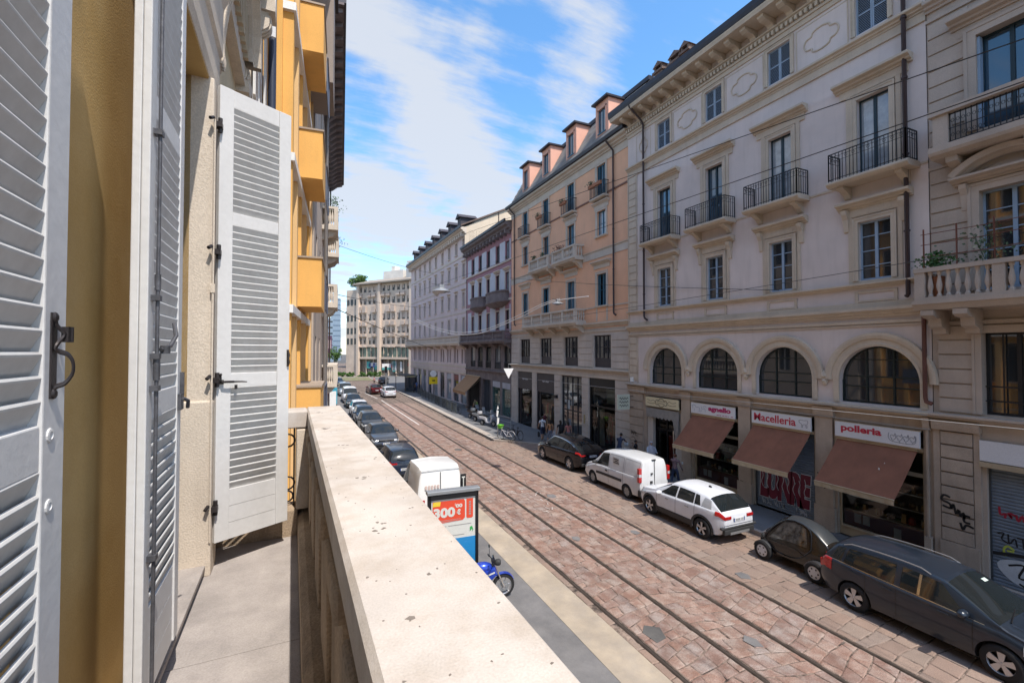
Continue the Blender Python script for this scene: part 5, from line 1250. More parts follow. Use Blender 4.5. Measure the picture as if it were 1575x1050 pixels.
for i,(a,b) in enumerate(ys_):
    for (z0,z1) in ((10.1,12.6),(14.1,16.6)) + (((5.03,8.42),) if i in (0,1,2,3) else ((5.6,8.0),)):
        w = b-a; f = MB()
        for (y0,y1,q0,q1) in ((a,a+.07,z0,z1),(b-.07,b,z0,z1),((a+b)/2-.05,(a+b)/2+.05,z0,z1),(a,b,z0,z0+.1),(a,b,z1-.08,z1),(a,b,z0+(z1-z0)*.62,z0+(z1-z0)*.62+.04)): f.box(XW-.26,XW-.20,y0,y1,q0,q1)
        fo = obj('window' if z0 > 6 else 'french_door', f, WHITEP, Hb); obj('pane', MB().quad((XW-.24,a,z0),(XW-.24,b,z0),(XW-.24,b,z1),(XW-.24,a,z1)), GLASS, fo)
        if z0 > 9:
            for s_,yy in ((-1,a-w*.5),(1,b)): 
                o = cobj('shutter', ('own',round(w,2),round(z1-z0,2)), lambda mb: louvre_leaf(mb, w*.5, z1-z0, splits=3), [LEAFW, BLACK], Hb, (XW+.14, yy, z0), (0,0,R(90)))
# carved stone door case of the farther door: far jamb, dado blocks, head with brackets
dc = MB()
dc.box(XW-.27,-.505,3.72,3.93,4.97,8.40); dc.box(XW,-.53,3.93,4.02,4.97,8.40); dc.box(XW-.27,-.49,3.705,3.95,4.97,6.16)
obj('door_case', dc, OWNST, Hb, bevel=.012)
for yy in (-.45-.2, .82): obj('door_case', MB().box(XW,-.585,yy,yy+.18,4.97,8.40), OWNST, Hb, bevel=.012)
hp = [(XW,8.40),(-.535,8.40),(-.52,8.46),(-.52,8.72),(-.50,8.75),(-.50,9.1),(-.46,9.2),(-.46,9.6),(XW,9.6)]
n = len(hp)
for (a, b) in ((2.25,4.06),(-.7,1.05)):
    vs = [(x,a,z) for x,z in hp]+[(x,b,z) for x,z in hp]; obj('door_head', MB().add(vs, [(i,(i+1)%n,n+(i+1)%n,n+i) for i in range(n)]+[tuple(range(n)),tuple(range(2*n-1,n-1,-1))]), OWNST, Hb)
obj('door_soffit', MB().box(XW-.27,-.54,2.26,3.72,8.385,8.399), OCHRE, Hb)
def console(mb, y, w, x0, z0, z1, p):
    pr = [(x0,z0),(x0+p*.28,z0+.03),(x0+p*.40,z0+.12),(x0+p*.33,z0+.22),(x0+p*.42,z0+(z1-z0)*.45),(x0+p*.62,z0+(z1-z0)*.68),(x0+p*.95,z0+(z1-z0)*.80),(x0+p,z0+(z1-z0)*.90),(x0+p*.96,z1-.02),(x0+p,z1),(x0,z1)]
    pr = smoothpath(pr, 3); m_ = len(pr); vs = [(a,y,b) for a,b in pr]+[(a,y+w,b) for a,b in pr]
    mb.add(vs, [(i,(i+1)%m_,m_+(i+1)%m_,m_+i) for i in range(m_)]+[tuple(range(m_)),tuple(range(2*m_-1,m_-1,-1))])
    for k in range(3): # fluting ribs
        yy = y+w*(.2+.3*k); mb.tube([(a+.012,yy,b) for a,b in pr[4:-6]], .013, 5, cap=False)
c_ = MB(); console(c_, 4.42, .17, XW, 8.85, 9.85, .20); c_.box(XW,-.40,4.38,4.63,9.85,10.0)
obj('console_bracket', c_, OWNST, Hb, smooth=35)
c_ = MB(); console(c_, 6.02, .20, XW, 9.60, 10.50, .36); c_.box(XW,-.22,5.98,6.26,10.50,10.64); c_.box(XW,-.48,6.0,6.24,9.48,9.62); obj('console_bracket', c_, OWNST, Hb, smooth=35)
ar = MB()   # arched moulding between the brackets
for (r0,r1,xx) in ((.62,.72,-.44),(.72,.80,-.36),(.80,.9,-.50)):
    for k in range(14):
        t0,t1 = pi*k/14, pi*(k+1)/14
        q = lambda r,t,x: (x, 5.30-r*cos(t), 9.80+r*1.05*sin(t))
        ar.quad(q(r0,t0,xx),q(r0,t1,xx),q(r1,t1,xx),q(r1,t0,xx)); ar.quad(q(r0,t0,XW),q(r0,t0,xx),q(r0,t1,xx),q(r0,t1,XW)); ar.quad(q(r1,t0,xx),q(r1,t0,XW),q(r1,t1,XW),q(r1,t1,xx))
ar.box(XW,-.30,4.3,6.4,10.66,10.85); ar.box(XW,-.40,4.3,6.4,10.85,11.0)
obj('window_case', ar, OWNST, Hb)
for k in range(7): obj('niche_rib', MB().box(XW,-.47,4.82+k*.15,4.88+k*.15,9.72,10.2), TAN, Hb)
CREAM = mat('cream_render', (.60,.50,.33), .92, .08, 1.5, bump=.4, bs=120, fine=.08, streak=.15)
cp = MB().box(XW,-.615,4.30,10.34,4.6,14.0); cp.v = [(x, y, z) for x, y, z in cp.v]; obj('render_panel', cp, CREAM, Hb)
def louvred_leaf(parent, label, loc, rot, w, z0=5.17, handle=None, back=True, stile=.095, t=.045, nst=0):
    segs = [(5.517,6.242),(6.341,7.406),(7.496,8.257)]; top = 8.38
    f = MB()
    f.box(0,stile,0,t,0,top-z0); f.box(w-stile,w,0,t,0,top-z0)
    for (a,b) in ((6.242,6.341),(7.406,7.496),(8.257,top)): f.box(stile,w-stile,.004,t-.004,a-z0,b-z0)
    o = obj('door_leaf', f, LEAFW, parent, loc, rot, bevel=.004); o['label'] = label
    for k,(a,b) in enumerate(((5.17,5.283),(5.286,5.399),(5.402,5.517))):
        cobj('board', (round(w,3),k,stile,t), lambda mb: mb.box(stile+.0005,w-stile-.0005,.008,t-.01,a-z0,b-z0), LEAFW, o)
    n_ = 0
    for (a,b) in segs:
        k = max(1, round((b-a)/.0505)); p = (b-a)/k
        for i in range(k):
            def fn(mb):
                # tilted blade with a rounded front lip
                pr = [(a*t/.045+.003,b) for a,b in ((.001,.045),(.0,.050),(.003,.055),(.009,.056),(.034,.004),(.034,-.008),(.027,-.010))]
                mb.prof_x(pr, stile+.0005, w-stile-.0005)
            cobj('slat', (round(w,3),stile,t), fn, SLATW, o, (0, 0, a-z0+p*(i-.08)+.004))
            n_ += 1
    return o
l1_ = louvred_leaf(Hb, 'nearest white louvred door leaf, folded back flat on the ochre wall', (-.48,.865,5.17), R(90), .555, stile=.105)
l2_ = louvred_leaf(Hb, 'narrow folded white louvred leaf with a long grey bolt rod', (-.48,2.085,5.17), R(90), .575, stile=.075, t=.027)
l2b = louvred_leaf(Hb, 'second leaf folded behind the narrow one', (-.508,2.085,5.17), R(90), .575, stile=.075, t=.027)
l3_ = louvred_leaf(Hb, 'white louvred door leaf standing open across the balcony', (-.475,3.75,5.17), R(30.9), .526)
l3b = obj('door_leaf', MB().box(-.055,.0,.055,.10,0,3.20).box(-.055,-.045,.012,.055,0,3.20), LEAFW, Hb, (-.475,3.75,5.185), R(30.9), bevel=.004)
# ironmongery
hk = MB()     # hooked pull handle on the nearest leaf (local x along the leaf, -y out to the street)
hx = .488
hk.box(hx-.013,hx+.013,-.006,0,1.225,1.415); hk.ball((hx,-.006,1.405),.012,8); hk.ball((hx,-.006,1.235),.012,8)
hk.tube(smoothpath([(hx,-.008,1.400),(hx+.004,-.012,1.385),(hx+.012,-.030,1.368),(hx+.005,-.016,1.350),(hx-.001,-.010,1.335),(hx+.008,-.020,1.328),(hx+.012,-.040,1.322),(hx+.014,-.055,1.305),(hx+.012,-.056,1.280),(hx+.008,-.036,1.258),(hx,-.012,1.250),(hx,-.008,1.236)],4), .0058, 6)
hk.box(hx+.012,hx+.032,-.046,-.040,1.350,1.385); hk.box(hx+.012,hx+.017,-.046,-.018,1.350,1.385); hk.box(hx+.027,hx+.032,-.046,-.016,1.350,1.385)
hk.v = [(x,y*.55,z) for x,y,z in hk.v]; obj('handle', hk, IRONB, l1_, smooth=35)
for zz in (1.145,.99):
    pg = MB(); pg.lathe([(.016,0),(.015,.003),(.009,.004),(.008,.0015)], (hx-.006,0,zz), 12, axis='y')
    pg.v = [(x,-abs(y),z) for x,y,z in pg.v]; obj('filler_plug', pg, LEAFW, l1_)
rd_ = MB(); rx_ = .048
rd_.tube([(rx_,-.018,.02),(rx_,-.018,3.2)], .0065, 8)
for zz in (.55,1.18,1.30,1.52,2.15,2.75): rd_.box(rx_-.018,rx_+.018,-.028,0,zz,zz+.020)
rd_.lathe([(.011,0),(.011,.10)], (rx_,-.018,1.22), 10); rd_.lathe([(.010,0),(.010,.06)], (rx_,-.018,1.56), 10)
obj('bolt_rod', rd_, IRONP, l2_, smooth=40)
rh = MB(); rh.tube(smoothpath([(rx_,-.03,1.335),(rx_+.05,-.05,1.35),(rx_+.09,-.06,1.39),(rx_+.11,-.05,1.45)],4), [.011]*12+[.007], 8) if False else rh.tube([(rx_,-.03,1.335),(rx_+.05,-.05,1.35),(rx_+.09,-.06,1.39),(rx_+.11,-.05,1.44)], .008, 8)
rh.lathe([(.016,0),(.016,.03)], (rx_+.02,-.04,1.32), 10); obj('handle', rh, IRONP, l2_, smooth=40); rh = MB(); rh.box(.50,.56,-.014,0,1.055,1.13); rh.tube([(.51,-.02,1.11),(.54,-.035,1.095),(.56,-.03,1.06)], .008, 6); rh.box(.545,.558,-.016,0,1.12,1.23)
obj('catch', rh, IRONP, l2_, smooth=40)
lh = MB(); lh.box(.010,.028,-.012,0,1.10,1.165); lh.tube([(.020,-.014,1.115),(.020,-.032,1.115),(.06,-.036,1.114),(.10,-.034,1.113)], .0085, 8); lh.tube([(.10,-.034,1.113),(.155,-.032,1.111),(.19,-.03,1.107)], [.006,.005,.004], 8); lh.box(.008,.040,-.018,-.010,1.098,1.128)
lh.ball((.02,-.016,1.165), .010, 8)
lh.lathe([(.010,0),(.010,.03)], (.115,-.03,1.06), 8, axis='z')
obj('handle', lh, IRONB, l3_, smooth=40)
ct = MB(); ct.box(.505,.518,-.010,0,1.21,1.34); ct.tube([(.51,-.012,1.33),(.512,-.024,1.30),(.51,-.018,1.27),(.512,-.024,1.24),(.51,-.012,1.215)], .007, 6); obj('catch', ct, IRONB, l3_, smooth=40)
hg = MB()
for zz in (8.06, 7.17, 6.28, 5.40):
    hg.box(-.50,-.455,3.70,3.76,zz,zz+.035); hg.lathe([(.014,-.03),(.014,.07)], (-.47,3.735,zz), 8); hg.tube([(-.505,3.69,zz+.05),(-.52,3.66,zz+.03)], .012, 6)
obj('hinge', hg, IRONB, Hb)
obj('wall_bolt_rod', MB().tube([(-.497,3.70,5.2),(-.497,3.70,8.1)], .007, 6).box(-.51,-.484,3.69,3.71,6.9,6.96), OWNST, Hb)
obj('threshold_slab', MB().box(XW-.25,-.52,2.0,3.715,5.018,5.05), FLOORM, Hb, bevel=.005); obj('threshold_slab', MB().box(XW-.25,-.52,-.5,.86,5.018,5.05), FLOORM, Hb, bevel=.005)
obj('threshold_riser', MB().box(XW-.25,-.572,2.02,3.71,4.971,5.018).box(XW-.25,-.572,-.48,.84,4.971,5.018), PARAD, Hb)

# balcony: floor, plinth, piers with recessed panels, coping
fl = obj('balcony', MB().box(XW,.40,-4,4.45,4.72,4.97), FLOORM, Hb)
fl['label'] = 'stone balcony with a broad pale coping'
for i in range(5): obj('floor_slab', MB().box(XW+.002,.049,-3.9+i*1.65,-2.255+i*1.65,4.9701,4.9745), FLOORM, fl)
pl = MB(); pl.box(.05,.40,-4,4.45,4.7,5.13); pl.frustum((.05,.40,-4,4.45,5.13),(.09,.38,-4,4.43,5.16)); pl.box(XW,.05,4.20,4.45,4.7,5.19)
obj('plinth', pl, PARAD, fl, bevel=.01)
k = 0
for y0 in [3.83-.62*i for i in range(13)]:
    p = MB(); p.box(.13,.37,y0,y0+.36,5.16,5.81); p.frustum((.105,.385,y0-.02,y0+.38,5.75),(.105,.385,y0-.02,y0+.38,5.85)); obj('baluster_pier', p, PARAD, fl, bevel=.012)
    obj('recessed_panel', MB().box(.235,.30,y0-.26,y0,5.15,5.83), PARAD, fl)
obj('end_post', MB().box(.035,.40,4.19,4.46,5.19,5.85).box(XW,-.10,4.22,4.44,5.19,5.85), OWNST, fl, bevel=.01)
ir = MB()
for (cx, cz, r_) in ((-.03,5.74,.055),(-.03,5.38,.055),(-.03,5.27,.045)): ir.tube([(cx+r_*cos(a*pi/6), 4.33, cz+r_*sin(a*pi/6)) for a in range(13)], .008, 5, cap=False)
for xx in (.02,-.085): ir.box(xx-.006,xx+.006,4.324,4.336,5.19,5.85)
obj('iron_grille', ir, IRONB, fl)
# coping: pale stone blocks with rounded nosings
cp = MB()
def coping(y0, y1):
    pr = [(.117,5.88),(.117,5.985),(.130,6.0),(.395,6.0),(.408,5.985),(.408,5.88),(.36,5.85),(.15,5.85)]
    n = len(pr); vs = [(x,y0,z) for x,z in pr]+[(x,y1,z) for x,z in pr]
    return MB().add(vs, [(i,(i+1)%n,n+(i+1)%n,n+i) for i in range(n)]+[tuple(range(n-1,-1,-1)),tuple(range(n,2*n))])
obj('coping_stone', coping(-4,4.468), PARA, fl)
obj('coping_stone', MB().box(XW,.1165,4.19,4.468,5.86,5.999), PARA, fl, bevel=.01)
# lichen spots and chips lying on the coping
LICH = mat('dark_lichen', (.20,.17,.145), .95, .3, 30); rr = random.Random(9)
sp = MB()
def blot(cx, cy, r, n=9, sx=1.0):
    pts = [(cx+r*sx*rr.uniform(.5,1.2)*cos(2*pi*k/n), cy+r*rr.uniform(.5,1.2)*sin(2*pi*k/n)) for k in range(n)]
    sp.prof_z(pts, 5.999, 6.0006)
for (cx, cy, r, c) in ((.235,1.33,.013,5),(.30,.98,.008,1),(.215,1.36,.010,3),(.25,2.6,.02,4),(.20,3.2,.03,3),(.30,1.05,.006,2),(.18,1.05,.007,2),(.26,1.9,.012,5),(.33,2.2,.012,3),(.19,.86,.012,1),(.23,.80,.006,1),(.36,1.45,.008,2),(.22,4.0,.03,2)):
    for q in range(c): blot(cx+rr.uniform(-.03,.03), cy+rr.uniform(-.035,.035), r*rr.uniform(.25,.8), 10, rr.uniform(.6,1.3))
for q in range(90): blot(rr.uniform(.13,.39), rr.uniform(.5,4.3), rr.uniform(.0012,.004), 6, rr.uniform(.7,1.4))
obj('lichen_spots', sp, LICH, fl, kind='stuff')
# downpipe and open shutter farther along our facade
obj('downpipe', MB().tube([(-.42,10.28,19),(-.42,10.28,4.9)], .075, 10), mat('dark_blue_pipe', (.03,.04,.07), .45, .1), Hb, smooth=True)
louvre = cobj('shutter', ('ownfar',), lambda mb: louvre_leaf(mb, .34, 2.2, splits=2), [LEAFW, BLACK], Hb, (-.60, 7.6, 11.25), (0,0,R(15)))
# ================================================================== left side farther on, and the end of the street
YEL = mat('orange_yellow_render', (.76,.42,.12), .9, .08, .8, bump=.25, fine=.05, streak=.28, dirt=(.55,.32,.12))
YELP = mat('pale_yellow_render', (.70,.46,.22), .9, .05, .8, bump=.2, fine=.03)
GREYB = mat('warm_grey_render', (.30,.25,.22), .9, .08, 1, bump=.2)
LA_ = R(-3.8)
Yb = thing('apartment_building', 'yellow apartment building with projecting orange balcony boxes on the left', 'building', (0,0,0), LA_)
mb = MB(); ops = []
for z in (4.6,7.6,10.8,14.0):
    for y in (10.9,12.0,15.0,16.4): ops.append((y,y+.75,z+.15,z+2.35))
ywall(mb, -1.2, 10.45, 18.2, .1, 19.3, ops, .3); mb.quad((-1.2,10.45,0),(-8,10.45,0),(-8,10.45,19.3),(-1.2,10.45,19.3)); mb.quad((-1.2,18.2,0),(-1.2,18.2,19.3),(-8,18.2,19.3),(-8,18.2,0)); obj('wall', mb, YEL, Yb)
obj('building_body', MB().box(-8,-1.51,10.5,18.15,0,19.2), DARKIN, Yb)
for z in (7.47,10.66,13.85,17.0): obj('white_sill_band', MB().box(-1.2,-.95,10.46,16.0,z-.17,z), WHITEP, Yb)
for i, y in enumerate((10.55,11.75,12.9,14.6,15.85,17.3)): obj('wall_fin', MB().box(-1.2,-1.0,y,y+.22,.1,19.2), YELP if i % 2 else YEL, Yb)
for z in (4.6,7.6,10.8,14.0):
    for y in (10.9,12.0,15.0,16.4):
        f = cobj('window', ('Y',), lambda mb: mb.box(-.06,0,0,.06,0,2.2).box(-.06,0,.69,.75,0,2.2).box(-.06,0,.06,.69,0,.06).box(-.06,0,.06,.69,2.14,2.2), WHITEP, Yb, (-1.38,y,z+.15)); cobj('pane', ('Y',), lambda mb: mb.quad((-.03,.06,.06),(-.03,.69,.06),(-.03,.69,2.14),(-.03,.06,2.14)), GLASS, f)
for zb, zt in ((14.0,15.2),(10.8,12.0),(7.6,8.8),(4.4,5.6)):
    b = obj('balcony', MB().box(-1.2,-.48,12.28,14.2,zb,zt), YEL, Yb); obj('coping', MB().box(-1.2,-.45,12.25,14.23,zt,zt+.045), mat('grey_metal_coping', (.35,.28,.22), .5), b)
    obj('side_railing', MB().tube([(-.44,14.25,zt-.1),(-.44,15.9,zt-.1)], .02, 6).tube([(-.44,15.9,zt-.1),(-.44,15.9,zb+.1)], .02, 6).box(-.47,-.45,14.25,15.9,zb+.1,zt-.2), mat('bluish_railing_panel', (.10,.11,.15), .5), b)
obj('roof_bay', MB().box(-1.2,-.32,15.8,18.1,15.25,19.4), GREYB, Yb); obj('eaves', MB().box(-8,-.2,10.4,18.3,19.3,19.6), mat('dark_brown_eaves', (.05,.035,.03), .6), Yb)
obj('downpipe', MB().tube([(-.57,18.35,19),(-.57,18.35,5.1),(-.8,18.3,4.8),(-1.0,18.2,4.6)], .07, 8), mat('grey_metal_pipe', (.20,.18,.17), .45, metal=.3), Yb, smooth=True)
obj('stone_quoins', MB().box(-1.2,-1.1,17.75,18.2,.1,15), B_STONE, Yb)
# third building with the deep dark eaves
Lb = thing('apartment_building', 'old stone building with deep dark bracketed eaves beyond the yellow one', 'building', (0,0,0), LA_)
mb = MB(); ops = [(y,y+1.0,z,z+2.1) for y in (20,23.2,26.4,29.6,32.8,36) for z in (5.0,9.2,13.3,16.6)]
ywall(mb, -1.0, 18.6, 39, .1, 19.5, ops, .3); mb.quad((-1.0,39,0),(-1.0,39,19.5),(-8,39,19.5),(-8,39,0)); mb.quad((-1.0,18.6,0),(-8,18.6,0),(-8,18.6,19.5),(-1.0,18.6,19.5)); obj('wall', mb, D_WALL, Lb)
obj('building_body', MB().box(-8,-1.31,18.7,38.9,0,19.5), DARKIN, Lb)
obj('eaves', MB().box(-1.6,.08,18.5,39.2,19.95,20.12), ROOFD, Lb); obj('soffit', MB().box(-1.6,.0,18.5,39.1,19.86,19.95), A2_DARK, Lb)
for i in range(25): cobj('eaves_bracket', ('L',), lambda mb: mb.prof_y([(-1.0,19.2),(-.75,19.3),(-.4,19.6),(-.05,19.7),(-.05,19.86),(-1.0,19.86)], 0, .3), A2_DARK, Lb, (0,18.7+i*.83,0))
for (y0,y1,z) in ((25.6,28.2,13.1),(33.0,35.6,13.1),(26.8,31.5,4.75),(25.6,28.2,9.0)):
    b = MB().box(-1.0,-.22,y0,y1,z-.22,z).prof_y([(-1.0,z-.7),(-.5,z-.5),(-.3,z-.22),(-1.0,z-.22)], y0+.3, y0+.6).prof_y([(-1.0,z-.7),(-.5,z-.5),(-.3,z-.22),(-1.0,z-.22)], y1-.6, y1-.3).box(-1.0,-.22,y0,y1,z+.88,z+1.0).box(-.42,-.22,y0,y0+.2,z,z+.88).box(-.42,-.22,y1-.2,y1,z,z+.88); bo = obj('balcony', b, B_TRIM, Lb)
    for k in range(4): baluster(bo, -.55-.12*k if False else -.5-.12*k, y0+.08, z, .88, B_TRIM, 6)
    for k in range(int((y1-y0-.5)/.3)): baluster(bo, -.32, y0+.35+k*.3, z, .88, B_TRIM, 6)
for (k,(y,z)) in enumerate(((25.9,14.1),(33.4,14.1))):
    q = thing('balcony_plant', ('leafy green plant hanging over the upper left balcony','dusty plants on the farther upper left balcony')[k], 'plant', (0,0,0), LA_); plant(q, -.45, y, z, 220, .75, (LEAF, LEAFD)[k], 31+k, .5, 'foliage', .7 if k == 0 else .3)
for y in (20,23.2,26.4,29.6,32.8,36):
    for z in (5.0,9.2,13.3,16.6): cobj('window', ('L',), lambda mb: mb.quad((-.2,0,0),(-.2,1,0),(-.2,1,2.1),(-.2,0,2.1),0).box(-.19,-.14,.47,.53,0,2.1,1), [GLASS, WHITEP], Lb, (-1.0,y,z))
obj('downpipe', MB().tube([(-.9,38.5,19.5),(-.9,38.5,.3)], .06, 6), PIPE, Lb)

# ---- the cream modern block closing the view
E_W = mat('cream_concrete', (.62,.50,.40), .9, .16, .35, bump=.2, fine=.06, streak=.25, dirt=(.36,.30,.25))
E_F = mat('cream_fin', (.64,.52,.42), .9, .06, .3, bump=.1)
E_D = mat('block_dark_glass', (.04,.05,.055), .1, .3, .5, bump=0)
E_P = mat('pale_blind', (.52,.42,.35), .8, .15, .4, bump=0)
Eb = thing('apartment_building', 'cream curved block with tall fins and a roof garden closing the street', 'building', (12.64,128,0), math.atan2(-14.8,11.2))
def blockface(root, L, n, tag_):
    mb = MB(); ops = []; w = L/n; rows = [(8.3,10.0),(11.1,12.7),(14.5,16.2),(18.8,20.4),(22.0,23.4)]
    rdm = random.Random(8)
    for i in range(n):
        for (a,b) in rows: ops.append((i*w+w*.22, i*w+w*.78, a, b))
    wall(mb, 0, L, 7.6, 24.0, ops, depth=.35); obj('wall', mb, E_W, root)
    for i in range(n):
        for (a,b) in rows: cobj('window', (tag_,a,rdm.randrange(3)), lambda mb: mb.box(0,w*.56,.2,.3,0,b-a,0).box(w*.27,w*.29,.15,.2,0,b-a,2).box(0,w*.28 if rdm.random()<.5 else w*.56,.16,.2,(b-a)*rdm.choice((.3,.6)),b-a,1), [E_D,E_P,E_W], root, (i*w+w*.22,0,a))
    bd = MB()
    for (z0,z1) in ((7.35,7.75),(10.2,10.9),(13.0,14.2),(16.5,18.2),(20.6,21.6)):
        for i in range(n):
            if (i+int(z0)) % 3: bd.box(i*w+w*.12,i*w+w*.88,-.5,0,z0+.1,z1)
    obj('balcony_front', bd, E_P, root, kind='stuff')
    g_ = MB(); g_.box(0,L,.3,.5,4.9,7.4); 
    for k in range(int(L/1.5)): g_.box(k*1.5,k*1.5+.12,.1,.3,4.9,7.4,1)
    g_.box(0,L,-.25,.3,4.4,4.95,1); g_.box(0,L,.6,.8,0,4.4,0)
    for k in range(int(L/2.6)): g_.box(k*2.6,k*2.6+.2,.3,.6,0,4.4,1)
    obj('glazed_base', g_, [mat('green_grey_glazing', (.14,.19,.16), .15, .5, .4, bump=0), E_W], root)
blockface(Eb, 30, 18, 'E')
obj('building_body', MB().box(0,30,.6,16,0,24.0), E_W, Eb)
for x in (.4, 8.04, 18.6, 28): obj('tall_fin', MB().box(x-.38,x+.38,-.7,0,0,24.0), E_F, Eb)
obj('roof', MB().box(-1,31,-1.2,16,24.0,24.35).quad((-1,-1.2,24.35),(31,-1.2,24.35),(31,5,26.2),(-1,5,26.2)), mat('grey_brown_roof', (.30,.26,.22), .9, .15, .5), Eb)
obj('penthouse', MB().box(5,12,4,10,24.3,28.0).box(14,21,3,9,24.3,29.2).box(15,19.5,2,8,29.2,29.6).box(7,8.2,5,7,28.0,29.4), mat('white_render', (.66,.62,.56), .9, .1, .5), Eb)
obj('wing_wall', MB().box(-4.5,0,.0,10,0,23.0), E_W, Eb)
for i in range(3):
    for z in (8.3,11.1,14.5,18.8): cobj('window', ('Ew',), lambda mb: mb.box(0,.8,-.06,0,0,1.6), E_D, Eb, (-4.2+i*1.4,0,z))
sg = MB(); rr = random.Random(6)
for k in range(20):
    x = 3+rr.uniform(0,24); sg.box(x,x+rr.uniform(.4,1.6),.25,.5,rr.uniform(1,3),rr.uniform(3.1,3.9),k%4)
obj('shop_signs', sg, [mat('sign_red', (.5,.08,.07), .5), mat('sign_teal', (.08,.35,.33), .5), mat('sign_white', (.6,.6,.6), .5), mat('sign_blue', (.08,.12,.4), .5)], Eb, kind='stuff')
# foliage helper: many small leaf faces through a volume of clumps
def foliage(mb, c, rx, ry, rz, n, s, rnd, clumps=14):
    C = []
    for i in range(clumps):
        a, b = rnd.uniform(0,6.283), rnd.uniform(-1,1); q = math.sqrt(1-b*b); r = rnd.uniform(.35,.95)
        C.append((c[0]+rx*r*q*cos(a), c[1]+ry*r*q*sin(a), c[2]+rz*r*b, rnd.uniform(.25,.5)))
    for i in range(n):
        k = C[rnd.randrange(clumps)]; d = Vector((rnd.gauss(0,1),rnd.gauss(0,1),rnd.gauss(0,1))).normalized()*rnd.uniform(.5,1)*k[3]
        p = Vector((k[0]+d.x*rx, k[1]+d.y*ry, k[2]+d.z*rz)); u = Vector((rnd.uniform(-1,1),rnd.uniform(-1,1),rnd.uniform(-1,1))).normalized(); v = u.cross(Vector((rnd.uniform(-1,1),rnd.uniform(-1,1),rnd.uniform(-1,1)))).normalized()
        q = s*rnd.uniform(.6,1.3); mb.add([p-u*q*.5, p+v*q*.3, p+u*q*.5, p-v*q*.3], [(0,1,2,3)])
rg = random.Random(21); HEDGE = mat('hedge_green', (.075,.15,.035), .7, .35, 1.5, bump=0, fine=.3)
t = thing('roof_garden', 'round green bushes on the roof terrace of the cream block', 'plants', (13.2,131,24.3), 0); mb = MB(); foliage(mb, (0,0,1.5), 2.6,2.2,1.9, 1800, .5, rg, 22); obj('foliage', mb, HEDGE, t)
for k,(u0,u1,lab) in enumerate(((5.5,11.0,'left green hedge planted in the median before the cream block'),(11.6,17.0,'right green hedge planted in the median before the cream block'))):
    t = thing('hedge', lab, 'hedge', ((u0+u1)/2, 121-(u0+u1)/2*.35, 0), R(-12)); mb = MB()
    for q in range(5): foliage(mb, (-2.2+q*1.1,0,.75), .85,.8,.7, 420, .3, rg, 10)
    obj('foliage', mb, HEDGE, t); obj('planter_kerb', MB().box(-3,3,-1,1,0,.25), M_KERB, t)
obj('median', MB().poly([(-6,108,.05),(16,104,.05),(26,106,.05),(24,116,.05),(-6,134,.05)]), mat('median_grass', (.16,.17,.08), .95, .3, .3, bump=.2, col2=(.22,.19,.13)), kind='structure')
# pieces of skyline in the gap
GL1 = mat('tower_blue_glass', (.14,.19,.25), .3, .1, .05, bump=0); GL2 = mat('tower_pale_glass', (.24,.31,.38), .35, .06, .03, bump=0)
def tower(name, label, x0, x1, y, z, m, extra=None):
    t = thing(name, label, 'tower' if z > 25 else 'building', ((x0+x1)/2, y, 0), 0); w = (x1-x0)/2
    b = MB().prof_y([(-w,0),(w,0),(w*.92,z),(-w*.35,z*1.03)] if extra == 'sail' else [(-w,0),(w,0),(w,z),(-w,z)], 0, 10); obj('tower_body', b, m, t)
    bd = MB(); nz = int(z/3.5)
    for k in range(nz): bd.box(-w*.98,w*.9,-.12,-.02,k*3.5+2.6,k*3.5+3.3)
    obj('floor_bands', bd, E_D if extra != 'sail' else GL1, t, kind='stuff'); return t
tower('glass_tower', 'pale sail-shaped glass tower in the gap left of the cream block', 13.5,21.5,330,42,GL2,'sail')
tower('glass_tower', 'blue-grey glazed block beside the left balconies at the end of the street', 1.5,7.2,250,33,GL1)
t2 = tower('far_building', 'low pale building carrying a dark poster between the distant towers', 8.0,14.5,290,26,GL2)
obj('poster', MB().box(-2.8,2.6,-.5,-.3,3.5,15.5).box(-2.2,-.2,-.52,-.5,5,8,1).box(.3,2.2,-.52,-.5,8,13,1), [mat('purple_poster', (.10,.05,.09), .5, .3, .2), mat('poster_pale', (.35,.25,.25), .6)], t2)
for k,(x,y,h) in enumerate(((4.5,160,7),(9,170,8),(-2,150,8))):
    t = thing('street_tree', ('small street tree nearest the left houses at the far end','street tree left of the cream block','leafy tree behind the far parked cars')[k], 'tree', (x,y,0), 0)
    obj('trunk', MB().tube([(0,0,0),(.1,0,h*.3),(0,.1,h*.55)], [.18,.14,.09], 7), mat('bark', (.09,.07,.055), .9, .2), t); mb = MB(); foliage(mb, (0,0,h*.68), h*.3,h*.3,h*.32, 1200, .5, rg, 16); obj('crown', mb, HEDGE, t)
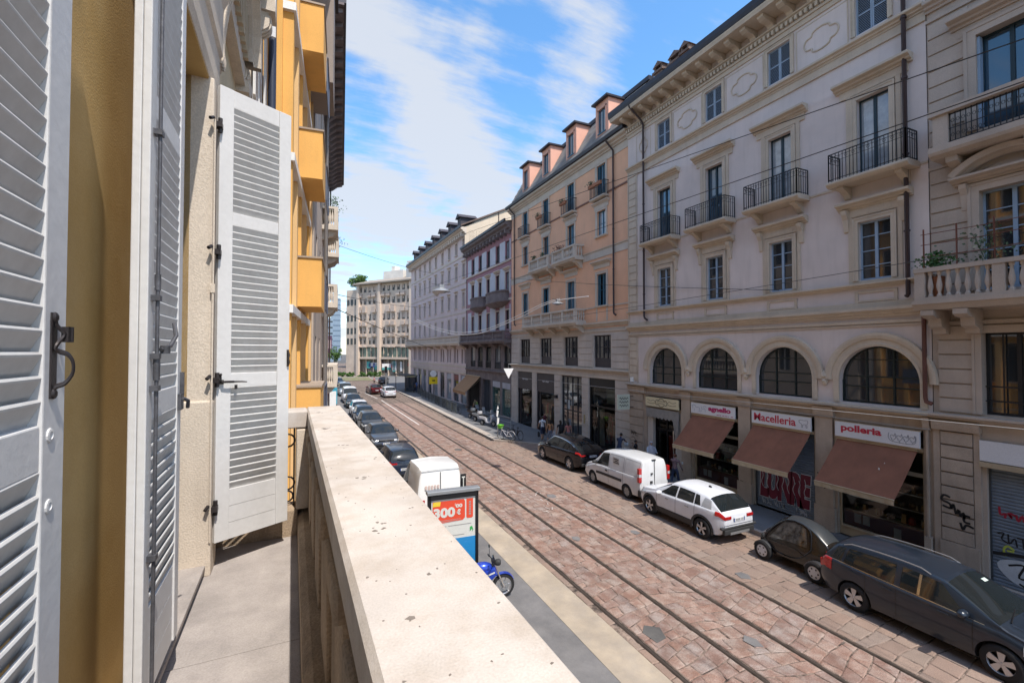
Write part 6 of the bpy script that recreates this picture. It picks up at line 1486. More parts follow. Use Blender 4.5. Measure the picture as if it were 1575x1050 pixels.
# background houses well beyond, so the street does not end in open ground
for k,(x,y,w,d,h,rz) in enumerate(((-40,175,60,14,20,0),(40,190,50,14,22,0),(-12,75,9,70,19,-3.8),(45,60,12,150,18,0),(-24,-30,16,60,19,0),(-18,45,10,40,19,-3.8))):
    t = thing('background_house', ('wide pale house far beyond the median','broad house behind the cream block','long house row continuing the left side','house row behind the right-hand buildings','houses behind our own house','courtyard house behind the left buildings')[k], 'building', (x,y,0), R(rz)); obj('house_body', MB().box(-w/2,w/2,-d/2,d/2,0,h), (E_W, A1_WALL, B_TRIM, A1_WALL, OCHRE, D_WALL)[k], t); wn = MB()
    for q in range(int(max(w,d)/3)):
        for zz in range(4):
            if w > d: wn.box(-w/2+1+q*3,-w/2+2.2+q*3,-d/2-.05,-d/2,2+zz*4.2,4+zz*4.2)
            else: wn.box(w/2,w/2+.05,-d/2+1+q*3,-d/2+2.2+q*3,2+zz*4.2,4+zz*4.2)
    obj('windows', wn, GLASS, t, kind='stuff'); obj('roof', MB().box(-w/2-.5,w/2+.5,-d/2-.5,d/2+.5,h,h+.4), TILE, t)
# ================================================================== vehicles
def paint(name, col, metal=.35, rough=.28): return mat(name, col, rough, .06, 2, bump=0, fine=.03, spec=.4, metal=metal, coat=.55, streak=.12)
RUB = mat('tyre_rubber', (.018,.018,.019), .85, .1, bump=.1, bs=80)
ALLOY = mat('alloy_rim', (.50,.50,.52), .3, .05, metal=.7, bump=0)
CHROME = mat('chrome_trim', (.65,.66,.68), .12, 0, metal=.95, bump=0, fine=0)
PLAST = mat('dark_grey_plastic', (.035,.036,.038), .6, .08, bump=.05)
AGLASS = mat('car_glass', (.012,.016,.018), .03, 0, bump=0, fine=0, spec=.6, coat=.35)
TAIL = mat('tail_lamp_red', (.42,.012,.012), .15, .1, 20, bump=0, coat=.6)
HEADL = mat('head_lamp', (.45,.47,.5), .12, .2, 15, bump=0, coat=.8)
PLATE = mat('number_plate', (.62,.63,.64), .5, 0, bump=0)
PBLUE = mat('plate_blue', (.02,.06,.25), .5, 0, bump=0)
PINK_ = mat('plate_characters', (.03,.03,.035), .6, 0, bump=0)
def interp(tab, x):
    if x <= tab[0][0]: return tab[0][1]
    for (a, va), (b, vb) in zip(tab[:-1], tab[1:]):
        if x <= b: 
            t = (x-a)/(b-a); return va+(vb-va)*t
    return tab[-1][1]
class Car:
    def __init__(s, L, W, top, belt, bot, wb, wc, r, plan=.14, tumble=.34, crown=.03):
        s.L, s.W, s.top, s.belt, s.bot, s.wb, s.wc, s.r, s.plan, s.tumble, s.crown = L, W, smoothpath(top, 3), belt, bot, wb, wc, r, plan, tumble, crown
        s.wf, s.wr = wc+wb/2, wc-wb/2
    def hw(s, x):
        t = abs(x)/(s.L/2); return s.W/2*(1-s.plan*t**5-.05*t**14)
    def sec(s, x):
        zt, zb, hw = interp(s.top, x), interp(s.bot, x), s.hw(x); zl = min(interp(s.belt, x), zt-.03); c = max(.12, min(1, (zt-zl)/.4)); wr = hw*.94-s.tumble*(zt-zl)
        return [(0,zb),(.85*hw,zb),(.965*hw,zb+.07),(hw*.995,zb+.22*(zl-zb)+.05),(hw,zb+.55*(zl-zb)),(.985*hw,zl-.07),(.94*hw,zl),((.94*hw+wr)/2+.012*c,(zl+zt-.09*c)/2),(wr,zt-.09*c),(wr*.80,zt-.018*c),(0,zt+s.crown*c)]
    def S(s, x, t, off=0):
        P = s.sec(x); i = min(int(t), 9); u = t-i; p = [P[max(i-1,0)], P[i], P[i+1], P[min(i+2,10)]]
        if i in (0,): y, z = P[0][0]+(P[1][0]-P[0][0])*u, P[0][1]
        else:
            if i >= 9: p[3] = (-P[9][0], P[9][1])
            y, z = (0.5*((2*p[1][a]) + (-p[0][a]+p[2][a])*u + (2*p[0][a]-5*p[1][a]+4*p[2][a]-p[3][a])*u*u + (-p[0][a]+3*p[1][a]-3*p[2][a]+p[3][a])*u**3) for a in (0,1))
        if off:
            a = Vector((x, *s.S(x, max(t-.05,0))[1:])); b = Vector((x, *s.S(x, min(t+.05,10))[1:])); c = Vector((x+.03, *s.S(x+.03, t)[1:])); d = Vector((x-.03, *s.S(x-.03, t)[1:]))
            n = (b-a).cross(c-d)
            if n.length > 1e-9:
                n.normalize()
                if n.dot(Vector((0, y, z-.6))) < 0: n = -n
                return (x+n.x*off, y+n.y*off, z+n.z*off)
        return (x, y, z)
    def body(s, mats, arch=.055, name='body'):
        xs = set(-s.L/2+s.L*i/40 for i in range(41)) | {p[0] for p in s.top if abs(p[0]) <= s.L/2} | {s.L/2-.02,s.L/2-.05,s.L/2-.1,-s.L/2+.02,-s.L/2+.05,-s.L/2+.1}
        xs = sorted(xs); xs = [x for i, x in enumerate(xs) if i == 0 or x-xs[i-1] > .012 or i == len(xs)-1]
        ts = [0,1,1.5,2,2.5,3,3.5,4,4.5,5,5.4,5.7,6,6.4,7,7.5,8,8.3,8.6,9,9.4,10]
        ring = len(ts)*2-2; vs = []
        for x in xs:
            h = [s.S(x,t) for t in ts]; vs += h; vs += [(p[0],-p[1],p[2]) for p in h[-2:0:-1]]
        n = len(xs); fs = [(i*ring+j,(i+1)*ring+j,(i+1)*ring+(j+1)%ring,i*ring+(j+1)%ring) for i in range(n-1) for j in range(ring)]
        fs += [tuple(range(ring)), tuple(range((n-1)*ring, n*ring))[::-1]]
        mb = MB().add(vs, fs); me = mb.mesh(name, mats, False, True)
        bo = bpy.data.objects.new('tmp', me); COL.objects.link(bo)
        cut = MB()
        for xw in (s.wf, s.wr):
            for sd in (-1, 1):
                y0, y1 = sorted((sd*(s.W/2-.30), sd*(s.W/2+.1))); cut.lathe([(s.r+arch,y0),(s.r+arch,y1)], (xw,0,s.r), 28, axis='y')
        cm = cut.mesh('cutter', [mats[1], mats[1]], False, True); co = bpy.data.objects.new('tmpc', cm); COL.objects.link(co)
        cm.materials.clear(); cm.materials.append(mats[0]); cm.materials.append(mats[1]); cm.polygons.foreach_set('material_index', [1]*len(cm.polygons))
        bm_ = bo.modifiers.new('b', 'BOOLEAN'); bm_.operation = 'DIFFERENCE'; bm_.object = co; bm_.solver = 'EXACT'
        out_ = evaluated_mesh(bo, name); bpy.data.objects.remove(bo); bpy.data.objects.remove(co)
        out_.polygons.foreach_set('use_smooth', [True]*len(out_.polygons)); out_.set_sharp_from_angle(angle=R(38))
        return out_
    def patch(s, x0, x1, t0, t1, nx=8, nt_=5, off=.006, sides=(1,-1), mb=None):
        # x0/x1 may be functions of t fraction
        mb = mb or MB()
        for sd in sides:
            def fn(u, v):
                a = x0(v) if callable(x0) else x0; b = x1(v) if callable(x1) else x1
                t = t0+(t1-t0)*v; p = s.S(a+(b-a)*u, t, off); return (p[0], p[1]*sd, p[2])
            mb.grid(fn, nx, nt_)
        return mb
    def across(s, x0, x1, t0=8.15, nx=8, off=.006, mb=None):
        mb = mb or MB()
        def fn(u, v):
            x = x0+(x1-x0)*u; w = v*2-1; t = 10-(10-t0)*abs(w); p = s.S(x, t, off); return (p[0], p[1]*(1 if w >= 0 else -1), p[2])
        mb.grid(fn, nx, 14); return mb
def wheel(root, x, y, r, w, style='star', sd=1, rimm=ALLOY):
    def tyre(mb): mb.lathe([(r*.64,-w/2),(r*.90,-w/2),(r*.985,-w*.38),(r,-w*.2),(r,w*.2),(r*.985,w*.38),(r*.90,w/2),(r*.64,w/2),(r*.62,0)], (0,0,0), 28, axis='y', cap=False)
    wt = cobj('wheel', ('t',round(r,3),round(w,3)), tyre, RUB, root, (x,y,r), None, smooth=45)
    def rim(mb):
        mb.lathe([(r*.60,-w*.30),(r*.665,-w*.50),(r*.68,-w*.44),(r*.66,w*.2),(r*.6,w*.2)], (0,0,0), 28, axis='y', cap=False)
        mb.lathe([(r*.05,-w*.42),(r*.14,-w*.40),(r*.16,-w*.3)], (0,0,0), 12, axis='y'); mb.ball((0,-w*.38,0), r*.09, 8, sc=(1,.5,1))
        n = {'star':5,'five':5,'cap':7,'twin':10,'hole':6}[style]
        if style == 'hole':
            mb.lathe([(r*.12,-w*.45),(r*.30,-w*.48),(r*.62,-w*.40)], (0,0,0), 28, axis='y'); return
        for k in range(n):
            a = 2*pi*k/n+.3; wd = {'star':.16,'five':.13,'cap':.17,'twin':.055}[style]*r
            ca, sa = cos(a), sin(a); T = lambda u, v, y_: (u*ca-v*sa, y_, u*sa+v*ca)
            q = [(r*.10,-wd*.6),(r*.64,-wd*(1.25 if style=='star' else 1)),(r*.64,wd*(1.25 if style=='star' else 1)),(r*.10,wd*.6)]
            vs = [T(u,v,-w*.42) for u,v in q]+[T(u,v,-w*.25) for u,v in q]
            mb.add(vs, [(0,1,2,3),(0,4,5,1),(1,5,6,2),(2,6,7,3),(3,7,4,0)])
    if sd > 0: rr_ = cobj('rim', ('r',style,round(r,3),round(w,3)), rim, rimm, wt, (0,0,0), (0,0,pi), smooth=40)
    else: rr_ = cobj('rim', ('r',style,round(r,3),round(w,3)), rim, rimm, wt, (0,0,0), None, smooth=40)
    cobj('spoke_shade_disc', ('h',round(r,3)), lambda mb: mb.lathe([(0.01,-.01),(r*.6,-.01),(r*.6,.03),(.01,.03)], (0,0,0), 20, axis='y'), BLACK, wt)  # black disc stands in for the shade behind the spokes
    if style == 'hole': 
        for k in range(6):
            a = k*pi/3; cobj('rim_hole', ('rh',round(r,3)), lambda mb: mb.lathe([(.001,0),(r*.085,0),(r*.085,.004)], (0,0,0), 8, axis='y'), BLACK, wt, (r*.42*cos(a), -sd*(-1)*w*.455 if False else sd*w*.47, r*.42*sin(a)))
    return wt
def seams(car, xs, root, t0=2.4, t1=6.0):
    mb = MB()
    for x in xs:
        car.patch(x-.007, x+.007, t0, t1, 1, 8, .002, mb=mb)
    return obj('door_seam', mb, BLACK, root)
def mirror(root, x, y, z, m):
    for sd in (-1, 1):
        mb = MB(); mb.ball((x, sd*(y+.11), z+.03), .12, 12, sc=(.75,1.2,.68)); mb.box(x-.02,x+.03, min(sd*(y-.06),sd*(y+.06)), max(sd*(y-.06),sd*(y+.06)), z-.04, z)
        o = obj('wing_mirror', mb, m, root, smooth=True)
def rear_plate(root, x, z, y=0, face=-1, chars='FX 482 KM', s=1.0):
    p = obj('number_plate', MB().box(x-.008,x+.008,y-.26*s,y+.26*s,z-.056*s,z+.056*s), PLATE, root)
    obj('plate_band', MB().box(x-.009,x+.009,y+.22*s,y+.26*s,z-.056*s,z+.056*s).box(x-.009,x+.009,y-.26*s,y-.22*s,z-.056*s,z+.056*s), PBLUE, p)
    mb = MB()
    for k in range(7):
        if k == 2: continue
        yy = y-.17*s+k*.053*s; mb.box(x-.0095,x+.0095,yy-.012*s,yy+.012*s,z-.03*s,z+.03*s) 
    obj('plate_characters', mb, PINK_, p)
def build_car(name, label, loc, heading, car, pm, low=None, style='five', glass=(None,), roof_rails=False, winx=None, ws=None, rw=None, tail=None, head=None, seam=None, clad=False, rimm=ALLOY, group=None, cat='car', wtyre=.21, extra=None, mirz=None):
    root = thing(name, label, cat, (loc[0],loc[1],loc[2] if len(loc) > 2 else .004), heading, group)
    link('body', car.body([pm, PLAST]), root)
    if winx:
        for (a0,a1,b0,b1) in winx: # bottom xrange (a0,a1), top xrange (b0,b1)
            for sd in (1,-1):
                mb = car.patch(lambda v,a0=a0,b0=b0: a0+(b0-a0)*v, lambda v,a1=a1,b1=b1: a1+(b1-a1)*v, 6.12, 7.86, 8, 6, .005, sides=(sd,)); obj('side_window', mb, AGLASS, root, smooth=True)
    if ws: obj('windscreen', car.across(*ws), AGLASS, root, smooth=True)
    if rw: obj('rear_window', car.across(*rw), AGLASS, root, smooth=True)
    if seam: seams(car, seam, root)
    if tail: 
        for sd in (1,-1):
            mb = MB(); x0,x1,t0,t1 = tail
            car.patch(x0,x1,t0,t1,5,5,.012,sides=(sd,),mb=mb)
            P0, P1 = car.S(x0,t0), car.S(x0,t1)
            yy = max(P0[1],P1[1]); mb.box(x0-.03,x0+.02,*sorted((sd*(yy-.30),sd*(yy-.005))),P0[2]+.01,P1[2]-.005)
            obj('tail_lamp', mb, TAIL, root, smooth=50)
    if head:
        for sd in (1,-1):
            mb = MB(); x0,x1,t0,t1 = head
            car.patch(x0,x1,t0,t1,6,4,.012,sides=(sd,),mb=mb)
            P0, P1 = car.S(x1,t0), car.S(x1,t1); yy = max(P0[1],P1[1]); mb.box(x1-.03,x1+.022,*sorted((sd*(yy-.36),sd*(yy-.01))),P0[2]+.02,P1[2]-.01)
            obj('headlight', mb, HEADL, root, smooth=50)
    for xw in (car.wf, car.wr):
        for sd in (1,-1): wheel(root, xw, sd*(car.W/2-wtyre/2-.012), car.r, wtyre, style, sd, rimm)
    if clad:
        mb = MB()
        for sd in (1,-1):
            for xw in (car.wf, car.wr):
                for k in range(14):
                    a0, a1 = -.25+(pi+.5)*k/14, -.25+(pi+.5)*(k+1)/14; r0, r1 = car.r+.05, car.r+.13
                    def q(r,a):
                        x = xw+r*cos(a); z = max(car.r+r*sin(a), .2); return (x, sd*(car.hw(x)+.012), z)
                    mb.quad(q(r0,a0),q(r0,a1),q(r1,a1),q(r1,a0))
            x0,x1 = car.wr+car.r+.1, car.wf-car.r-.1
            car.patch(x0,x1,1.4,3.1,10,5,.012,sides=(sd,),mb=mb)
        obj('cladding', mb, PLAST, root, smooth=50)
    if mirz: mirror(root, *mirz)
    if roof_rails:
        a, b, m_ = roof_rails
        for sd in (1,-1):
            pts = [car.S(x, 8.35, .0) for x in frange(a,b,10)]; pts = [(p[0], sd*p[1], p[2]+(.055 if 0 < i < 10 else .0)) for i,p in enumerate(pts)]
            obj('roof_rail', MB().tube(pts, .014, 6), m_, root, smooth=True)
    if extra: extra(root, car)
    return root
UP = pi/2; DN = -pi/2
# --- dark blue-grey family car, nearest right
GREYP = paint('dark_blue_grey_paint', (.016,.024,.038), .1); mpv = Car(4.30, 1.84,
  [(-2.15,.72),(-2.13,.96),(-2.05,1.06),(-1.88,1.34),(-1.72,1.50),(-1.15,1.565),(-.3,1.58),(.35,1.53),(.62,1.44),(1.38,1.04),(1.55,.98),(1.92,.88),(2.08,.74),(2.15,.55)],
  [(-2.2,1.08),(-1.5,1.07),(.5,.98),(1.4,.93),(2.2,.70)], [(-2.15,.42),(-1.9,.24),(1.85,.22),(2.15,.36)], 2.66, .06, .335)
def mpvx(r, c):
    obj('window_trim', c.patch(-1.95,1.15,5.93,6.06,20,1,.008), CHROME, r); obj('pillar_trim', c.patch(.02,.07,6.1,7.8,1,6,.008), CHROME, r)
    obj('door_handle', MB().tube([(-.62,.93,.90),(-.45,.945,.905)],.014,6).tube([(-.62,-.93,.90),(-.45,-.945,.905)],.014,6).tube([(.42,.93,.88),(.6,.935,.88)],.014,6).tube([(.42,-.93,.88),(.6,-.935,.88)],.014,6), GREYP, r)
    obj('wiper', MB().tube([(1.42,-.5,1.04),(1.28,.1,1.11)],.012,5).tube([(1.42,.1,1.04),(1.30,.62,1.10)],.012,5), BLACK, r)
    obj('sticker', MB().quad((.68,.30,1.432),(.68,.46,1.427),(.75,.47,1.39),(.75,.30,1.395)), mat('pale_green_sticker', (.55,.65,.6), .5), r)
    obj('bonnet_crease', MB().tube([(1.45,.55,1.035),(2.0,.45,.89)],.006,4).tube([(1.45,-.55,1.035),(2.0,-.45,.89)],.006,4), GREYP, r)
    rear_plate(r, -2.16, .62); rear_plate(r, 2.16, .48)
    obj('grille', MB().box(2.11,2.16,-.45,.45,.55,.66).box(2.11,2.165,-.6,.6,.3,.42), BLACK, r)
build_car('parked_car', 'dark blue-grey family car with silver roof rails, nearest on the right', (13.45, 5.72), DN, mpv, GREYP, style='star', winx=[(-1.88,-1.60,-1.72,-1.52),(-1.52,-.42,-1.45,-.42),(-.30,.98,-.30,.42)], ws=(1.36,.50,8.1), rw=(-2.03,-1.78,8.3), tail=(-2.12,-1.80,4.3,5.9), head=(1.7,2.09,4.4,5.9), seam=(-1.0,-.36,.98), roof_rails=(-1.6,.2,ALLOY), mirz=(.86,.87,1.02,GREYP), extra=mpvx)
# --- white compact SUV
WPAINT = paint('white_car_paint', (.66,.68,.72), .0, .3); suv = Car(4.2, 1.80,
  [(-2.10,.72),(-2.08,.98),(-1.98,1.06),(-1.62,1.38),(-1.42,1.46),(-.8,1.52),(-.1,1.53),(.3,1.48),(.98,1.12),(1.12,1.06),(1.7,.97),(1.98,.82),(2.10,.58)],
  [(-2.1,1.06),(-1.4,1.09),(.5,1.02),(1.1,.97),(2.1,.74)], [(-2.1,.45),(-1.85,.26),(1.8,.25),(2.1,.38)], 2.62, .02, .345, plan=.21, tumble=.42)
def suvx(r, c):
    obj('pillar_panel', c.patch(lambda v: -1.66+.08*v, lambda v: -1.25-.05*v, 6.1,7.9,4,5,.010), mat('silver_pillar_panel', (.45,.47,.5), .35, 0, metal=.4, bump=0), r)
    obj('rear_bumper', MB().box(-2.13,-2.0,-.70,.70,.34,.52).box(-2.125,-2.0,-.82,.82,.52,.60), PLAST, r, bevel=.03); obj('skid_plate', MB().box(-2.14,-2.1,-.45,.45,.34,.42), STEEL, r)
    rear_plate(r, -2.105, .80); obj('roof_antenna', MB().ball((-.9,0,1.57),.05,8,sc=(1.6,.5,.9)), PLAST, r)
    obj('door_handle', MB().tube([(-.72,.895,.90),(-.56,.90,.905)],.014,6).tube([(-.72,-.895,.90),(-.56,-.90,.905)],.014,6).tube([(.28,.90,.88),(.44,.90,.88)],.014,6).tube([(.28,-.90,.88),(.44,-.90,.88)],.014,6), CHROME, r)
    obj('tailgate_seam', MB().tube([(-2.11,-.72,.66),(-2.112,.72,.66)],.005,4), BLACK, r)
build_car('parked_car', 'white compact SUV with red tail lamps seen from behind on the right', (13.45, 13.12), UP, suv, WPAINT, style='five', winx=[(-1.22,-.95,-1.08,-.90),(-.9,-.12,-.86,-.12),(-.05,.86,-.05,.32)], ws=(1.02,.33,8.1), rw=(-1.96,-1.50,8.2), tail=(-2.08,-1.80,4.7,5.9), head=(1.6,2.02,4.6,5.9), seam=(-.98,-.08,.92), clad=True, mirz=(.72,.84,1.0,WPAINT), extra=suvx)
# --- white small van
VANP = paint('white_van_paint', (.60,.61,.62), .0, .35); van = Car(4.22, 1.72,
  [(-2.11,.60),(-2.10,1.10),(-2.07,1.70),(-1.98,1.80),(-1.2,1.83),(-.2,1.82),(.45,1.76),(.70,1.66),(1.32,1.10),(1.42,1.05),(1.88,.92),(2.05,.74),(2.11,.5)],
  [(-2.1,1.10),(.6,1.05),(1.3,.98),(2.1,.70)], [(-2.11,.36),(-1.9,.25),(1.8,.22),(2.11,.34)], 2.60, .03, .30, plan=.07, tumble=.17, crown=.02)
def vanx(r, c):
    for sd in (1,-1):
        obj('side_panel', c.patch(-.98,.02,6.0,7.8,6,5,.008,sides=(sd,)), VANP, r); obj('side_panel', c.patch(-1.98,-1.1,6.0,7.8,6,5,.008,sides=(sd,)), VANP, r)
        fr = MB(); 
        for (a,b) in ((-1.0,.04),(-2.0,-1.08)): 
            for (x0,x1,t0,t1) in ((a,b,5.93,6.0),(a,b,7.8,7.87),(a,a+.02,5.95,7.85),(b-.02,b,5.95,7.85)): c.patch(x0,x1,t0,t1,5,3,.004,sides=(sd,),mb=fr)
        obj('panel_groove', fr, STEEL, r)
        obj('rubbing_strip', c.patch(-.95,1.0,3.75,4.2,10,2,.018,sides=(sd,)), PLAST, r)
        obj('tail_lamp', MB().box(-2.13,-1.98,*sorted((sd*.70,sd*.845)),.88,1.48), TAIL, r, bevel=.02); obj('lamp_lens', MB().box(-2.135,-1.975,*sorted((sd*.72,sd*.85)),1.12,1.24), HEADL, r)
    obj('notice_card', MB().box(-.72,-.25,.792,.80,1.32,1.62), mat('pale_notice', (.5,.5,.5), .6), r); mb = MB()
    for (a,b,z) in ((-.66,-.32,1.54),(-.6,-.4,1.46),(-.68,-.3,1.38)): mb.box(a,b,.80,.806,z-.02,z+.02)
    obj('notice_print', mb, PINK_, r)
    obj('rear_bumper', MB().box(-2.17,-1.98,-.82,.82,.28,.56), PLAST, r, bevel=.03); obj('door_gap', MB().box(-2.125,-2.10,-.006,.006,.56,1.74), PLAST, r)
    obj('door_lock', MB().box(-2.14,-2.1,.12,.24,.80,.90).box(-2.135,-2.1,.10,.20,1.18,1.24), PLAST, r); obj('roof_light', MB().box(-2.10,-2.04,-.1,.1,1.76,1.80), PLAST, r)
    obj('door_handle', MB().box(.12,.26,.86,.885,.86,.93).box(.12,.26,-.885,-.86,.86,.93), PLAST, r)
    rear_plate(r, -2.125, .66, .35)
build_car('parked_van', 'small white van with black rubbing strip and red tail lamps', (13.78, 17.62), UP, van, VANP, style='cap', rimm=STEEL, winx=[(.10,1.18,.10,.60)], ws=(1.34,.66,8.1), head=(1.65,2.05,4.6,6.0), seam=(.04,-1.02), mirz=(1.02,.82,1.1,PLAST), extra=vanx, cat='van')
# --- black SUV coupe
BLKP = paint('black_car_paint', (.014,.013,.016), .3, .2); bsv = Car(4.7, 1.92,
  [(-2.35,.75),(-2.32,1.0),(-2.22,1.10),(-1.8,1.34),(-1.3,1.53),(-.6,1.63),(.1,1.65),(.5,1.60),(1.2,1.14),(1.35,1.08),(1.95,.98),(2.25,.80),(2.35,.58)],
  [(-2.35,1.08),(-1.5,1.08),(.5,1.02),(1.3,.98),(2.3,.74)], [(-2.35,.46),(-2.05,.26),(2.0,.25),(2.35,.4)], 2.86, .02, .37, plan=.16)
def bsvx(r, c):
    rear_plate(r, -2.36, .86); obj('window_trim', c.patch(-1.75,1.0,7.9,8.02,20,1,.012), CHROME, r); obj('rear_bumper', MB().box(-2.38,-2.2,-.74,.74,.36,.52), PLAST, r, bevel=.03); obj('exhaust_trim', MB().box(-2.385,-2.3,.3,.62,.40,.46).box(-2.385,-2.3,-.62,-.3,.40,.46), CHROME, r)
    obj('spoiler', MB().box(-1.72,-1.45,-.55,.55,1.40,1.43), BLKP, r)
build_car('parked_car', 'black coupe-like SUV parked ahead of the white van', (13.98, 22.9), UP+R(2), bsv, BLKP, style='star', winx=[(-1.75,-1.3,-1.45,-1.25),(-1.22,-.32,-1.18,-.32),(-.22,1.0,-.22,.45)], ws=(1.22,.52,8.1), rw=(-2.15,-1.5,8.2), tail=(-2.32,-1.95,4.9,5.95), head=(1.8,2.25,4.8,5.95), seam=(-1.2,-.27,1.02), mirz=(.8,.88,1.05,BLKP), extra=bsvx)
# --- tiny electric two-seater: pod body, open wheels
tz = thing('microcar', 'tiny black open-wheeled electric two-seater between the white SUV and the grey car', 'microcar', (13.66, 9.06, .004), UP)
pod = Car(2.2, 1.02, [(-1.10,.62),(-1.06,.88),(-.95,1.05),(-.6,1.32),(-.2,1.44),(.2,1.42),(.5,1.22),(.85,.88),(1.0,.74),(1.10,.52)], [(-1.1,.80),(1.1,.66)], [(-1.1,.50),(-.7,.28),(.8,.26),(1.1,.36)], 5.2, 0, .05, plan=.34, tumble=.30, crown=.04)
TB = paint('brown_black_paint', (.016,.013,.011), .1, .2)
link('body', pod.body([TB, PLAST], arch=-.04), tz)
for sd in (1,-1):
    obj('side_window', pod.patch(lambda v: -.52+.14*v, lambda v: .70-.36*v, 6.3,7.95,8,5,.008,sides=(sd,)), mat('clear_side_bubble', (.045,.042,.04), .05, .8, 9, bump=0, coat=.8), tz, smooth=True)
    rim_ = [pod.S(x,t,.014) for x,t in ((-.62,6.2),(-.50,8.05),(0,8.25),(.45,8.0),(.80,6.3),(.72,4.6),(.45,3.0),(.05,2.5),(-.3,3.4),(-.55,5.0),(-.62,6.2))]
    obj('door_outline', MB().tube(smoothpath([(p[0],sd*p[1],p[2]) for p in rim_],4), .014, 5), BLACK, tz, smooth=True)
    pr_ = [pod.S(x,t,.02) for x,t in ((.62,5.9),(.2,5.5),(-.2,4.9),(-.42,4.2))]; obj('door_crease', MB().tube([(p[0],sd*p[1],p[2]) for p in pr_],.018,5), TB, tz, smooth=True)
    obj('tail_lamp', MB().box(-1.10,-.98,*sorted((sd*.22,sd*.40)),.82,.90), TAIL, tz, bevel=.01)
    for xw in (.80,-.80):
        wheel(tz, xw, sd*.57, .28, .15, 'hole', sd, mat('white_wheel_cover', (.62,.62,.64), .4, .05, bump=0))
        ar = MB()
        for k in range(10):
            a0,a1 = .25+2.3*k/10, .25+2.3*(k+1)/10; q = lambda r,a,y: (xw+r*cos(a), y, .265+r*sin(a))
            for (r_,ya,yb) in ((.315,sd*.45,sd*.62),): ar.quad(q(r_,a0,ya),q(r_,a1,ya),q(r_,a1,yb),q(r_,a0,yb))
            ar.quad(q(.315,a0,sd*.62),q(.315,a1,sd*.62),q(.285,a1,sd*.625),q(.285,a0,sd*.625))
        obj('mudguard', ar, mat('silver_black_guard', (.10,.10,.11), .3, 0, metal=.6, bump=0) if xw < 0 else PLAST, tz, smooth=True)
        obj('suspension_arm', MB().tube([(xw,sd*.5,.27),(xw*.78,sd*.25,.38)], .025, 6).tube([(xw,sd*.5,.33),(xw*.7,sd*.28,.48)], .02, 6), PLAST, tz)
obj('windscreen', pod.across(.88,.28,8.2), AGLASS, tz, smooth=True); obj('roof_panel', pod.across(-.95,.22,8.3,off=.009), mat('grey_roof_film', (.035,.04,.045), .3, .05, bump=0, coat=.4), tz, smooth=True)
obj('tow_gear', MB().box(-1.12,-.9,-.18,.18,.3,.42).box(.95,1.15,-.35,.35,.3,.42), PLAST, tz); rear_plate(tz, -1.125, .52, 0, s=.6)

# --- left kerb: cars facing us beyond the poster, a hatchback and a white van in front of them
GP = 'cars parked nose to tail along the left kerb'
sed = Car(4.75, 1.84, [(-2.37,.75),(-2.33,1.0),(-1.8,1.06),(-1.62,1.1),(-1.0,1.40),(-.4,1.47),(.1,1.46),(.4,1.40),(1.1,.98),(1.25,.94),(2.0,.84),(2.28,.70),(2.37,.5)],
  [(-2.37,.98),(.5,.92),(1.2,.88),(2.3,.66)], [(-2.37,.4),(-2.1,.22),(2.0,.2),(2.37,.32)], 2.8, .02, .33)
def front(emb):
    def fx(r, c):
        X_ = c.L/2; obj('grille', MB().box(X_-.10,X_-.012,-.50,.50,.60,.70).box(X_-.05,X_+.01,-.62,.62,.27,.40), BLACK, r)
        obj('grille_bar', MB().box(X_-.03,X_+.0,-.52,.52,.64,.655).box(X_-.03,X_+.012,-.7,.7,.235,.25), CHROME, r); rear_plate(r, X_+.008, .47)
        if emb: 
            e = MB(); e.tube([(X_+.0,.085*cos(a*pi/8),.66+.085*sin(a*pi/8)) for a in range(17)],.010,5,cap=False)
            for sd in (1,-1): e.tube([(X_+.004,sd*.07,.70),(X_+.004,sd*.035,.60),(X_+.004,0,.68)],.008,4)
            obj('badge', e, CHROME, r)
        else: obj('badge', MB().lathe([(.001,X_-.02),(.06,X_-.015),(.06,X_-.04)], (0,0,.66) , 14, axis='x'), CHROME, r)
    return fx
VWP = paint('graphite_paint', (.075,.08,.092), .5)
vw = build_car('parked_car', 'graphite saloon facing us with a round badge and chrome bar, at the left kerb', (4.82, 32.9), DN, sed, VWP, style='five', winx=[(-1.5,-1.0,-1.2,-.95),(-.95,-.1,-.88,-.1),(0,.95,0,.40)], ws=(1.12,.36,8.1), rw=(-1.6,-1.05,8.2), head=(1.85,2.30,4.7,5.95), tail=(-2.33,-2.0,4.7,5.9), seam=(-.98,-.05,.95), mirz=(.75,.86,.98,VWP), extra=front(True), group=GP)
hat = Car(4.1, 1.76, [(-2.05,.75),(-2.02,.98),(-1.9,1.05),(-1.62,1.38),(-1.3,1.49),(-.5,1.52),(.2,1.49),(.5,1.42),(1.15,1.02),(1.3,.97),(1.75,.86),(1.98,.70),(2.05,.5)],
  [(-2.05,1.0),(.5,.95),(1.2,.9),(2.0,.68)], [(-2.05,.4),(-1.85,.22),(1.75,.2),(2.05,.32)], 2.5, .05, .31, plan=.17)
NAVY = paint('dark_navy_paint', (.02,.03,.055), .4); DKGR = paint('dark_grey_paint', (.035,.037,.042), .4); DKBL = paint('deep_blue_paint', (.02,.05,.10), .4); SILV = paint('silver_blue_paint', (.30,.34,.38), .5)
WINH = [(-1.62,-1.25,-1.45,-1.22),(-1.18,-.25,-1.12,-.25),(-.15,.98,-.15,.48)]
def hatx(r, c): rear_plate(r, -2.06, .62); obj('wiper', MB().tube([(-1.97,.0,1.03),(-1.90,.38,1.10)],.012,5), BLACK, r); obj('roof_antenna', MB().tube([(-1.3,0,1.5),(-1.5,0,1.66)],.006,4), BLACK, r)
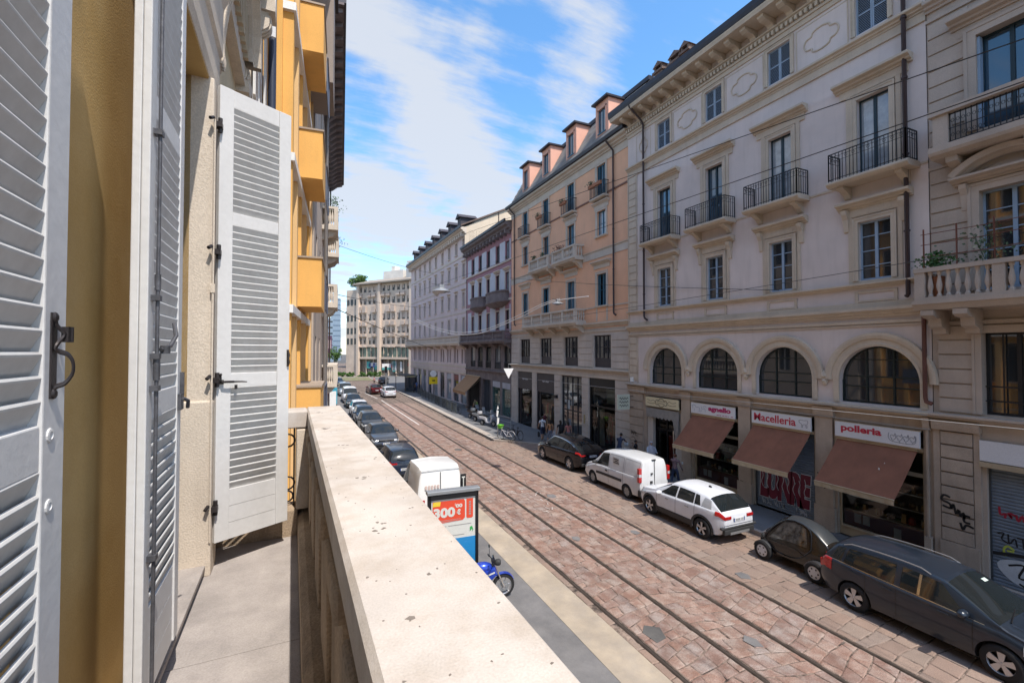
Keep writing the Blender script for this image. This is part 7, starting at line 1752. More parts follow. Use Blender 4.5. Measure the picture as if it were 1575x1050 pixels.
build_car('parked_car', 'dark navy hatchback seen from behind in front of the graphite saloon', (4.55, 25.0), UP, hat, NAVY, style='five', winx=WINH, ws=(1.16,.46,8.1), rw=(-1.93,-1.5,8.1), head=(1.6,1.98,4.7,5.95), tail=(-2.02,-1.80,4.9,6.2), seam=(-1.2,-.2,.98), mirz=(.8,.82,.98,NAVY), extra=hatx, group=GP)
hp_ = build_car('parked_car', 'dark grey hatchback facing us directly behind the graphite saloon', (4.85, 39.2), DN, hat, DKGR, style='five', winx=WINH, ws=(1.16,.46,8.1), rw=(-1.93,-1.5,8.1), head=(1.55,1.98,4.7,5.95), tail=(-2.02,-1.80,4.9,6.2), seam=(-1.2,-.2,.98), mirz=(.8,.82,.98,DKGR), extra=front(False), group=GP)
for (x,y,m_,lab) in ((4.9,43.8,DKBL,'deep blue hatchback, third of the cars facing us at the left kerb'),(4.95,48.3,WPAINT,'white-fronted hatchback, fourth of the cars facing us at the left kerb'),(5.05,56.3,DKGR,'dark grey hatchback before the two pale tall cars at the left kerb'),(5.5,91,DKBL,'small blue car, farthest at the left kerb')):
    copy_tree(hp_, (x,y,.004), DN, lab, GP, {'dark_grey_paint': m_})
tall = Car(4.5, 1.86, [(-2.25,.75),(-2.22,1.2),(-2.1,1.72),(-1.8,1.86),(-.5,1.90),(.5,1.86),(.8,1.76),(1.5,1.14),(1.65,1.08),(2.05,.95),(2.2,.78),(2.25,.5)], [(-2.25,1.15),(.7,1.10),(1.5,1.0),(2.2,.72)], [(-2.25,.4),(-2.0,.25),(2.0,.22),(2.25,.34)], 2.8, .02, .33, plan=.10, tumble=.2)
tw = build_car('parked_van', 'white tall people carrier facing us in the left kerb row', (5.15, 62.2), DN, tall, WPAINT, style='cap', winx=[(-2.0,-1.0,-1.95,-1.0),(-.9,.2,-.9,.2),(.3,1.3,.3,.75)], ws=(1.5,.78,8.1), rw=(-2.2,-2.08,8.1), head=(1.8,2.2,4.7,6.0), tail=(-2.22,-2.0,5,6.2), mirz=(1.1,.88,1.15,PLAST), extra=front(False), group=GP, cat='van')
copy_tree(tw, (5.25,71.5,.004), DN, 'silver-blue tall van behind the white people carrier at the left kerb', GP, {'white_car_paint': SILV})
# big white van whose rear top shows over the coping
bigv = Car(3.7, 1.92, [(-1.85,.7),(-1.84,1.6),(-1.81,2.28),(-1.70,2.33),(-1.45,2.39),(-.5,2.37),(-.1,2.28),(.75,1.36),(1.2,1.18),(1.7,.95),(1.83,.8),(1.85,.6)], [(-1.85,1.3),(.2,1.25),(.8,1.15),(1.85,.8)], [(-1.85,.45),(-1.6,.28),(1.6,.25),(1.85,.35)], 2.3, .1, .30, plan=.05, tumble=.13, crown=.03)
BVW = paint('clean_white_van_paint', (.74,.74,.73), 0, .3)
def bvx(r, c):
    obj('door_gap', MB().box(-1.862,-1.83,-.006,.006,.6,2.2), PLAST, r); rear_plate(r, -1.862, .8)
    lg = MB(); rq = random.Random(2)
    for k in range(5): lg.box(-1.866,-1.85,.05+k*.11,.05+k*.11+.07,1.62+rq.uniform(-.02,.02),1.76)
    obj('faint_logo', lg, mat('faded_pink_print', (.62,.50,.46), .7), r)
    obj('roof_seam', MB().tube([(-1.83,-.86,2.25),(-1.84,0,2.28),(-1.83,.86,2.25)], .008, 5), STEEL, r)
    obj('side_label', MB().box(-1.3,-1.1,-.972,-.96,1.2,1.5), PLAST, r)
build_car('parked_van', 'large plain white van parked right behind the lit advertising panel', (4.40, 17.75), UP, bigv, BVW, style='cap', rimm=STEEL, winx=[(-.4,.6,-.4,-.1)], ws=(.72,-.06,8.1), head=(1.3,1.75,4.7,6.0), tail=(-1.84,-1.7,4.0,5.4), seam=(-.45,), mirz=(.3,.95,1.35,PLAST), extra=bvx, cat='van')
# moving cars far off
mc = build_car('car', 'white hatchback driving away in the tram lane', (10.7, 66.4), UP, hat, WPAINT, style='five', winx=WINH, ws=(1.16,.46,8.1), rw=(-1.93,-1.5,8.3), head=(1.6,1.98,4.7,5.95), tail=(-2.03,-1.85,5.0,5.8), mirz=(.8,.82,.98,WPAINT), extra=hatx)
copy_tree(mc, (9.5,72.5,.004), UP+R(6), 'dark red hatchback just beyond the white moving one', None, {'white_car_paint': paint('dark_red_paint', (.10,.015,.02), .3)})
copy_tree(mc, (13.9,92,.004), UP+R(-15), 'dark parked car near the bus shelter at the far end', None, {'white_car_paint': DKGR})
# ================================================================== people
SKIN = mat('skin', (.42,.25,.17), .6, .05, 5, bump=0); SKIN2 = mat('skin_tanned', (.28,.15,.09), .6, .05, 5, bump=0)
HAIRD = mat('dark_hair', (.02,.014,.01), .6, .1, bump=0); HAIRG = mat('grey_hair', (.25,.24,.23), .6, .1, bump=0)
def cloth(n, c): return mat('cloth_'+n, c, .9, .12, 8, bump=.1)
def seg_d(p, a, b):
    ab = b-a; t = max(0, min(1, (p-a).dot(ab)/max(ab.length_squared,1e-9))); return (p-(a+ab*t)).length
def person(label, loc, heading, top, legs, shoes, skin=SKIN, hair=HAIRD, h=1.72, stride=.16, armf=(.1,-.1), bend=(.25,.25), lean=0.0, headturn=0, shorts=False, sleeve=.55, longhair=False, extra=None, group=None, sit=False, width=1.0):
    k = h/1.72; J = {}
    def P(n, x, y, z): J[n] = Vector((x*width if n[:2] not in ('he',) else x, y+lean*max(0,z-.95), z-(.45 if sit and z > .6 else 0)))
    P('pel',0,0,.96); P('wst',0,0,1.10); P('che',0,.01,1.30); P('nk0',0,0,1.44); P('nk1',0,.01,1.50); P('he0',0,.03,1.575); P('he1',0,.02,1.66)
    for s_, sd in (('l',-1),('r',1)):
        st = stride*sd
        P(s_+'hip',sd*.095,0,.90)
        if sit: P(s_+'kne',sd*.12,.42,.95); P(s_+'ank',sd*.12,.45,.10); P(s_+'toe',sd*.13,.60,.035)
        else: P(s_+'kne',sd*.105,st*.55+.03,.50); P(s_+'ank',sd*.11,st-.02-(.04 if st < 0 else 0),.09+(.05 if st < -.1 else 0)); P(s_+'toe',sd*.12,st+.14,.035+(.0 if st < -.1 else 0))
        a = armf[0 if sd < 0 else 1]; b = bend[0 if sd < 0 else 1]
        sh = (sd*.185,0,1.395); P(s_+'sho',*sh)
        e = (sd*.225, sin(a)*.28, 1.395-cos(a)*.28); P(s_+'elb',*e)
        w_ = (sd*.235, e[1]+sin(a+b)*.25, e[2]-cos(a+b)*.25); P(s_+'wri',*w_)
        d_ = (0, sin(a+b), -cos(a+b)); P(s_+'pal', w_[0], w_[1]+d_[1]*.07, w_[2]+d_[2]*.07)
        for q in range(4): 
            l_ = (.07,.08,.075,.06)[q]; P(s_+'f%d'%q, w_[0]-sd*.012, w_[1]+d_[1]*(.08+l_)+(q-1.5)*.02*abs(d_[2]), w_[2]+d_[2]*(.08+l_)+(q-1.5)*.02*abs(d_[1]))
        P(s_+'th', w_[0]-sd*.02, w_[1]+d_[1]*.08+.045, w_[2]+d_[2]*.08)
    E_ = [('pel','wst'),('wst','che'),('che','nk0'),('nk0','nk1'),('nk1','he0'),('he0','he1')]
    Rr = dict(pel=(.145,.105),wst=(.125,.095),che=(.150,.11),nk0=(.075,.07),nk1=(.052,.055),he0=(.082,.095),he1=(.072,.082))
    for s_ in 'lr':
        E_ += [('pel',s_+'hip'),(s_+'hip',s_+'kne'),(s_+'kne',s_+'ank'),(s_+'ank',s_+'toe'),('che',s_+'sho'),(s_+'sho',s_+'elb'),(s_+'elb',s_+'wri'),(s_+'wri',s_+'pal')] + [(s_+'pal',s_+'f%d'%q) for q in range(4)] + [(s_+'pal',s_+'th')]
        Rr.update({s_+'hip':(.095,.10),s_+'kne':(.06,.062),s_+'ank':(.042,.045),s_+'toe':(.042,.035),s_+'sho':(.062,.062),s_+'elb':(.044,.044),s_+'wri':(.028,.032),s_+'pal':(.022,.040),s_+'th':(.009,.009)})
        for q in range(4): Rr[s_+'f%d'%q] = (.008,.008)
    names = list(J); idx = {n: i for i, n in enumerate(names)}
    me = bpy.data.meshes.new('person_skeleton'); me.from_pydata([J[n] for n in names], [(idx[a],idx[b]) for a,b in E_], []); 
    o = bpy.data.objects.new('tmp', me); COL.objects.link(o)
    md = o.modifiers.new('s','SKIN'); md.use_smooth_shade = True; md.branch_smoothing = .5
    for n in names: me.skin_vertices[0].data[idx[n]].radius = Rr[n]; 
    me.skin_vertices[0].data[idx['pel']].use_root = True
    sb = o.modifiers.new('u','SUBSURF'); sb.levels = 1; sb.render_levels = 1
    out_ = evaluated_mesh(o, 'body'); bpy.data.objects.remove(o)
    mats = [skin, top, legs, shoes]; out_.materials.clear(); [out_.materials.append(m) for m in mats]
    reg = []
    for a, b in E_:
        if a in ('pel','wst','che') and b[1:] not in ('hip',): m = 1
        elif b[1:] == 'hip': m = 2
        elif a[1:] in ('hip',): m = 2
        elif a[1:] == 'kne': m = 0 if shorts else 2
        elif b[1:] == 'toe': m = 3
        elif a[1:] == 'sho': m = 1
        elif a[1:] == 'elb': m = 1 if sleeve > 1 else 0
        else: m = 0
        reg.append((J[a], J[b], m, a, b))
    for p in out_.polygons:
        c = p.center; best = min(reg, key=lambda r: seg_d(c, r[0], r[1])/(Rr[r[3]][0]+Rr[r[4]][0])); m = best[2]
        if best[3][1:] == 'sho' and sleeve < 1:
            t = (c-best[0]).dot(best[1]-best[0])/(best[1]-best[0]).length_squared
            if t > sleeve: m = 0
        if best[3] == 'pel' and c.z < .99-(.45 if sit else 0): m = 2
        p.material_index = m; p.use_smooth = True
    t = thing('person', label, 'person', loc, heading, group); t.scale = (k,k,k)
    link('body', out_, t)
    he = J['he0']; hm = MB()
    hm.ball((he.x,he.y-.018,he.z+.045), .10, 12, sc=(.86,1.0,.92))
    hm.v = [(x, y, z) if not (y > he.y+.045 and z < he.z+.07) else (x*.9, he.y+.035, max(z, he.z+.02)) for x,y,z in hm.v]
    if longhair: hm.ball((he.x,he.y-.075,he.z-.07), .09, 10, sc=(.95,.55,1.5))
    obj('hair', hm, hair, t, smooth=True)
    f = MB()
    for sd in (-1,1): f.ball((sd*.032,he.y+.088,he.z+.012), .010, 6, 1); f.ball((sd*.086,he.y-.0,he.z+.0), .022, 6, 0, (.4,.8,1.2))
    f.add([(-.014,he.y+.085,he.z-.022),(.014,he.y+.085,he.z-.022),(0,he.y+.115,he.z-.018),(0,he.y+.09,he.z+.02)],[(0,1,2),(0,2,3),(1,3,2)],0); f.box(-.022,.022,he.y+.078,he.y+.092,he.z-.048,he.z-.040,2)
    obj('face', f, [skin, HAIRD, mat('lips', (.35,.12,.10), .5, bump=0)], t)
    if extra: extra(t, J)
    return t
WHT = cloth('white', (.62,.66,.72)); BLKC = cloth('black', (.015,.016,.02)); NAV = cloth('navy', (.03,.04,.08)); DEN = cloth('denim', (.09,.20,.32)); FLO = mat('cloth_floral', (.05,.05,.07), .9, .5, 30, bump=.1, col2=(.35,.20,.20)); GRN = cloth('green', (.16,.28,.07)); OLV = cloth('olive', (.20,.18,.10)); MAR = cloth('maroon', (.12,.03,.04)); LBL = cloth('light_blue', (.42,.48,.58)); SHOE = mat('pale_shoe', (.5,.5,.5), .6, bump=0); SHOD = mat('dark_shoe', (.03,.03,.03), .6, bump=0); STRAP = cloth('strap', (.08,.09,.13))
def bag(t, J, side=1, m=None, z=.62): obj('shopping_bag', MB().frustum((side*.27-.05,side*.27+.05,-.14,.14,z-.34),(side*.27-.03,side*.27+.03,-.12,.12,z)).tube([(side*.27,-.07,z),(side*.27,0,z+.1),(side*.27,.07,z)],.006,4), m or BLKC, t)
person('man in a white T-shirt with a dark shoulder strap walking past the black shopfront', (15.45,28.9,.12), R(-8), WHT, NAV, SHOE, shorts=True, stride=.18, armf=(.35,-.3), extra=lambda t,J: (obj('shoulder_strap', MB().tube([(-.12,.0,1.46),(.02,-.115,1.3),(.17,-.10,1.08)],.014,5), STRAP, t), bag(t,J,-1)))
person('woman in a backless orange and black top and grey shorts carrying a pale bag', (15.35,27.6,.12), R(-6), cloth('orange_print', (.40,.20,.10)), cloth('grey', (.16,.17,.22)), SHOD, SKIN, h=1.66, shorts=True, longhair=True, stride=-.14, sleeve=0, extra=lambda t,J: bag(t,J,1,WHT,.9))
person('person in black with a large dark backpack', (15.65,26.7,.12), R(-6), BLKC, BLKC, SHOD, h=1.74, longhair=True, stride=.15, extra=lambda t,J: obj('backpack', MB().ball((0,-.20,1.17),.2,12,sc=(.85,.6,1.35)), BLKC, t, smooth=True))
person('woman in a coral and black top and blue skirt with a white bag', (16.05,26.35,.12), R(-6), cloth('coral', (.45,.17,.15)), DEN, SHOE, h=1.68, longhair=True, stride=-.12, sleeve=0, extra=lambda t,J: bag(t,J,1,WHT,.85))
person('bearded man in a dark shirt bending forward behind the white van', (16.2,21.1,.12), R(-60), NAV, NAV, SHOD, SKIN2, h=1.72, lean=.45, armf=(.9,1.0), stride=.05, extra=lambda t,J: obj('white_cloth_held', MB().ball((.18,.62,1.05),.13,8,sc=(1,.7,1.1)), WHT, t, smooth=True))
person('boy in dark clothes beside the doorway with the grey valance', (16.5,20.05,.12), R(-150), BLKC, BLKC, SHOD, SKIN2, h=1.52, stride=.05)
def scarf(t, J):
    m = mat('pale_headscarf', (.42,.42,.48), .9, .08, 8, bump=.1); h = J['he0']; s_ = MB(); s_.ball((h.x,h.y-.02,h.z+.035),.118,12,sc=(.9,.98,1.05)); s_.v = [(x,y,z) if not (y > h.y+.05 and abs(x) < .07 and z < h.z+.08) else (x,h.y+.03,z) for x,y,z in s_.v]
    s_.lathe([(.26,.98),(.235,1.15),(.215,1.32),(.13,1.45),(.085,1.52)], (0,0,0), 14); obj('headscarf', s_, m, t, smooth=True)
    obj('handbag', MB().ball((.16,.18,1.02),.12,8,sc=(1,.5,.8)), NAV, t, smooth=True)
person('woman in a pale headscarf and long pale cape with a dark skirt by the doorway', (16.45,18.75,.12), R(150), LBL, BLKC, SHOD, h=1.68, stride=.06, armf=(.5,.6), bend=(1.2,1.1), sleeve=2, extra=scarf)
person('woman in a dark floral blouse stepping behind the white compact SUV', (15.75,16.35,.12), R(-80), FLO, NAV, SHOD, SKIN, mat('auburn_hair', (.10,.035,.02), .6, bump=0), h=1.60, stride=.12, armf=(.9,.3), sleeve=2, width=1.2, extra=lambda t,J: obj('mobile_phone', MB().box(.17,.25,.30,.32,1.18,1.30), WHT, t))
person('distant person in a blue top beside the bus shelter', (15.6,70.2,.12), R(10), cloth('blue', (.10,.16,.35)), NAV, SHOD, h=1.75)
person('person in a light green top under the rust brown awning', (15.0,41.3,.12), R(60), GRN, NAV, SHOD, h=1.70, stride=.05)
person('person in an olive top under the rust brown awning', (15.2,42.4,.12), R(30), OLV, BLKC, SHOD, h=1.72, stride=.05)
person('person in dark clothes in front of the second black shop doorway', (16.6,30.7,.12), R(200), MAR, BLKC, SHOD, h=1.72, stride=.1)
person('pedestrian in a red top on the far left pavement', (2.6,62,.12), R(5), cloth('red', (.35,.06,.05)), NAV, SHOD, h=1.7)
person('pedestrian in pink crossing beyond the moving cars', (11.6,88,.05), R(40), cloth('pink', (.50,.25,.25)), BLKC, SHOD, h=1.7)

# ================================================================== street furniture, bikes and overhead wires
# advertising panel
ad_ = thing('advertising_panel', 'black framed street advertising panel with a red 300 euro poster', 'advertising panel', (3.72, 12.15, .12), R(-3))
fr_ = MB(); fr_.box(-.70,-.62,-.09,.09,.25,2.5); fr_.box(.62,.70,-.09,.09,.25,2.5); fr_.box(-.70,.70,-.09,.09,2.36,2.5); fr_.box(-.70,.70,-.09,.09,.25,.42); fr_.box(-.4,.4,-.06,.06,0,.25); obj('frame', fr_, BLACK, ad_, bevel=.01)
obj('top_beam', MB().box(-.74,.74,-.12,.12,2.5,2.60), STEEL, ad_, bevel=.015)
PW = mat('poster_white', (.62,.62,.58), .4, .02, bump=0, coat=.4); PR = mat('poster_red', (.68,.07,.03), .4, .02, bump=0, coat=.4); PB = mat('poster_blue', (.02,.22,.50), .4, .02, bump=0, coat=.4); PY = mat('poster_yellow', (.75,.55,.05), .4, 0, bump=0)
po = obj('poster', MB().box(-.62,.62,-.05,.05,.42,2.36), PW, ad_)
pr_ = [(-.58,1.70),(-.58,2.30),(.28,2.30),(.32,2.26),(.32,1.80),(.26,1.74)]
obj('red_field', MB().prof_y(pr_, -.056, -.05).prof_y([(.36,1.80),(.36,2.30),(.55,2.30),(.55,1.80),(.52,1.77),(.39,1.77)], -.056, -.05), PR, po)
obj('blue_field', MB().box(-.62,.62,-.055,-.05,.42,1.26), PB, po); obj('yellow_flash', MB().prof_y([(-.58,2.18),(-.56,2.30),(-.36,2.30),(-.38,2.18)], -.060, -.056), PY, po)
text('lettering', '300', PW, po, (-.26,-.058,1.99), (R(90),0,0), .42, width=.60, height=.27, bold=.02)
text('lettering', '00', PW, po, (.15,-.058,2.14), (R(90),0,0), .2, width=.19, height=.10, bold=.01); text('lettering', '€', PW, po, (.14,-.058,1.97), (R(90),0,0), .2, width=.11, height=.15, bold=.01)
obj('apostrophe', MB().box(.035,.05,-.060,-.056,2.15,2.21), PW, po)
sm_ = MB(); 
for (a,b,z) in ((-.5,.2,1.78),(-.45,.1,1.74),(-.58,-.2,1.62),(-.15,.5,1.62),(-.3,.3,1.35)): sm_.box(a,b,-.0575,-.0565,z-.006,z+.006)
for k in range(6): sm_.box(.43,.49,-.0575,-.0565,1.86+k*.065,1.90+k*.065)
obj('small_print', sm_, mat('grey_print', (.30,.28,.27), .5, 0, bump=0), po)
obj('green_mark', MB().prof_y([(.46,1.40),(.46,1.52),(.52,1.54),(.56,1.44),(.53,1.38),(.53,1.47)], -.058, -.056), mat('green_print', (.03,.35,.08), .5, 0, bump=0), po)
ts = thing('tobacco_sign', 'small black T sign standing just behind the advertising panel', 'sign', (4.20,12.75,.12), 0)
obj('sign_box', MB().box(-.08,.08,-.03,.03,2.36,2.80), BLACK, ts); obj('lettering', MB().box(-.05,.05,-.036,-.03,2.70,2.74).box(-.014,.014,-.036,-.03,2.45,2.70), PW, ts); obj('pole', MB().tube([(0,0,0),(0,0,2.36)],.03,8), BLACK, ts)

# blue motorbike
mo = thing('motorbike', 'blue motorbike with a round headlamp parked beside the advertising panel', 'motorbike', (4.2,11.35,.004), R(-12)); mo.scale = (.93,.93,.93)
MBL = paint('blue_bike_paint', (.02,.06,.45), .3)
for x,w_ in ((.68,.11),(-.68,.16)):
    wl = cobj('wheel', ('mo',w_), lambda mb: mb.lathe([(.24,-w_/2),(.30,-w_*.48),(.325,0),(.30,w_*.48),(.24,w_/2),(.24,-w_/2)], (0,0,0), 24, axis='y', cap=False), RUB, mo, (x,0,.325), None, smooth=50)
    def rm(mb):
        mb.lathe([(.245,-.04),(.23,-.03),(.23,.03),(.245,.04)], (0,0,0), 24, axis='y', cap=False); mb.lathe([(.05,-.05),(.05,.05)], (0,0,0), 10, axis='y')
        for k in range(6): mb.tube([(.05*cos(k*pi/3),0,.05*sin(k*pi/3)),(.235*cos(k*pi/3+.2),0,.235*sin(k*pi/3+.2))], .013, 5)
    cobj('rim', ('mo',), rm, ALLOY, wl); cobj('brake_disc', ('mo',), lambda mb: mb.lathe([(.09,-.062),(.14,-.062),(.14,-.058),(.09,-.058)], (0,0,0), 20, axis='y', cap=False), STEEL, wl)
for sd in (-1,1): obj('fork', MB().tube([(.68,sd*.085,.325),(.42,sd*.085,.95)], [.03,.022], 8), CHROME, mo)
obj('front_mudguard', MB().prof_y([(.68+.35*cos(a),.325+.36*sin(a)) for a in frange(.5,2.2,8)]+[(.68+.335*cos(a),.325+.342*sin(a)) for a in frange(2.2,.5,8)], -.06, .06), MBL, mo)
obj('fuel_tank', MB().ball((.08,0,.86),.27,14,sc=(1.15,.62,.62)), MBL, mo, smooth=True); obj('fairing', MB().prof_y([(.42,.9),(.48,.70),(.2,.45),(-.15,.42),(-.2,.6),(.1,.82)], -.17, .17), MBL, mo, bevel=.03)
obj('fairing_stripe', MB().prof_y([(.40,.80),(.41,.76),(-.15,.58),(-.16,.62)], -.176, .176), PW, mo)
obj('seat', MB().prof_y([(-.12,.80),(-.15,.88),(-.5,.86),(-.85,.98),(-.88,.92),(-.5,.76)], -.12, .12), BLACK, mo, bevel=.03); obj('engine', MB().box(-.2,.25,-.15,.15,.25,.6).tube([(.2,.14,.35),(-.3,.18,.3),(-.85,.2,.45)], .045, 8), PLAST, mo, bevel=.02)
obj('handlebar', MB().tube([(.30,-.38,1.06),(.36,-.2,1.03),(.40,0,1.0),(.36,.2,1.03),(.30,.38,1.06)], .014, 6).tube([(.30,-.38,1.06),(.31,-.26,1.06)],.02,6).tube([(.30,.38,1.06),(.31,.26,1.06)],.02,6).box(.34,.44,-.1,.1,.98,1.08), BLACK, mo)
obj('headlight', MB().lathe([(.001,.60),(.07,.59),(.095,.56),(.09,.48),(.05,.43)], (0,0,.98), 14, axis='x'), PLAST, mo, smooth=True); obj('light_lens', MB().lathe([(.001,.605),(.075,.597)], (0,0,.98), 14, axis='x'), HEADL, mo)
for sd in (-1,1): mi = obj('mirror', MB().tube([(.33,sd*.26,1.06),(.33,sd*.33,1.26)], .008, 5).ball((.33,sd*.35,1.31),.062,10,sc=(.35,1,.75)), BLACK, mo, smooth=True); obj('mirror_glass', MB().lathe([(.001,-.026),(.05,-.022)], (.33,sd*.35,1.31), 10, axis='x'), mat('teal_mirror', (.05,.35,.42), .05, 0, bump=0, metal=.4), mi)

# scooters and bicycles
def scooter(label, loc, rz, pm, grp):
    t = thing('scooter', label, 'scooter', loc, rz, grp)
    for x in (.62,-.62): wl = cobj('wheel', ('sc',), lambda mb: mb.lathe([(.14,-.06),(.21,-.055),(.235,0),(.21,.055),(.14,.06),(.14,-.06)], (0,0,0), 18, axis='y', cap=False), RUB, t, (x,0,.235), None, smooth=50); cobj('rim', ('sc',), lambda mb: mb.lathe([(.02,-.05),(.15,-.05),(.15,.05),(.02,.05)], (0,0,0), 14, axis='y'), STEEL, wl)
    obj('leg_shield', MB().prof_y([(.45,.30),(.62,.75),(.50,1.0),(.40,.98),(.42,.6),(.30,.32)], -.2, .2), pm, t, bevel=.04); obj('body', MB().prof_y([(.30,.26),(-.15,.26),(-.25,.5),(-.85,.6),(-.92,.78),(-.45,.80),(-.1,.72),(-.02,.36),(.30,.34)], -.17, .17), pm, t, bevel=.05)
    obj('seat', MB().prof_y([(.0,.76),(-.02,.84),(-.4,.88),(-.88,.90),(-.9,.80)], -.14, .14), BLACK, t, bevel=.03); obj('handlebar', MB().tube([(.38,-.33,1.06),(.45,0,1.02),(.38,.33,1.06)], .018, 6).tube([(.60,0,.25),(.45,0,1.02)],.03,6), PLAST, t)
    obj('windshield', MB().prof_y([(.50,1.0),(.38,1.38),(.37,1.38),(.47,1.0)], -.18, .18), GLASSC, t); obj('headlight', MB().ball((.56,0,.86),.08,10), HEADL, t, smooth=True); obj('top_box', MB().box(-1.05,-.75,-.18,.18,.92,1.18), pm, t, bevel=.05)
    for sd in (-1,1): obj('mirror', MB().tube([(.40,sd*.25,1.05),(.40,sd*.32,1.25)],.008,4).ball((.40,sd*.33,1.28),.05,8,sc=(.4,1,.8)), BLACK, t)
    return t
SCW = paint('pearl_scooter_paint', (.55,.55,.57), 0)
GS = 'scooters parked on the right pavement'
scooter('pearl white scooter parked nearest on the right pavement', (14.2,36.4,.12), R(-60), SCW, GS); scooter('silver-grey scooter parked second on the right pavement', (14.3,38.6,.12), R(-65), SILV, GS); scooter('black scooter at the back of the row by the awning', (14.45,40.6,.12), R(-70), BLKP, GS)
def bicycle(label, loc, rz, pm, basket=None, small=1.0, grp=None):
    t = thing('bicycle', label, 'bicycle', loc, rz, grp)
    for x in (.52,-.52):
        wl = cobj('wheel', ('bi',), lambda mb: mb.tube([(.33*cos(a*pi/12),0,.33*sin(a*pi/12)) for a in range(25)], .016, 6, cap=False), RUB, t, (x,0,.346)); cobj('spokes', ('bi',), lambda mb: [mb.tube([(0,0,0),(.32*cos(a*pi/6),0,.32*sin(a*pi/6))], .003, 3, cap=False) for a in range(12)], STEEL, wl)
    obj('frame', MB().tube([(-.52,0,.346),(-.08,0,.30),(.38,0,.72)],.02,6).tube([(-.08,0,.30),(-.2,0,.80)],.018,6).tube([(-.52,0,.346),(-.17,0,.66)],.012,5).tube([(.52,0,.346),(.36,0,.95)],.018,6).tube([(-.17,0,.60),(.40,0,.70)],.02,6), pm, t, smooth=True)
    obj('saddle', MB().ball((-.21,0,.87),.11,8,sc=(1.1,.6,.4)), BLACK, t, smooth=True); obj('handlebar', MB().tube([(.26,-.27,1.02),(.36,0,1.0),(.26,.27,1.02)],.013,6).tube([(.36,0,.95),(.36,0,1.0)],.015,6), BLACK, t)
    obj('pedals', MB().tube([(-.08,-.14,.22),(-.08,-.07,.22),(-.08,-.07,.38),(-.08,.07,.38),(-.08,.14,.38)],.012,5), BLACK, t); obj('mudguard', MB().tube([(-.52+.36*cos(a),0,.346+.36*sin(a)) for a in frange(.3,2.8,10)],.018,5), pm, t)
    if basket: obj('basket', MB().frustum((.42,.62,-.13,.13,.80),(.36,.70,-.19,.19,1.06)), basket, t)
    return t
LIME = mat('lime_green_plastic', (.16,.55,.04), .5, .05, bump=0)
bk = bicycle('white shared bicycle with a bright green front basket by the kerb', (13.05,29.9,.13), R(115), mat('white_bike_paint', (.6,.6,.62), .4, bump=0), LIME)
bicycle('dark bicycle parked just behind the green-basket one', (13.9,30.0,.12), R(100), BLACK)
GBK = 'bicycles leaning along the pavement railing'
for i,(x,y,a) in enumerate(((14.25,45,95),(14.35,47.2,80),(14.4,50,100),(14.5,54,88))):
    bicycle(('dark bicycle nearest along the pavement railing','second dark bicycle along the pavement railing','third dark bicycle along the pavement railing','dark bicycle farthest along the pavement railing')[i], (x,y,.12), R(a), BLACK if i % 2 else MAR and PLAST, None, 1, GBK)
# pavement railing
fe = thing('railing', 'long dark metal pedestrian railing along the right pavement', 'railing', (0,0,.12), 0)
A_, B_ = Vector((14.95,66.5,0)), Vector((13.95,44.5,0)); n_ = 11
for i in range(n_):
    p, q = A_+(B_-A_)*(i/n_), A_+(B_-A_)*((i+.92)/n_); m = MB(); m.tube([(*p[:2],0),(*p[:2],1.02),(*q[:2],1.02),(*q[:2],0)],.03,6); m.tube([(*p[:2],.15),(*q[:2],.15)],.02,6)
    for k in range(1,10): r_ = p+(q-p)*(k/10); m.tube([(r_.x,r_.y,.15),(r_.x,r_.y,1.0)],.012,4,cap=False)
    obj('railing_panel', m, mat('railing_grey', (.07,.08,.08), .5), fe)
fe2 = thing('railing', 'short grey pedestrian railing behind the green-basket bicycle', 'railing', (0,0,.12), 0)
for i,(p,q) in enumerate((((14.55,37.5),(14.75,35.6)),((14.75,35.3),(15.0,33.4)))): obj('railing_panel', MB().tube([(*p,0),(*p,1.0),(*q,1.0),(*q,0)],.03,6).tube([(*p,.3),(*q,.3)],.02,6).tube([(*p,.65),(*q,.65)],.02,6), STEEL, fe2)
# leaning white post with wrapped sign
ps = thing('sign_post', 'leaning post with torn white paper wraps beside the shared bicycle', 'post', (13.0,31.3,.12), 0)
obj('pole', MB().tube([(0,0,0),(-.05,0,2.1)],.035,8), STEEL, ps); obj('paper_wrap', MB().prof_y([(-.12,1.55),(-.02,1.5),(.05,1.95),(-.10,2.0)],-.04,.04).prof_y([(-.08,.9),(.05,1.0),(.10,1.42),(-.06,1.45)],-.04,.04).prof_y([(-.08,2.05),(.06,2.1),(.0,2.35)],-.03,.03), WHITEP, ps)
# round clock sign with a yellow box
yc = thing('tobacco_sign', 'yellow box sign with a white round disc projecting from the pinkish building', 'sign', (15.7,60.5,0), 0)
obj('yellow_box', MB().box(-.55,.55,-.12,.12,2.05,3.0), mat('bright_yellow_panel', (.85,.62,.02), .4, bump=0), yc, bevel=.02); obj('white_disc', MB().lathe([(.001,-.08),(.42,-.08),(.42,.08),(.001,.08)], (0,0,3.45), 20, axis='y'), WHITEP, yc); obj('pole', MB().tube([(0,0,.12),(0,0,2.05)],.05,8), PLAST, yc); obj('print', MB().box(-.2,.2,-.135,-.12,2.45,2.6), BLACK, yc)
# white triangle sign
wt_ = thing('triangular_sign', 'white downward triangle hanging above the pavement near the peach building', 'sign', (14.0,31.6,0), R(-5))
obj('sign_face', MB().prof_y([(-.40,5.18),(.40,5.18),(.0,4.42)], -.02, .02), mat('bright_white_sign', (.85,.85,.85), .5, 0, bump=0), wt_); obj('bracket', MB().tube([(0,.03,5.1),(0,.03,5.5),(3.2,.4,5.5)], .02, 5), STEEL, wt_)
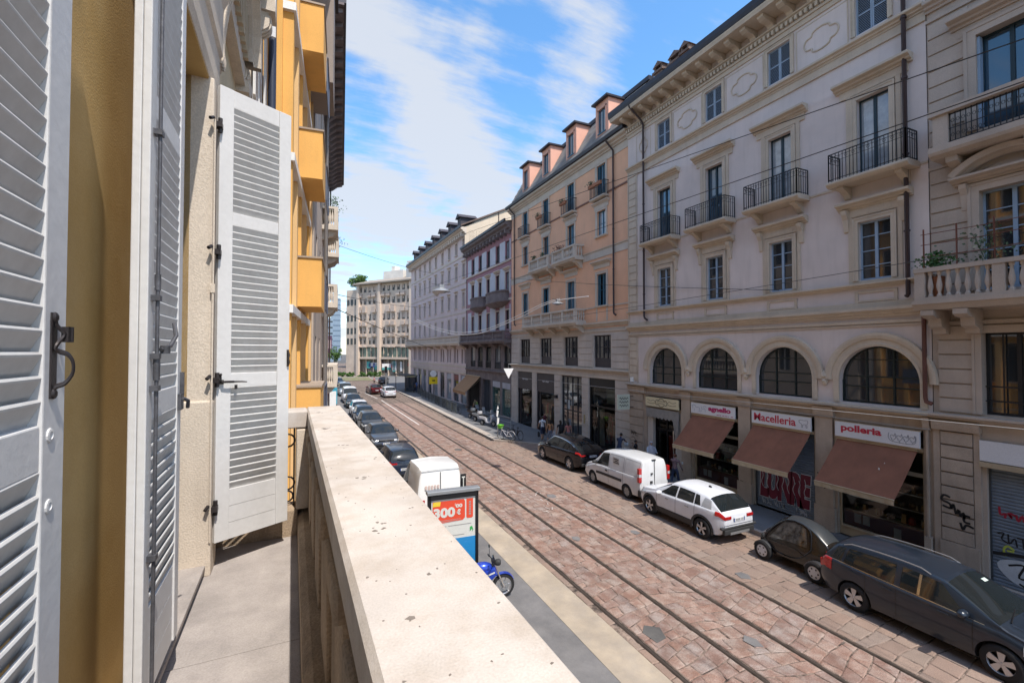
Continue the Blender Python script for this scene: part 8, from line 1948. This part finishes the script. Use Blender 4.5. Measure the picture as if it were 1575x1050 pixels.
# bus shelter and planters beyond
bs_ = thing('bus_shelter', 'dark glazed bus shelter at the far right pavement', 'shelter', (14.6,73.5,.12), R(4))
obj('roof', MB().box(-1.0,1.0,-3.0,3.0,2.5,2.65), PLAST, bs_); obj('posts', MB().box(-.95,-.87,-2.9,-2.8,0,2.5).box(-.95,-.87,2.8,2.9,0,2.5).box(.87,.95,-2.9,-2.8,0,2.5).box(.87,.95,2.8,2.9,0,2.5), PLAST, bs_); obj('pane', MB().box(.89,.92,-2.8,2.8,.2,2.4).box(-.85,.85,-2.87,-2.84,.2,2.4), GLASS, bs_); obj('bench', MB().box(.3,.7,-2,2,.42,.48).box(.45,.55,-1.9,-1.8,0,.42).box(.45,.55,1.8,1.9,0,.42), WHITEP, bs_)
tl_ = thing('traffic_light', 'grey traffic light pole beside the distant moving cars', 'traffic light', (12.3,79,.12), 0); obj('pole', MB().tube([(0,0,0),(0,0,3.4)],.07,8), STEEL, tl_); obj('lamp_box', MB().box(-.2,.2,-.18,.15,2.7,3.8), BLACK, tl_, bevel=.03)
gs_ = thing('pharmacy_sign', 'white and teal sign on a pole before the cream block', 'sign', (13.2,84,.12), 0); obj('panel', MB().box(-.8,.8,-.1,.1,3.0,4.1).box(-.8,.8,-.12,-.1,3.0,3.4), mat('sign_teal', (.08,.35,.33), .5), gs_); obj('panel_top', MB().box(-.8,.8,-.13,-.1,3.4,4.1), WHITEP, gs_); obj('pole', MB().tube([(0,0,0),(0,0,3.0)],.06,6), STEEL, gs_)
# far left pavement: banners and parasols
for i,(x,y,c,lab) in enumerate(((2.6,52,'white','tall white banner panel standing on the left pavement'),(3.0,57,'cyan','cyan banner panel standing on the left pavement'))):
    t = thing('banner', lab, 'banner', (x,y,.12), R(3)); obj('panel', MB().box(-.35,.35,-.05,.05,.2,2.1), WHITEP if c == 'white' else mat('cyan_panel', (.05,.35,.48), .5), t); obj('foot', MB().box(-.3,.3,-.2,.2,0,.2), PLAST, t)
# street lamps hung on wires and the overhead cables
CAB = mat('overhead_cable', (.03,.03,.032), .6, 0, bump=0); CABW = mat('pale_cable', (.62,.62,.62), .5, 0, bump=0)
for (p, s_, lab) in (((7.6,27.4,10.25),1.25,'grey dish-shaped street lamp hung over the tracks, farther one'),((11,18.98,8.8),.62,'grey dish-shaped street lamp hung before the peach building, nearer one')):
    t = thing('street_lamp', lab, 'street lamp', p, 0, 'street lamps hung on wires'); obj('lamp_shade', MB().lathe([(.04*s_,.14*s_),(.18*s_,.10*s_),(.42*s_,-.02*s_),(.46*s_,-.06*s_),(.42*s_,-.07*s_)], (0,0,0), 18), STEEL, t, smooth=True); obj('lamp_glass', MB().lathe([(.001,-.16*s_),(.15*s_,-.14*s_),(.30*s_,-.07*s_)], (0,0,0), 16), GLASSC, t, smooth=True); obj('gear_box', MB().box(-.12*s_,.12*s_,-.08*s_,.08*s_,.12*s_,.28*s_), STEEL, t); obj('hanger', MB().tube([(-.5*s_,0,.30*s_),(0,0,.26*s_),(.5*s_,0,.30*s_)],.012,5), CAB, t)
def cable(label, pts, r=.012, m=CAB, grp='overhead cables'):
    o = obj('overhead_cable', MB().tube(pts, r, 5), m); tag(o, label, 'cable', grp); return o
def sag(a, b, s_, n=14): return [tuple(a[i]+(b[i]-a[i])*t+(-s_*4*t*(1-t) if i == 2 else 0) for i in range(3)) for t in frange(0,1,n)]
cable('upper dark overhead wire crossing in front of the pale building', [(9,-4,9.95),(9,2.73,10.81),(9,17.66,12.69),(9,30,14.2)], .009)
cable('lower dark overhead wire crossing in front of the pale building', [(9,-4,9.9),(9,2.74,10.22),(9,17.66,10.84),(9,40,11.8)], .009)
cable('pale cable sagging from the nearer hung lamp toward the pinkish building', smoothpath([(11,49.96,9.77),(11,42.86,8.66),(11,35.53,7.85),(11,30.16,7.72),(11,27.12,7.95),(11,23.21,8.4),(11,20.5,8.81),(11,18.98,8.93)],3), .020, CABW)
cable('second pale cable running just above the sagging one', smoothpath([(11.1,49.96,9.95),(11.1,42.86,8.85),(11.1,35.53,8.02),(11.1,30.16,7.92),(11.1,27.12,8.12),(11.1,23.21,8.6),(11.1,20.5,8.95),(11.1,18.98,9.02)],3), .016, CABW)
cable('short pale cable to the right of the nearer hung lamp', [(11,18.98,8.93),(11,17.69,8.90),(11,16.38,8.84)], .018, CABW)
cable('topmost dark cable crossing the sky from the left houses', sag((1.6,42,15.9),(16.6,64,17.6),.25), .02)
cable('middle dark cable crossing the street from the left houses', sag((-.8,28,10.2),(16.6,66,12.9),.35), .02)
cable('lowest thick dark cable with a joint crossing the street', sag((-.6,28,9.9),(16.6,63,6.7),.2), .028)
cable('thin cable slanting across the peach building', sag((17,38,13.2),(17.0,12,8.9),.15), .012)
cable('thin wire stretched in front of the arches', sag((16.2,38,4.3),(14.5,-2,4.9),.12), .013, mat('grey_cable', (.35,.34,.33), .7))
cable('thin double wire in front of the first-floor windows', sag((12.5,32,8.2),(12.5,-2,8.7),.1), .009)
